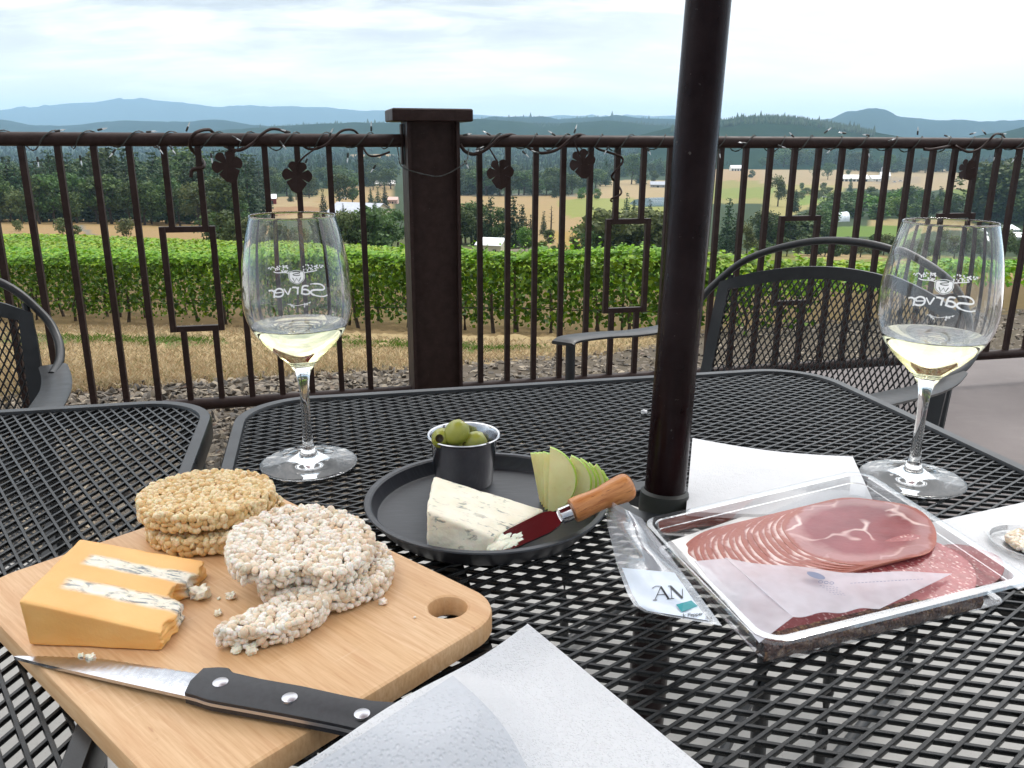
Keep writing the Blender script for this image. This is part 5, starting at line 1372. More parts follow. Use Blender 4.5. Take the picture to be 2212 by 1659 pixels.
text_strokes(mb, 'k Pepper', 1476, 1336, 8.5, -.10, lab); text_strokes(mb, 'Ita-', 1524, 1341, 8, -.05, lab)
mb.build('lettering', [M['ink'], M['teal']], tray, False)

# white backing paper
quad_sheet('backing_paper', [(1438, 1172), (1800, 1050), (2044, 1206), (1560, 1290)], lambda x, y, u, v: TT + .0042 + wav(x, y, .0006, 3) + (.006 * max(0, 1 - u * 7)), M['sheet'], 'white backing paper beneath the sliced ham in the tray', 'paper', thick=.0004)
# slices: round, thin, wavy at the edge
def slice_mesh(R, th, seed, wave, m, edge_m, ovx=1.0):
    nr, na = 8, 56; V = []; UV = []; rr = random.Random(seed); ph = 1.3 if seed < 39 else rr.uniform(0, 6)
    for side in (1, -1):
        for i in range(nr + 1):
            for j in range(na):
                a = 2 * PI * j / na; f = i / nr; rad = R * f * (1 + .05 * math.sin(2 * a + ph) + .02 * math.sin(5 * a + ph * 2)); x, y = rad * math.cos(a) * ovx, rad * math.sin(a)
                z = th / 2 * side * (1 if i < nr else .55) + wave * f * f * (math.sin(3 * a + ph) * .6 + math.sin(7 * a + ph * 1.7) * .4)
                V.append((x, y, z)); UV.append((.5 + .5 * f * math.cos(a), .5 + .5 * f * math.sin(a)))
    h = (nr + 1) * na; Fc = []; mi = []
    for i in range(nr):
        for j in range(na):
            j2 = (j + 1) % na; q = (i * na + j, (i + 1) * na + j, (i + 1) * na + j2, i * na + j2)
            Fc += [q, tuple(h + k for k in q[::-1])]; mi += [0, 0]
    for j in range(na):
        j2 = (j + 1) % na; Fc.append((nr * na + j, h + nr * na + j, h + nr * na + j2, nr * na + j2)); mi.append(1)
    return V, Fc, UV, mi
nums = ['lowest', 'second', 'third', 'fourth', 'fifth', 'sixth', 'seventh', 'eighth', 'ninth', 'tenth', 'eleventh', 'twelfth', 'thirteenth', 'fourteenth', 'fifteenth', 'sixteenth', 'seventeenth', 'topmost']
M['salami_edge'] = basic('salami_edge', S(160, 70, 62), S(132, 54, 48), .5, nscale=160)
M['ham_edge'] = basic('ham_edge', S(196, 134, 112), S(170, 100, 84), .45, nscale=120)
NH = 18
for i in range(NH):
    f = i / (NH - 1); x, y = 1640 + (1856 - 1640) * f, 1196 + (1142 - 1196) * f
    z = TT + .0098 + .0135 * f ** .9; V, Fc, UV, mi = slice_mesh(.0530, .00066, i, .0015, None, None, 1.06)
    o = mesh_obj('ham_slice', V, Fc, [M['ham'] if i < NH - 1 else M['ham_top'], M['ham_edge']], None, True, 50, mi, origin=(0, 0, 0)); setuv(o, UV)
    o.location = at(x, y, z); o.rotation_euler = (math.radians(-2.0), math.radians(-3), tang + math.radians(8))
    tag(o, (nums[i] + ' slice of marbled cured ham in the shingled pile, counted from the tray bottom') if i < NH - 1 else 'topmost marbled slice of cured ham, fully visible at the right of its pile', 'ham slice', 'overlapping cured ham slices')
NS = 13
for i in range(NS):
    f = i / (NS - 1); x, y = 1712 + (2002 - 1712) * f, 1317 + (1221 - 1317) * f
    z = TT + .0088 + .0105 * f; V, Fc, UV, mi = slice_mesh(.0310, .0017, 40 + i, .0007, None, None, 1.05)
    o = mesh_obj('salami_slice', V, Fc, [M['salami'], M['salami_edge']], None, True, 50, mi, origin=(0, 0, 0))
    o.location = at(x, y, z); o.rotation_euler = (math.radians(7), math.radians(-7.5), tang + math.radians(25 * f))
    tag(o, (nums[i] + ' speckled salami slice from the left in the row along the tray front') if i < NS - 1 else 'last speckled salami slice, lying on top at the right end of its row', 'salami slice', 'overlapping salami slices')
for i in range(11):
    f = i / 10; x, y = 1722 + (2070 - 1722) * f, 1308 + (1222 - 1308) * f
    V, Fc, UV, mi = slice_mesh(.0270, .0026, 70 + i, .0004, None, None, 1.2)
    o = mesh_obj('pepper_salami_slice', V, Fc, [M['salami'], M['pepper']], None, True, 50, [1 if mm or 0 else mm for mm in mi], origin=(0, 0, 0))
    o.location = at(x, y, TT + .0045 + .0012 * (i % 3)); o.rotation_euler = (math.radians(3), math.radians(-4), tang)
    tag(o, 'pepper crusted salami slice pressed against the clear front wall of the tray', 'salami slice', 'pepper crusted salami slices under the row')
# the dark pepper crust that shows through the front wall
fw0, fw1 = at(1692, 1392, RZ), at(2175, 1275, RZ); V = []
inn = Vector((-(fw1 - fw0).y, (fw1 - fw0).x, 0)).normalized()
for i in range(60):
    p = fw0.lerp(fw1, i / 59) + inn * (.0142 + .0008 * mnoise.noise((i * .7, 0, 1)))
    for j in range(7): V.append((p.x + inn.x * .004 * abs(j / 6 - .4), p.y + inn.y * .004 * abs(j / 6 - .4), TT + .0016 + .0120 * j / 6 + .0006 * mnoise.noise((i * 1.3, j, 3))))
W2 = [(x + inn.x * .008, y + inn.y * .008, z) for x, y, z in V]
mb = MB(); mb.grid(V, 60, 7); mb.grid(W2, 60, 7, flip=True)
n_ = 60 * 7; mb.f += [(i * 7 + 6, (i + 1) * 7 + 6, n_ + (i + 1) * 7 + 6, n_ + i * 7 + 6) for i in range(59)]; mb.m += [0] * 59
tag(mb.build('pepper_salami_crust', M['pepper'], None, True, 60), 'dark pepper crust of the salami seen through the tray front wall', 'salami')
# paper interleaves lying over the meat
def zz_int(x, y, u, v): return TT + .0215 + wav(x, y, .0012, 31) + .004 * math.sin(PI * u) * (1 - v)
quad_sheet('paper_interleaf', [(1566, 1204), (2056, 1236), (1900, 1312), (1712, 1332)], zz_int, M['interleaf'], 'crumpled translucent paper with grey print lying across the salami', 'paper', thick=.0003,
           curve=lambda p, u, v: (p[0], p[1] + 14 * math.sin(PI * u) * (1 - v) * (1 if u < .55 else .9) + 3 * math.sin(14 * u)))
quad_sheet('paper_interleaf', [(1500, 1212), (1568, 1206), (1716, 1330), (1640, 1388)], lambda x, y, u, v: TT + .0190 + wav(x, y, .0012, 37) + .002 * u, M['interleaf'], 'translucent paper folded over the left ends of the ham slices', 'paper', thick=.0003)
mb = MB(); ip = lambda x, y, off: (lambda p: Vector((p.x, p.y, TT + .0285 + off)))(at(x, y, TT + .0265))
def disc(cx_, cy_, rx, ry, sl, mi=0): mb.add([ip(cx_ + rx * math.cos(a), cy_ + ry * math.sin(a) + rx * math.cos(a) * sl, 0) for a in np.linspace(0, 2 * PI, 20)[:-1]], [tuple(range(19))], mi)
disc(1762, 1249, 20, 6.5, .28)
for k in range(3): ribbon(mb, [(1772 + 12 * k + 4.5 * math.cos(a), 1263 + 1.2 * k + 2.6 * math.sin(a)) for a in np.linspace(0, 2 * PI, 14)], 1.6, ip)
for k, (x0, x1) in enumerate(((1770, 1806), (1776, 1810), (1784, 1818), (1790, 1824), (1800, 1826))):
    y0 = 1271 + 4.6 * k
    for a in np.arange(x0, x1, 7.0): ribbon(mb, [(a, y0 + (a - x0) * .1), (a + 4.6, y0 + (a + 4.6 - x0) * .1)], 1.0, ip)
for a in np.arange(1836, 1990, 8): ribbon(mb, [(a, 1266 - (a - 1836) * .06), (a + 5, 1265.6 - (a - 1836) * .06)], 1.3, ip)
tag(mb.build('interleaf_print', M['ink_grey'], None, False), 'grey printed stamp and text on the translucent paper over the salami', 'print')

# clear lid with a piece of rice cake on the right hand napkin
lc = at(2232, 1180, TT + .004); mb = MB(); mb.lathe([(0, .0), (.027, .0), (.0295, .0008), (.0300, .0052), (.0318, .0056), (.0318, .0060), (.0297, .0060), (.0290, .0012), (.0, .0006)], 48, (lc.x, lc.y, TT + .0022))
tag(mb.build('plastic_cup', M['lid'], None, True, 40), 'shallow clear plastic lid at the right edge on a napkin', 'plastic lid')
r6 = rice_cake('rice_cake_piece', .0185, .006, 81, M['rice_white'], None, .0019); r6.location = (lc.x + .001, lc.y + .0005, TT + .0036)
tag(r6, 'small clump of puffed rice in the clear lid at the right edge', 'rice cake')
HAZE = 0.9e-4
# ------------------------------------------------------------------ foliage materials
def m_leaf(name, cols, rough=.55, trans=.35, obj_var=.35):
    t = NT(name); g = t.n('ShaderNodeNewGeometry'); inf = t.n('ShaderNodeObjectInfo').outputs['Random']
    c = t.ramp(g.outputs['Random Per Island'], [(i / (len(cols) - 1), c) for i, c in enumerate(cols)])
    hv = t.n('ShaderNodeHueSaturation'); t.l(t.math('MULTIPLY_ADD', inf, .05, .475), hv.inputs['Hue']); t.l(t.math('MULTIPLY_ADD', inf, obj_var, 1 - obj_var / 2), hv.inputs['Value']); t.l(c, hv.inputs['Color'])
    p = t.n('ShaderNodeBsdfPrincipled'); p.inputs['Roughness'].default_value = rough; p.inputs['Specular IOR Level'].default_value = .25; t.l(hv.outputs[0], p.inputs['Base Color'])
    tl = t.n('ShaderNodeBsdfTranslucent'); t.l(hv.outputs[0], tl.inputs['Color'])
    m = t.n('ShaderNodeMixShader', Fac=trans); t.l(p.outputs[0], m.inputs[1]); t.l(tl.outputs[0], m.inputs[2])
    return t.done(m.outputs[0])
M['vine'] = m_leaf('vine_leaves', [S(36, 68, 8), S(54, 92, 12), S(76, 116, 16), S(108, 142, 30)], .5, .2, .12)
M['vine_top'] = m_leaf('top_lit_vine_leaves', [S(76, 116, 10), S(98, 140, 14), S(120, 160, 20), S(142, 172, 38)], .5, .25, .10)  # lighter green for the row tops, sky light from above put into the colour
M['conifer'] = m_leaf('conifer_needles', [S(40, 56, 38), S(56, 76, 50), S(74, 96, 62)], .7, .12, .75)
M['broad'] = m_leaf('broad_leaves', [S(52, 70, 36), S(74, 94, 48), S(96, 116, 62)], .6, .25, .65)
M['olive_leaf'] = m_leaf('olive_green_leaves', [S(72, 82, 46), S(94, 104, 58), S(112, 120, 74)], .6, .25, .35)
M['bright_leaf'] = m_leaf('bright_green_leaves', [S(60, 90, 22), S(84, 114, 30), S(106, 132, 42)], .55, .3, .3)
M['bark'] = basic('bark', S(82, 68, 56), S(60, 50, 42), .9, nscale=6)
M['drygrass'] = m_leaf('dry_grass_blades', [S(176, 156, 120), S(152, 134, 98), S(196, 180, 146), S(122, 120, 76)], .8, .3, 0)
M['greengrass'] = m_leaf('green_grass_blades', [S(60, 92, 26), S(78, 108, 34), S(104, 124, 54)], .7, .35, 0)

def cards(C, size, seed, up=.3, aspect=1.0, outward=None, rnd=.75):
    """many small four sided leaf faces, C centres, size per card"""
    g = np.random.default_rng(seed); n = len(C); nr = g.normal(size=(n, 3))
    if outward is not None: nr = nr * np.asarray(rnd).reshape(-1, 1) + outward * 1.0
    nr[:, 2] += up; nr /= np.linalg.norm(nr, axis=1)[:, None]
    a = np.cross(nr, g.normal(size=(n, 3))); a /= np.linalg.norm(a, axis=1)[:, None]; b = np.cross(nr, a)
    s = np.asarray(size).reshape(-1, 1) * np.ones((n, 1)) * g.uniform(.5, 1.5, (n, 1))
    q = [C - a * s * .5, C + b * s * .36 * aspect - a * s * .05, C + a * s * .55 + nr * s * .08, C - b * s * .36 * aspect - a * s * .05]
    V = np.stack(q, 1).reshape(-1, 3); F = np.arange(4 * n).reshape(n, 4); return V, F

# ------------------------------------------------------------------ vineyard
ROT = math.radians(-21); VE = np.array([math.cos(ROT), math.sin(ROT)]); VN = np.array([-VE[1], VE[0]]); V0 = np.array([-2.0, 20.6])
BX = [0, 16, 18.5, 24, 30, 46, 75, 120, 140]; BXX = [2.2, 3.4, 4.4, 11, 19, 34, 62, 90, 100]
def far_D(u): return float(np.interp(u, [-.9, -.59, -.3, 0, .3, .59, .9], [112, 110, 108, 106, 100, 86, 70]))
def vine_row(k):
    base = V0 + VN * 2.35 * k; runs = []; cur = []
    for s in np.arange(-120, 150, .6):
        p = base + VE * s; u = p[0] / p[1] if p[1] > 3 else 9
        ok = -.80 < u < .78 and p[1] > 14 and p[1] < far_D(u) and p[0] < np.interp(p[1], BX, BXX)
        if ok: cur.append(s)
        elif cur: runs.append((cur[0], cur[-1])); cur = []
    if cur: runs.append((cur[0], cur[-1]))
    return base, [r for r in runs if r[1] - r[0] > 3]
VG = 'vineyard rows below the railing'
def make_row(k):
    base, runs = vine_row(k)
    if not runs: return
    a, b = min(r[0] for r in runs), max(r[1] for r in runs); g = np.random.default_rng(100 + k)
    L = b - a; mid = base + VE * (a + b) / 2; Dm = mid[1]
    front = k < 3
    lsz = .095 if k == 0 else (.13 if k < 3 else max(.16, .0042 * Dm))
    n = int(L * (900 if k == 0 else 330 if k < 3 else min(200, 1.9 / lsz ** 2 * 1.0)))
    s = g.uniform(a, b, n)
    # canopy: a leafy wall, rounded on top, ragged below
    th = g.uniform(-.25, PI + .25, n); w = .46; top = 1.95; bot = .24 if front else 1.0
    rr = g.uniform(.72, 1.05, n)
    f = np.array([mnoise.noise((float(x) * .7, k * 3.3, 0)) for x in s]); f2 = np.array([mnoise.noise((float(x) * 2.3, k * 5.1, 4)) for x in s])
    side = np.cos(th); hgt = np.sin(th)
    off = side * w * rr * (1 + .25 * f) * (1 + .15 * (hgt > .3))
    low = bot + .16 * f2 - .12 * (g.uniform(size=n) < .2)
    zz = np.where(hgt > .55, top + .16 * f + .14 * f2 + .16 * (hgt - 1) + g.normal(0, .05, n), low + (top - low) * g.uniform(0, 1, n) ** .8)
    P2 = base[None, :] + VE[None, :] * s[:, None] + VN[None, :] * off[:, None]
    Z = gz_a(P2[:, 0], P2[:, 1]) + zz; C = np.stack([P2[:, 0], P2[:, 1], Z], 1)
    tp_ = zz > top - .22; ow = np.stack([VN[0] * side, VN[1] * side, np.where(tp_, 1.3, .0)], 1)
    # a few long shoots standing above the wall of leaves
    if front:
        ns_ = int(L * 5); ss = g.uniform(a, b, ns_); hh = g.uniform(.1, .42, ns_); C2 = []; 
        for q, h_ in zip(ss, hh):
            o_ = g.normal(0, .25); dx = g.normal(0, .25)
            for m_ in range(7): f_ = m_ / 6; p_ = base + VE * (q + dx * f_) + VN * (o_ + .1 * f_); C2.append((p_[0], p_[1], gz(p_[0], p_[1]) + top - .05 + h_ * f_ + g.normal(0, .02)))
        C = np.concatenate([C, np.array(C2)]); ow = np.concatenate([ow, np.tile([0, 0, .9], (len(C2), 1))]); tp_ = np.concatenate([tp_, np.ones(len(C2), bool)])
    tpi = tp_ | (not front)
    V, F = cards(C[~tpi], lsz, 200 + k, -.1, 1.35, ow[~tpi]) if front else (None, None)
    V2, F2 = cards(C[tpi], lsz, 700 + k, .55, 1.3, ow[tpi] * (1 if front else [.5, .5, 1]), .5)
    lbl = ['front row of leafy grapevines nearest the railing', 'second row of grapevines just behind the front row', 'third row of grapevines behind the second row'][k] if front else 'green grapevine row farther down the vineyard slope, only its leafy top showing'
    if front:
        t = thing('vine_row', lbl, 'vine row', (mid[0], mid[1], gz(mid[0], mid[1])), 0, VG)
        mesh_obj('foliage', V, F, M['vine'], t, False); mesh_obj('top_lit_foliage', V2, F2, M['vine_top'], t, False)
        for s_ in np.arange(a + .8, b, 1.9):
            s2 = s_ + g.uniform(-.3, .3); p = base + VE * s2; z = gz(p[0], p[1]); mb = MB()
            mb.tube([(p[0] + g.normal(0, .03), p[1], z - .05), (p[0] + g.normal(0, .05), p[1] + g.normal(0, .03), z + .45), (p[0] + g.normal(0, .08), p[1], z + 1.0)], [.055, .04, .035], 7); mb.build('trunk', M['bark'], t)
        for s_ in np.arange(a + 1.6, b, 5.7):
            p = base + VE * s_; z = gz(p[0], p[1]); mb = MB(); mb.box((p[0], p[1], z + .95), (.06, .06, 1.9)); mb.build('post', M['bark'], t, False)
        mb = MB(); mb.tube([tuple(base + VE * s_) + (gz(*(base + VE * s_)) + .62 + .03 * math.sin(s_),) for s_ in np.arange(a, b, 2.0)], .012, 5); mb.build('drip_line', M['wire'], t)
    else:
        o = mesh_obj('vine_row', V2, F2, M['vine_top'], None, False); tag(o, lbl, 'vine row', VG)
for k in range(0, 44): make_row(k)

# ------------------------------------------------------------------ ground cover
def scatter_px(n, poly, seed):
    g = np.random.default_rng(seed); xs = [p[0] for p in poly]; ys = [p[1] for p in poly]; out = []
    while len(out) < n:
        x = g.uniform(min(xs), max(xs), 4000); y = g.uniform(min(ys), max(ys), 4000); m = in_poly(x, y, poly); out += list(zip(x[m], y[m]))
    return out[:n]
def ground_many(pts):
    """vectorised: terrain points for many pixels"""
    pts = np.array(pts); R_ = CF[None] + CR[None] * ((pts[:, :1] - CX) / F_PX) - CU[None] * ((pts[:, 1:2] - CY) / F_PX)
    R_ = R_ / R_[:, 1:2]; D = np.full(len(pts), np.nan); DS = np.exp(np.linspace(math.log(1.2), math.log(9000), 700)); prev = np.full(len(pts), 1.2); done = np.zeros(len(pts), bool)
    for d in DS:
        z = CAMZ + R_[:, 2] * d; h = gz_a(R_[:, 0] * d, np.full(len(pts), d)); hit = (~done) & (z <= h); D[hit] = d; done |= hit
        if done.all(): break
    ok = ~np.isnan(D); return np.stack([R_[ok, 0] * D[ok], D[ok], gz_a(R_[ok, 0] * D[ok], D[ok])], 1)
def blades(name, P, h, w, m, seed, label):
    g = np.random.default_rng(seed); n = len(P); a = g.uniform(0, 2 * PI, n); d = np.stack([np.cos(a), np.sin(a), np.zeros(n)], 1)
    dist = np.maximum(P[:, 1], 3); hh = h * g.uniform(.5, 1.4, n) * np.clip(dist / 6, 1, 2.6); ww = w * np.maximum(1, dist / 5)
    lean = g.normal(0, .5, (n, 2)); tip = P + np.stack([lean[:, 0] * hh, lean[:, 1] * hh, hh], 1); midp = P + np.stack([lean[:, 0] * hh * .3, lean[:, 1] * hh * .3, hh * .6], 1)
    V = np.stack([P - d * ww[:, None], P + d * ww[:, None], midp + d * ww[:, None] * .7, tip], 1).reshape(-1, 3); F = np.arange(4 * n).reshape(n, 4)
    o = mesh_obj(name, V, F, m, None, False, origin=(0, 0, 0)); tag(o, label, 'grass', None, 'stuff')
gl = list(zip(GRAV_X[1:9], [y + 3 for y in GRAV_Y[1:9]]))
dry_poly = [(-60, 712), (160, 706), (450, 706), (820, 732), (1300, 742), (1500, 716), (1518, 718)] + gl[::-1]
Pd = ground_many(scatter_px(30000, dry_poly, 5)); Pd = Pd[Pd[:, 1] < 26]
Pd += RNG.normal(0, .02, Pd.shape) * [1, 1, 0]; blades('dry_grass', Pd, .030, .0020, M['drygrass'], 6, 'dry straw coloured grass below the railing')
gp = [(-60, 730), (400, 729), (760, 733), (1000, 744), (1190, 750), (1190, 762), (1000, 760), (700, 748), (400, 745), (-60, 743)]
Pg = ground_many(scatter_px(9000, gp, 8)); Pg = Pg[np.array([mnoise.noise((p[0] * .55, p[1] * .5, 2)) + .35 * mnoise.noise((p[0] * 2, p[1] * 2, 5)) > .10 for p in Pg])]; blades('green_grass', Pg, .034, .003, M['greengrass'], 9, 'strip of green grass in front of the vines')
def stones(name, P, s0, s1, seed, m, label):
    V0_, F0_ = ICO[1]; g = np.random.default_rng(seed); n = len(P); s = g.uniform(s0, s1, n) * np.maximum(1, P[:, 1] / 6)
    q = g.normal(size=(n, 3, 3)); q, _ = np.linalg.qr(q); sc = np.stack([s * g.uniform(.8, 1.5, n), s * g.uniform(.6, 1.0, n), s * g.uniform(.25, .5, n)], 1)
    flat = g.uniform(0, 1, n) < .65
    ang = g.uniform(0, 2 * PI, n); Rz = np.zeros((n, 3, 3)); Rz[:, 0, 0] = np.cos(ang); Rz[:, 0, 1] = -np.sin(ang); Rz[:, 1, 0] = np.sin(ang); Rz[:, 1, 1] = np.cos(ang); Rz[:, 2, 2] = 1
    tilt = g.normal(0, .35, n); Rx = np.zeros((n, 3, 3)); Rx[:, 0, 0] = 1; Rx[:, 1, 1] = np.cos(tilt); Rx[:, 1, 2] = -np.sin(tilt); Rx[:, 2, 1] = np.sin(tilt); Rx[:, 2, 2] = np.cos(tilt)
    Rm = np.where(flat[:, None, None], Rz @ Rx, q)
    L = V0_[None] * (1 + .22 * g.normal(size=(n, len(V0_), 1))) * sc[:, None, :]; W_ = np.einsum('nij,nkj->nki', Rm, L) + P[:, None, :] + np.stack([np.zeros(n), np.zeros(n), s * .22], 1)[:, None, :]
    F = (F0_[None] + (np.arange(n) * len(V0_))[:, None, None]).reshape(-1, 3); o = mesh_obj(name, W_.reshape(-1, 3), F, m, None, True, 30, origin=(0, 0, 0)); tag(o, label, 'gravel', None, 'stuff')
def m_stone():
    t = NT('crushed_stone'); g = t.n('ShaderNodeNewGeometry'); ob = t.coord()
    c = t.ramp(g.outputs['Random Per Island'], [(0, S(60, 56, 52)), (.35, S(94, 86, 76)), (.7, S(122, 111, 97)), (.9, S(152, 139, 119)), (1, S(80, 58, 46))])
    c = t.mix(t.ramp(t.noise(ob, 60, 4), [(.4, 0), (.7, .5)]), c, S(84, 78, 70)); return t.done(t.pbsdf(c, .85, 0, t.bump(t.noise(ob, 160, 4), .4, .004)))
MST = m_stone()
gpoly = list(zip(GRAV_X[1:12], [y - 4 for y in GRAV_Y[1:12]])) + [(2300, 770), (1690, 812), (1200, 990), (800, 1130), (300, 1210), (-300, 1240)]
gpoly = [(-300, 872)] + gpoly
stones('gravel', ground_many(scatter_px(15000, gpoly, 12)), .011, .024, 13, MST, 'grey brown crushed stone along and in front of the railing')
near_ = [(-300, 1230), (-300, 960), (480, 940), (900, 900), (1300, 880), (1250, 960), (1180, 992), (800, 1122), (300, 1202)]
stones('gravel', ground_many(scatter_px(5000, near_, 14)), .010, .022, 15, MST, 'grey brown crushed stone under the two tables')

# ------------------------------------------------------------------ trees
def tree_proto(kind, h, w, leaf, ncards, seed, mat):
    """a thing with trunk and crown, built at the origin; h height, w crown width in metres"""
    g = np.random.default_rng(seed); t = thing(kind, None, 'tree'); mb = MB()
    if kind == 'conifer_tree':
        mb.tube([(0, 0, -.5), (.0, .0, h * .5), (0, 0, h * .97)], [h * .018, h * .011, h * .002], 7); tr = mb.build('trunk', M['bark'], t)
        C = []; O = []
        nl = 15
        for i in range(nl):
            f = i / (nl - 1); z0 = h * (.10 + .88 * f); rad = w / 2 * (1 - f) ** .75 * g.uniform(.8, 1.15) + .12; nb = max(4, int(11 * (1 - f) + 3))
            for b in range(nb):
                a = 2 * PI * b / nb + g.uniform(-.3, .3); R_ = rad * g.uniform(.65, 1.12); m = max(3, int(ncards / (nl * 8.5) * (1.3 - f)))
                for _ in range(m):
                    q = g.uniform(.12, 1) ** .8; C.append((R_ * q * math.cos(a) + g.normal(0, .05 * w), R_ * q * math.sin(a) + g.normal(0, .05 * w), z0 - .22 * R_ * q + g.normal(0, h * .014))); O.append((math.cos(a) * .6, math.sin(a) * .6, .5))
        C = np.array(C); O = np.array(O); V, F = cards(C, leaf, seed + 1, .2, .8, O)
    else:
        hc = .34 if kind != 'shrub' else .1
        mb.tube([(0, 0, -.5), (.02 * w, 0, h * .25), (.03 * w, .02 * w, h * .55)], [h * .028, h * .02, h * .01], 7)
        lobes = []
        nl = 13 if kind == 'broadleaf_tree' else 9
        for i in range(nl):
            a = g.uniform(0, 2 * PI); q = g.uniform(.1, .95); zf = g.uniform(hc, .9); env = math.sin(PI * min(1, max(.05, (zf - hc * .5) / (1.05 - hc * .5)))) ** .6
            lobes.append((w / 2 * q * env * math.cos(a) * .85, w / 2 * q * env * math.sin(a) * .85, h * zf, w * g.uniform(.15, .27)))
        lobes.append((0, 0, h * .86, w * .2)); 
        for x, y, z, r in lobes[:6]: mb.tube([(.02 * w, 0, h * .22), (x * .5, y * .5, z * .75), (x, y, z)], [h * .012, h * .007, h * .003], 5)
        tr = mb.build('trunk', M['bark'], t); C = []; O = []
        per = int(ncards / len(lobes))
        for x, y, z, r in lobes:
            d = g.normal(size=(per, 3)); d /= np.linalg.norm(d, axis=1)[:, None]; rad = r * (.55 + .5 * g.uniform(size=(per, 1)) ** .5) * (1 + .25 * g.normal(size=(per, 1)) * .6)
            C.append(np.array([x, y, z]) + d * rad * [1, 1, .85]); O.append(d)
        C = np.concatenate(C); O = np.concatenate(O); k = C[:, 2] > h * .06; C, O = C[k], O[k]; V, F = cards(C, leaf, seed + 1, .25, 1.0, O)
    cr = mesh_obj('crown', V, F, mat, t, False)
    return t, [(tr, []), (cr, [])]
PROTO = {}
def proto(key, *a): PROTO[key] = tree_proto(*a) + (a[1], a[2])
proto('con1', 'conifer_tree', 20, 10, .9, 2100, 301, M['conifer']); proto('con2', 'conifer_tree', 20, 8, .85, 1700, 302, M['conifer']); proto('con3', 'conifer_tree', 18, 11, .95, 2200, 303, M['conifer'])
proto('brd1', 'broadleaf_tree', 14, 12, .75, 1800, 311, M['broad']); proto('brd2', 'broadleaf_tree', 15, 11, .8, 1700, 312, M['olive_leaf']); proto('brd3', 'broadleaf_tree', 13, 9, .7, 1600, 313, M['broad']); proto('brt', 'broadleaf_tree', 10, 8, .6, 1500, 314, M['bright_leaf'])
proto('shb1', 'shrub', 4, 4.6, .42, 900, 321, M['olive_leaf']); proto('shb2', 'shrub', 4, 5, .42, 900, 322, M['broad']); proto('shb3', 'shrub', 4, 4, .4, 800, 323, M['bright_leaf'])
USED = set(); TREES = [0]
def plant(key, x, ybase, hpx, label, group=None, wf=1.0, seed=0, p=None):
    """a tree whose foot shows at (x, ybase) in the photograph and that stands hpx tall there"""
    root, kids, h0, w0 = PROTO[key]; p = p or ground_px(x, ybase); dep = p.y * CF[1] + (p.z - CAMZ) * CF[2]; h = hpx / F_PX * dep * 1.02
    s = h / h0; rz = random.uniform(0, 6.28); sc = (s * wf, s * wf, s)
    cat = {'con': 'conifer', 'brd': 'tree', 'brt': 'tree', 'shb': 'bush'}[key[:3]]
    if key not in USED: USED.add(key); o = root; o.location = p; o.rotation_euler = (0, 0, rz); o.scale = sc
    else: o = dup(root, kids, p, rz, sc)
    tag(o, label, cat, group)
    if group is None and 'group' in o: del o['group']
    TREES[0] += 1; return o
def plant_many(keys, n, x0, x1, yb, hp, label, group, wf=(.85, 1.25), seed=1):
    r_ = random.Random(seed)
    for i in range(n):
        x = x0 + (x1 - x0) * (i + r_.uniform(.1, .9)) / n; y = yb(x) if callable(yb) else r_.uniform(*yb); plant(r_.choice(keys), x, y + (r_.uniform(-2, 2) if callable(yb) else 0), r_.uniform(*hp), label, group, r_.uniform(*wf))
# the dark wood beyond the tan field on the left, in depth
A = 'dark conifer in the wood beyond the tan field, behind the left railing panel'; B = 'greyish broadleaf tree along the edge of the wood beyond the tan field'
plant_many(['brd2', 'brd3', 'brd1'], 20, -90, 540, lambda x: np.interp(x, [-90, 300, 420, 560], [481, 484, 490, 500]), (62, 108), B, 'broadleaf trees along the wood edge', (.9, 1.3), 3)
plant_many(['con1', 'con2', 'con3'], 30, -90, 545, lambda x: np.interp(x, [-90, 300, 440, 560], [478, 479, 484, 492]), (100, 150), A, 'conifers of the left wood', (1.0, 1.4), 4)
plant_many(['con1', 'con2', 'con3', 'brd3'], 34, -90, 560, (460, 472), (95, 140), A, 'conifers of the left wood', (1.1, 1.5), 5)
plant_many(['con1', 'con2', 'con3', 'brd1'], 34, -90, 575, (436, 452), (70, 100), A, 'conifers of the left wood', (1.1, 1.5), 6)
plant_many(['con1', 'con3', 'brd1'], 40, -90, 580, (404, 428), (40, 62), A, 'conifers of the left wood', (1.2, 1.7), 7)
for x, y, h, k, l in ((40, 500, 22, 'shb1', 'low bush in the tan field, leftmost of three'), (136, 506, 32, 'shb1', 'thin bush beside two bare stems in the tan field'), (165, 508, 20, 'shb2', 'low bush next to the track in the tan field'), (273, 512, 36, 'shb1', 'bushy young tree in the tan field right of the hut')): plant(k, x, y, h, l)
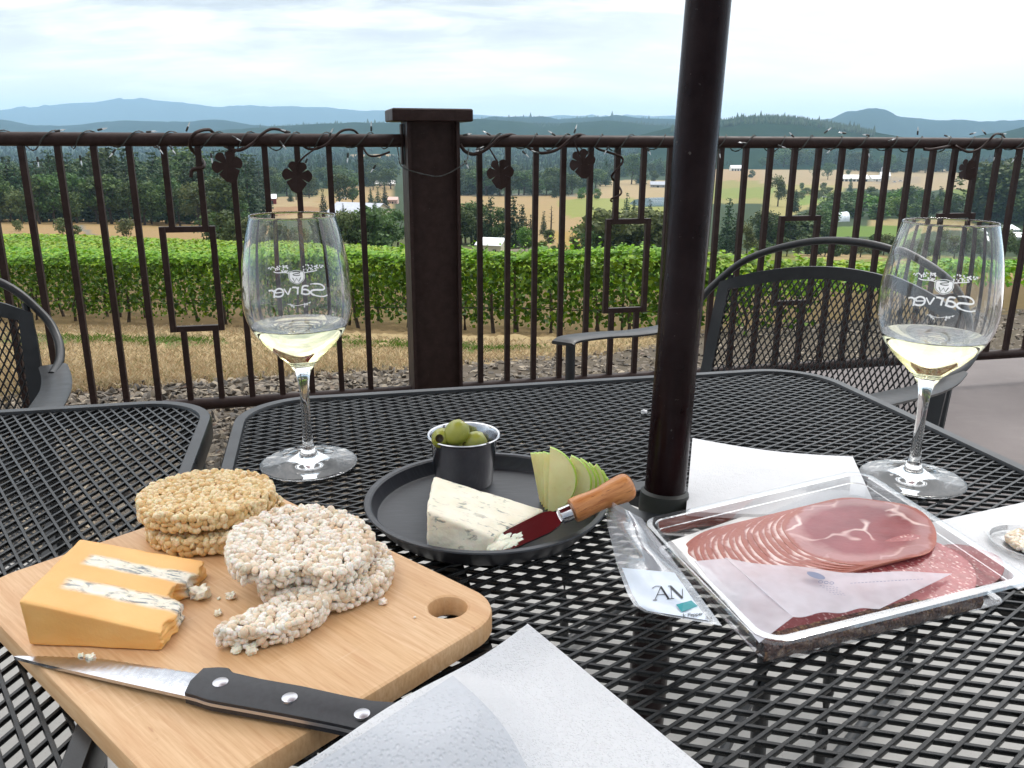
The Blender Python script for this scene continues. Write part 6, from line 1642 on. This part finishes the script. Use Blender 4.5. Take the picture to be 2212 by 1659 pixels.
# bushes between vineyard and the pale barn
plant_many(['brd2', 'shb2', 'brd3'], 7, 462, 545, lambda x: np.interp(x, [460, 545], [530, 540]), (42, 74), 'broadleaf bush at the vineyard edge behind the left wine glass', 'bushes left of the pale barn', (1.0, 1.4), 8)
plant_many(['brd3', 'brd2', 'shb2', 'brd1'], 11, 700, 862, (541, 546), (70, 92), 'dense dark green tree at the vineyard edge left of the post', 'trees at the vineyard edge before the barn', (1.0, 1.3), 9)
plant_many(['brd2', 'brd3', 'shb1'], 7, 545, 690, (538, 543), (28, 60), 'loose olive tree seen through the left wine glass', 'trees behind the left glass', (1.0, 1.3), 10)
for k, x, y, h, l in (('brd1', 598, 430, 48, 'round dark tree behind the red barn'), ('brd2', 640, 432, 52, 'spreading dark tree right of the red barn'), ('brd1', 668, 428, 46, 'dark spreading tree between red and pale barns'), ('con3', 628, 436, 26, 'squat dark conifer near the red barn'),
        ('brd1', 735, 446, 66, 'large dark tree just behind the pale barn roof'), ('brd3', 762, 446, 62, 'dark tree behind the pale barn, right of the largest'), ('con2', 700, 470, 58, 'thin ragged tree in front of the pale barn'), ('con2', 742, 470, 30, 'sparse small tree before the pale barn roof'),
        ('con1', 802, 452, 44, 'young spruce right of the pale barn'), ('con2', 818, 462, 56, 'taller spruce right of the pale barn'), ('con1', 832, 452, 50, 'spruce right of the pale barn, close to the post'), ('con2', 812, 478, 50, 'light green spruce at the corner of the pale barn'), ('brd1', 806, 410, 40, 'round tree in front of the far wood left of the post'), ('brd1', 570, 412, 40, 'round tree above the red barn')): plant(k, x, y, h, l)
# right of the post
plant_many(['brd2', 'brd1', 'con3'], 7, 986, 1050, (524, 530), (52, 88), 'mixed tree in the grove behind the white shed', 'grove behind the white shed', (1.0, 1.3), 11)
for k, x, y, h, l in (('con1', 1060, 532, 102, 'tall dark conifer left in the grove by the white shed'), ('brd3', 1082, 534, 84, 'broad tree in the middle of the grove by the white shed'), ('con3', 1108, 536, 106, 'tallest conifer of the grove right of the white shed'), ('con1', 1128, 534, 88, 'feathery conifer on the right of the grove'), ('con2', 1146, 528, 62, 'slim conifer at the right end of the grove'),
        ('brt', 1134, 543, 50, 'bright yellow-green tree right of the white shed'), ('brt', 1142, 545, 34, 'small bright green bush before the yellow-green tree'), ('con2', 1174, 508, 50, 'dark pointed spruce standing alone beside a bare snag'), ('shb2', 1186, 526, 28, 'dark round bush under the pointed spruce'),
        ('shb3', 1168, 552, 30, 'green bush at the vineyard edge left of the bluish shrub'), ('shb2', 1196, 552, 20, 'bluish shrub at the vineyard edge'), ('shb3', 1212, 552, 26, 'light green bush right of the bluish shrub'), ('brd2', 1240, 556, 44, 'olive bush at the left end of the big thicket')): plant(k, x, y, h, l)
plant_many(['brd2', 'shb1', 'brd3', 'brt'], 15, 1262, 1490, (556, 563), (56, 100), 'olive green tree in the thicket behind the decorative frame', 'thicket right of the white shed', (1.05, 1.4), 12)
for k, x, y, h, l in (('con2', 1352, 492, 72, 'dark conifer rising above the thicket left of the pond'), ('con1', 1368, 488, 54, 'pointed conifer in front of the pond'), ('con2', 1402, 496, 62, 'slender grey-green conifer in front of the pond'), ('con1', 1198, 428, 34, 'dense rounded conifer in the tan field'), ('shb3', 1256, 430, 22, 'bright bush in the field, left of a pair'), ('shb3', 1288, 430, 20, 'bright bush in the field, right of a pair'),
        ('brd1', 1364, 398, 62, 'large dark tree beside the iron vine spiral'), ('con3', 1384, 398, 48, 'dark tree right of the largest one in the valley'), ('con1', 1308, 402, 60, 'dark conifer left of the field track'), ('brd1', 1420, 372, 26, 'spreading oak on the tan slope'), ('brd1', 1412, 400, 30, 'round dark tree beside the grey house')): plant(k, x, y, h, l)
plant_many(['con1', 'con3', 'brd1', 'brd3'], 18, 990, 1240, lambda x: 421, (36, 58), 'dark tree in the row behind the pale farm road', 'tree row along the farm road', (1.2, 1.6), 13)
plant_many(['brd1', 'con3', 'brd3'], 16, 990, 1310, (398, 408), (30, 46), 'tree in the dark wood above the farm road', 'wood above the farm road', (1.2, 1.7), 14)
plant_many(['con1', 'con3', 'brd1'], 26, 990, 1470, (372, 388), (24, 38), 'tree in the dark wood above the farm road', 'wood above the farm road', (1.2, 1.7), 15)
plant_many(['con1', 'con3', 'brd1', 'con2'], 30, 590, 850, (372, 398), (26, 42), 'tree in the dark wood above the pale barn', 'wood above the pale barn', (1.2, 1.7), 16)
plant_many(['brd1', 'con3', 'brd3'], 12, 690, 850, (398, 408), (30, 44), 'tree in the dark wood above the pale barn', 'wood above the pale barn', (1.2, 1.7), 26)
plant_many(['brd1', 'con3', 'brd3', 'con1'], 10, 560, 690, (408, 424), (36, 52), 'tree in the dark wood above the red barn', 'wood above the red barn', (1.2, 1.6), 27)
# right part of the valley
for k, x, y, h, l in (('con1', 1568, 546, 112, 'tall feathery tree right of the umbrella pole'), ('con2', 1586, 548, 84, 'slim tree right of the tall feathery one'), ('brd2', 1612, 556, 70, 'grey-green tree above the chair hoop'), ('con1', 1570, 362, 14, 'small cypress by the long white barn, left of two'), ('con1', 1578, 362, 15, 'small cypress by the long white barn, right of two'), ('shb2', 1623, 384, 15, 'dark round bush below the long white barn'), ('brd1', 1647, 364, 22, 'small spreading oak right of the long white barn'),
        ('brd2', 1680, 446, 62, 'tall open tree left of a baluster in the valley'), ('con3', 1716, 458, 46, 'narrow grey-green tree in the pale field'), ('shb2', 1732, 408, 12, 'bush in the pale field, left of two'), ('shb2', 1778, 412, 16, 'upright bush in the pale field'), ('brd1', 1788, 388, 34, 'large round tree beside the long farm building'), ('brd1', 1760, 388, 28, 'round tree left of the largest farmyard tree'), ('brd1', 1832, 382, 14, 'low round tree behind the long farm building'), ('con2', 1836, 414, 32, 'dead grey topped tree in front of the farm')): plant(k, x, y, h, l)
plant_many(['brd1', 'brd3', 'con1', 'shb2'], 14, 1632, 1792, (522, 530), (46, 70), 'dark tree in the copse behind the chair back', 'copse behind the chair', (1.1, 1.5), 17)
plant_many(['brd2', 'brd3', 'shb2'], 14, 1640, 2000, (548, 556), (30, 46), 'dark tree in the copse behind the chair back', 'copse behind the chair', (1.1, 1.5), 18)
plant_many(['shb2', 'brt', 'shb3', 'brd3'], 30, 1790, 1965, (438, 474), (22, 42), 'leafy green tree in the hedge belt below the farm', 'hedge belt below the farm', (1.2, 1.7), 19)
plant_many(['brd3', 'con1', 'con3', 'shb2'], 22, 1940, 2120, (448, 472), (26, 46), 'leafy green tree in the hedge belt below the farm', 'hedge belt below the farm', (1.1, 1.5), 20)
plant_many(['shb1', 'shb2'], 10, 1715, 1800, (416, 434), (10, 18), 'small bush in the pale field below the farm', 'bushes in the pale field', (1.2, 1.6), 21)
plant_many(['con1', 'con3', 'brd1', 'con2'], 34, 2105, 2330, lambda x: np.interp(x, [2100, 2330], [472, 492]), (70, 130), 'tall dark conifer in the wood at the right edge', 'wood at the right edge', (1.1, 1.5), 22)
plant_many(['con1', 'con3'], 16, 2090, 2330, (410, 432), (50, 80), 'tall dark conifer in the wood at the right edge', 'wood at the right edge', (1.1, 1.5), 23)
plant_many(['brd3', 'brd1', 'brd2'], 12, 1990, 2330, (548, 566), (40, 70), 'dark broadleaf tree seen through and beside the right glass', 'trees behind the right glass', (1.1, 1.5), 24)
plant_many(['con1', 'con3', 'brd1'], 34, 1655, 2110, lambda x: np.interp(x, [1655, 1800, 1880, 2110], [364, 362, 372, 372]), (26, 44), 'dark tree along the forest edge above the farm', 'forest edge above the farm', (1.2, 1.6), 25)
for k_ in list(PROTO):
    if k_ not in USED:
        for c, gk in PROTO[k_][1]: bpy.data.objects.remove(c)
        bpy.data.objects.remove(PROTO[k_][0])
# bare snag
p = ground_px(1190, 502); mb = MB(); hs = 56 / F_PX * p.y; mb.tube([p, p + Vector((.1, 0, hs * .6)), p + Vector((.0, 0, hs))], [.35, .22, .06], 6)
for k in range(9): mb.tube([p + Vector((0, 0, hs * (.35 + .07 * k))), p + Vector(((-1) ** k * (1.1 - .08 * k), .2, hs * (.37 + .07 * k)))], [.08, .03], 4)
tag(mb.build('dead_tree', M['bark']), 'bare dead snag with stub branches beside the pointed spruce', 'tree')

# far woods that read as one mass
def forest(name, polys, n, h, seed, label, m):
    g = np.random.default_rng(seed); Vs, Fs = [], []; off = 0
    for poly, frac in polys:
        P = ground_many(scatter_px(int(n * frac), poly, seed + off % 97))
        for p in P:
            hh = h * g.uniform(.6, 1.3); w = hh * g.uniform(.22, .42); ns = 6; lv = []
            con = g.uniform() < .7
            prof = [(0, .02), (1, .12), (.62, .5), (.05, 1.0)] if con else [(0, .1), (.9, .3), (1.0, .55), (.55, .85), (.05, .98)]
            a0 = g.uniform(0, 6)
            for r, z in prof:
                for j in range(ns): a = a0 + 2 * PI * j / ns; q = w * r * (1 if con else 1.25) * g.uniform(.7, 1.25); lv.append((p[0] + q * math.cos(a), p[1] + q * math.sin(a), p[2] + hh * (z if con else z * .75) + g.uniform(-.05, .05) * hh))
            k = len(prof)
            Vs += lv
            for i in range(k - 1):
                for j in range(ns): Fs.append((off + i * ns + j, off + i * ns + (j + 1) % ns, off + (i + 1) * ns + (j + 1) % ns, off + (i + 1) * ns + j))
            off += k * ns
    o = mesh_obj(name, np.array(Vs), np.array(Fs), m, None, False, origin=(0, 0, 0)); tag(o, label, 'forest', None, 'stuff')
M['forest'] = m_leaf('distant_forest', [S(32, 48, 38), S(46, 64, 48), S(60, 80, 56)], .8, .05, 0)
forest('distant_forest', [([(-150, 420), (-150, 316), (560, 316), (600, 340), (590, 398), (560, 420)], .3), ([(560, 398), (560, 312), (860, 312), (860, 332), (756, 332), (750, 345), (860, 343), (860, 382), (700, 396)], .14), ([(970, 380), (970, 314), (1500, 316), (1440, 352), (1430, 372), (1250, 390)], .24), ([(1500, 345), (1520, 318), (2400, 322), (2400, 420), (2120, 400), (2110, 366), (1880, 366), (1800, 356), (1660, 350)], .32)], 7600, 15, 41, 'dark green forest covering the far side of the valley', M['forest'])
def ridge_trees(name, D, prof, n, h, seed, label):
    g = np.random.default_rng(seed); Vs, Fs = [], []; off = 0
    for _ in range(n):
        x = g.uniform(prof[0][0], prof[-1][0]); y = np.interp(x, [p[0] for p in prof], [p[1] for p in prof]); dd = D - g.uniform(0, 1) ** 2 * 250
        tp = at_d(x, y, D); f = (D - dd) / 800; z = tp.z * (1 - f * .9) + gz(tp.x, dd) * 0; xx = tp.x * dd / D; hh = h * g.uniform(.4, 1.2) * (2.1 if g.uniform() < .04 else 1); w = hh * .34
        c = [(xx + w * math.cos(a), dd + w * math.sin(a), z - 5) for a in (0, 1.26, 2.5, 3.77, 5.0)]; Vs += c + [(xx, dd, z + hh)] ; Fs += [(off + i, off + (i + 1) % 5, off + 5) for i in range(5)]; off += 6
    o = mesh_obj(name, np.array(Vs), np.array(Fs), M['forest'], None, False, origin=(0, D, 0)); tag(o, label, 'forest', None, 'stuff')
ridge_trees('hill_forest', 2300, [(1450, 277), (1540, 265), (1600, 255), (1660, 252), (1720, 255), (1765, 263), (1800, 268), (1840, 275), (1890, 286)], 1700, 8, 51, 'conifers along the crest of the wooded hill')
ridge_trees('ridge_forest', 3600, [(553, 277), (640, 271), (703, 268), (778, 267), (845, 265), (985, 262), (1110, 263), (1150, 267), (1215, 267), (1306, 263), (1360, 265), (1456, 271)], 1200, 9, 52, 'trees along the crest of the middle ridge')
ridge_trees('blue_ridge_forest', 5200, [(985, 259), (1106, 256), (1170, 254.5), (1206, 258.5), (1264, 255.5), (1331, 252), (1356, 256.5), (1431, 258)], 260, 16, 53, 'trees along the crest of the blue ridge')

# ------------------------------------------------------------------ farm buildings
WHITE, CREAM, GREY = basic('white_siding', S(232, 232, 226), S(220, 220, 214), .6, nscale=1.5), basic('cream_siding', S(214, 208, 184), S(202, 196, 172), .7, nscale=1.5), basic('grey_metal_roof', S(168, 172, 182), S(154, 158, 168), .4, nscale=.8)
WROOF, RED, DARK, BROWN = basic('white_metal_roof', S(236, 238, 240), S(224, 226, 230), .4, nscale=.8), basic('red_siding', S(128, 44, 44), S(112, 38, 38), .7, nscale=2), basic('dark_opening', S(40, 40, 44), None, .8), basic('weathered_wood', S(92, 80, 72), S(70, 62, 56), .85, nscale=3)
def barn(name, label, x0, x1, ybase, hpx, rz, depth, roof_f, wall, roof, doors=1, wins=0, cat='barn'):
    """gabled building; its near long side spans x0..x1 in the photograph at ground row ybase"""
    a, b = ground_px(x0, ybase), ground_px(x1, ybase); c = (a + b) / 2; D = c.y; L = abs((x1 - x0) / F_PX * D); H = hpx / F_PX * D; ew = H * (1 - roof_f)
    z0 = min(a.z, b.z) - .3; t = thing(name, label, cat, (c.x, c.y, z0), rz); Rm = Matrix.Rotation(rz, 3, 'Z'); o = Vector((c.x, c.y, z0)); W_ = lambda x, y, z: o + Rm @ Vector((x, y, z))
    hl, d = L / 2, depth
    mb = MB(); P = [(-hl, 0), (hl, 0), (hl, d), (-hl, d)]; bot = [W_(x, y, 0) for x, y in P]; top = [W_(x, y, ew + .3) for x, y in P]
    mb.add(bot + top + [W_(-hl, d / 2, H + .3), W_(hl, d / 2, H + .3)], [(0, 1, 5, 4), (1, 2, 6, 9, 5), (2, 3, 7, 6), (3, 0, 4, 8, 7)]); mb.build('wall', wall, t, False)
    mb = MB(); e = .04 * L; g_ = .25; th = .12
    for s_ in (0, 1):
        ya, yb = (-.4, d / 2) if s_ == 0 else (d + .4, d / 2); sl = (H - ew) / (d / 2); za = ew + .3 - sl * .4
        q = [W_(-hl - e, ya, za + g_), W_(hl + e, ya, za + g_), W_(hl + e, yb, H + .3 + g_), W_(-hl - e, yb, H + .3 + g_)]; q2 = [p - Vector((0, 0, th)) for p in q]; mb.prism(q2, q)
    mb.build('roof', roof, t, False)
    for k in range(doors):
        x = -hl + L * (k + .5) / max(1, doors) * (1 if doors > 1 else 1); mb = MB(); mb.box(W_(x, -.03, ew * .38), (min(L * .14, 3.6), .08, ew * .7), Rm); mb.build('door', DARK, t, False)
    for k in range(wins):
        x = -hl + L * (k + .5) / wins; mb = MB(); mb.box(W_(x + L * .04, -.03, ew * .6), (min(1.4, L * .08), .08, ew * .25), Rm); mb.build('window', DARK, t, False)
    return t
barn('red_barn', 'red barn with white roof and white doors beyond the left glass', 562, 596, 441, 19, .25, 10, .4, RED, WROOF, 2)
barn('pale_barn', 'large cream barn with long grey metal roof left of the post', 700, 806, 470, 33, -.35, 18, .55, CREAM, GREY, 3, 2)
barn('white_shed', 'small white shed with bright metal roof at the vineyard edge', 1027, 1082, 545, 27, -.25, 6, .4, CREAM, WROOF, 2, 0, 'shed')
barn('long_farm_building', 'long low white farm building with open bays', 1816, 1874, 392, 13, .0, 14, .5, WHITE, WROOF, 7, 0)
barn('farm_house', 'cluster farm house with white gables right of the long building', 1880, 1908, 392, 12, .4, 10, .5, WHITE, WROOF, 1, 2, 'farmhouse')
barn('white_barn', 'tall white barn beside the silo in the farmyard', 1903, 1922, 389, 16, -.1, 12, .45, WHITE, WROOF, 1, 1)
barn('machine_shed', 'long white machine shed on the tan slope', 1580, 1603, 369, 11, .05, 12, .5, WHITE, WROOF, 4)
barn('grey_house', 'low grey house beside dark round tree near the pond', 1406, 1436, 405, 12, -.1, 9, .5, basic('grey_siding', S(150, 150, 150), None, .7), GREY, 1, 3, 'house')
barn('field_hut', 'tiny dark open hut in the tan field', 258, 283, 488, 12, .0, 3, .15, BROWN, BROWN, 1, 0, 'hut')
barn('far_barn', 'long pale roofed barn above the spruces left of the post', 812, 852, 402, 11, .1, 14, .6, basic('tan_siding', S(178, 160, 140), None, .8), basic('pale_roof', S(206, 200, 194), None, .6), 2)
barn('pink_house', 'small pinkish house right of the spruces near the post', 838, 858, 440, 13, 0, 8, .4, basic('pink_siding', S(206, 170, 156), None, .8), basic('pink_roof', S(190, 160, 150), None, .7), 1, 2, 'house')
barn('flat_house', 'low house with pale roof inside the dark wood', 1172, 1192, 367, 6, 0, 9, .5, CREAM, WROOF, 1, 2, 'house')
barn('white_house', 'white house at the right edge above the chair, left of two', 2180, 2204, 504, 15, .3, 9, .5, WHITE, WROOF, 1, 2, 'house')
barn('white_house', 'small white house half hidden at the right edge', 2196, 2220, 520, 14, -.2, 8, .5, WHITE, WROOF, 1, 2, 'house')
barn('village_house', 'white house half hidden by trees left of the leaf ornament', 1268, 1284, 362, 9, .2, 9, .5, WHITE, GREY, 1, 2, 'house')
barn('village_house', 'second white house half hidden by trees near the iron spiral', 1286, 1300, 366, 8, -.2, 9, .5, WHITE, GREY, 1, 2, 'house')
# polythene tunnel
p = ground_px(1818, 478); L = 24 / F_PX * p.y; mb = MB(); V = []
for i in range(8):
    for j in range(11): a = PI * j / 10; V.append((p.x - L * .6 + L * 1.2 * i / 7 + 1.5 * i / 7, p.y + 5 * math.cos(a) + i * 1.0, p.z - .2 + 4.6 * math.sin(a) ** .8))
mb.grid(V, 8, 11); tag(mb.build('polytunnel', basic('white_polythene', S(226, 232, 238), S(196, 206, 214), .35, nscale=.6)), 'white polythene tunnel among bushes below the farm', 'polytunnel')
p = ground_px(1905, 384); mb = MB(); mb.lathe([(0, 0), (2.6, 0), (2.6, 13), (2.2, 14.6), (.8, 15.6), (0, 15.8)], 16, p); tag(mb.build('silo', basic('silo_concrete', S(150, 150, 152), None, .7)), 'grey silo standing in the white farmyard', 'silo')
# parked cars at the farm
def car_proto():
    t = thing('parked_car', '', 'car'); mb = MB()
    sec = [(-2.1, .45, .75), (-1.9, .35, .95), (-.9, .33, 1.0), (-.2, .33, 1.02), (1.2, .33, 1.0), (2.0, .35, .92), (2.15, .45, .7)]
    mb.grid([(x, y * .85, z) for x, zl, zh in sec for y, z in ((-1, zl), (-1.02, zh - .12), (-.9, zh), (.9, zh), (1.02, zh - .12), (1, zl))], len(sec), 6); b = mb.build('body', basic('car_paint', S(214, 216, 220), None, .3), t, True, 40)
    mb = MB(); mb.prism([(-1.7, -.8, .98), (1.0, -.8, .98), (1.0, .8, .98), (-1.7, .8, .98)], [(-1.1, -.65, 1.48), (.35, -.65, 1.48), (.35, .65, 1.48), (-1.1, .65, 1.48)]); c = mb.build('cabin', basic('car_glass', S(40, 46, 52), None, .15), t, False); ks = [(b, []), (c, [])]
    for x in (-1.35, 1.35):
        for s_ in (-1, 1): mb = MB(); mb.lathe([(0, -.1), (.32, -.1), (.34, 0), (.32, .1), (0, .1)], 14, (x, s_ * .82, .34), Matrix.Rotation(PI / 2, 3, 'X')); ks.append((mb.build('wheel', DARK, t), []))
    return t, ks
ct, cks = car_proto()
for i, (x, y, a, l) in enumerate(((1945, 392, .2, 'pale parked car farthest right in the farmyard'), (1932, 394, .5, 'pale parked car between the white barn and the last car'), (1763, 428, .1, 'pale car parked among the bushes below the farm, left one'), (1782, 427, -.1, 'pale car parked among the bushes below the farm, right one'), (742, 430, .3, 'white vehicle parked beyond the pale barn'), (1668, 358, .1, 'white vehicle on the tan slope right of the machine shed'))):
    p = ground_px(x, y); o = ct if i == 0 else dup(ct, cks, p, a); o.location = p; o.rotation_euler = (0, 0, a); o.scale = (1.15,) * 3; tag(o, l, 'car')

# ------------------------------------------------------------------ air
hz = MB(); hz.box((0, 9000, 260 - 40), (32000, 22000, 960)); ho = hz.build('haze', [], None, False); ho.data.materials.clear()
hm = bpy.data.materials.new('haze'); hm.use_nodes = True; ht = hm.node_tree; ht.nodes.clear(); o_ = ht.nodes.new('ShaderNodeOutputMaterial'); pv = ht.nodes.new('ShaderNodeVolumePrincipled')
pv.inputs['Color'].default_value = (.50, .76, 1.0, 1); pv.inputs['Density'].default_value = HAZE; pv.inputs['Anisotropy'].default_value = 0.0; ht.links.new(pv.outputs[0], o_.inputs['Volume']); ho.data.materials.append(hm)
tag(ho, 'pale blue haze over the valley', 'haze', None, 'stuff')
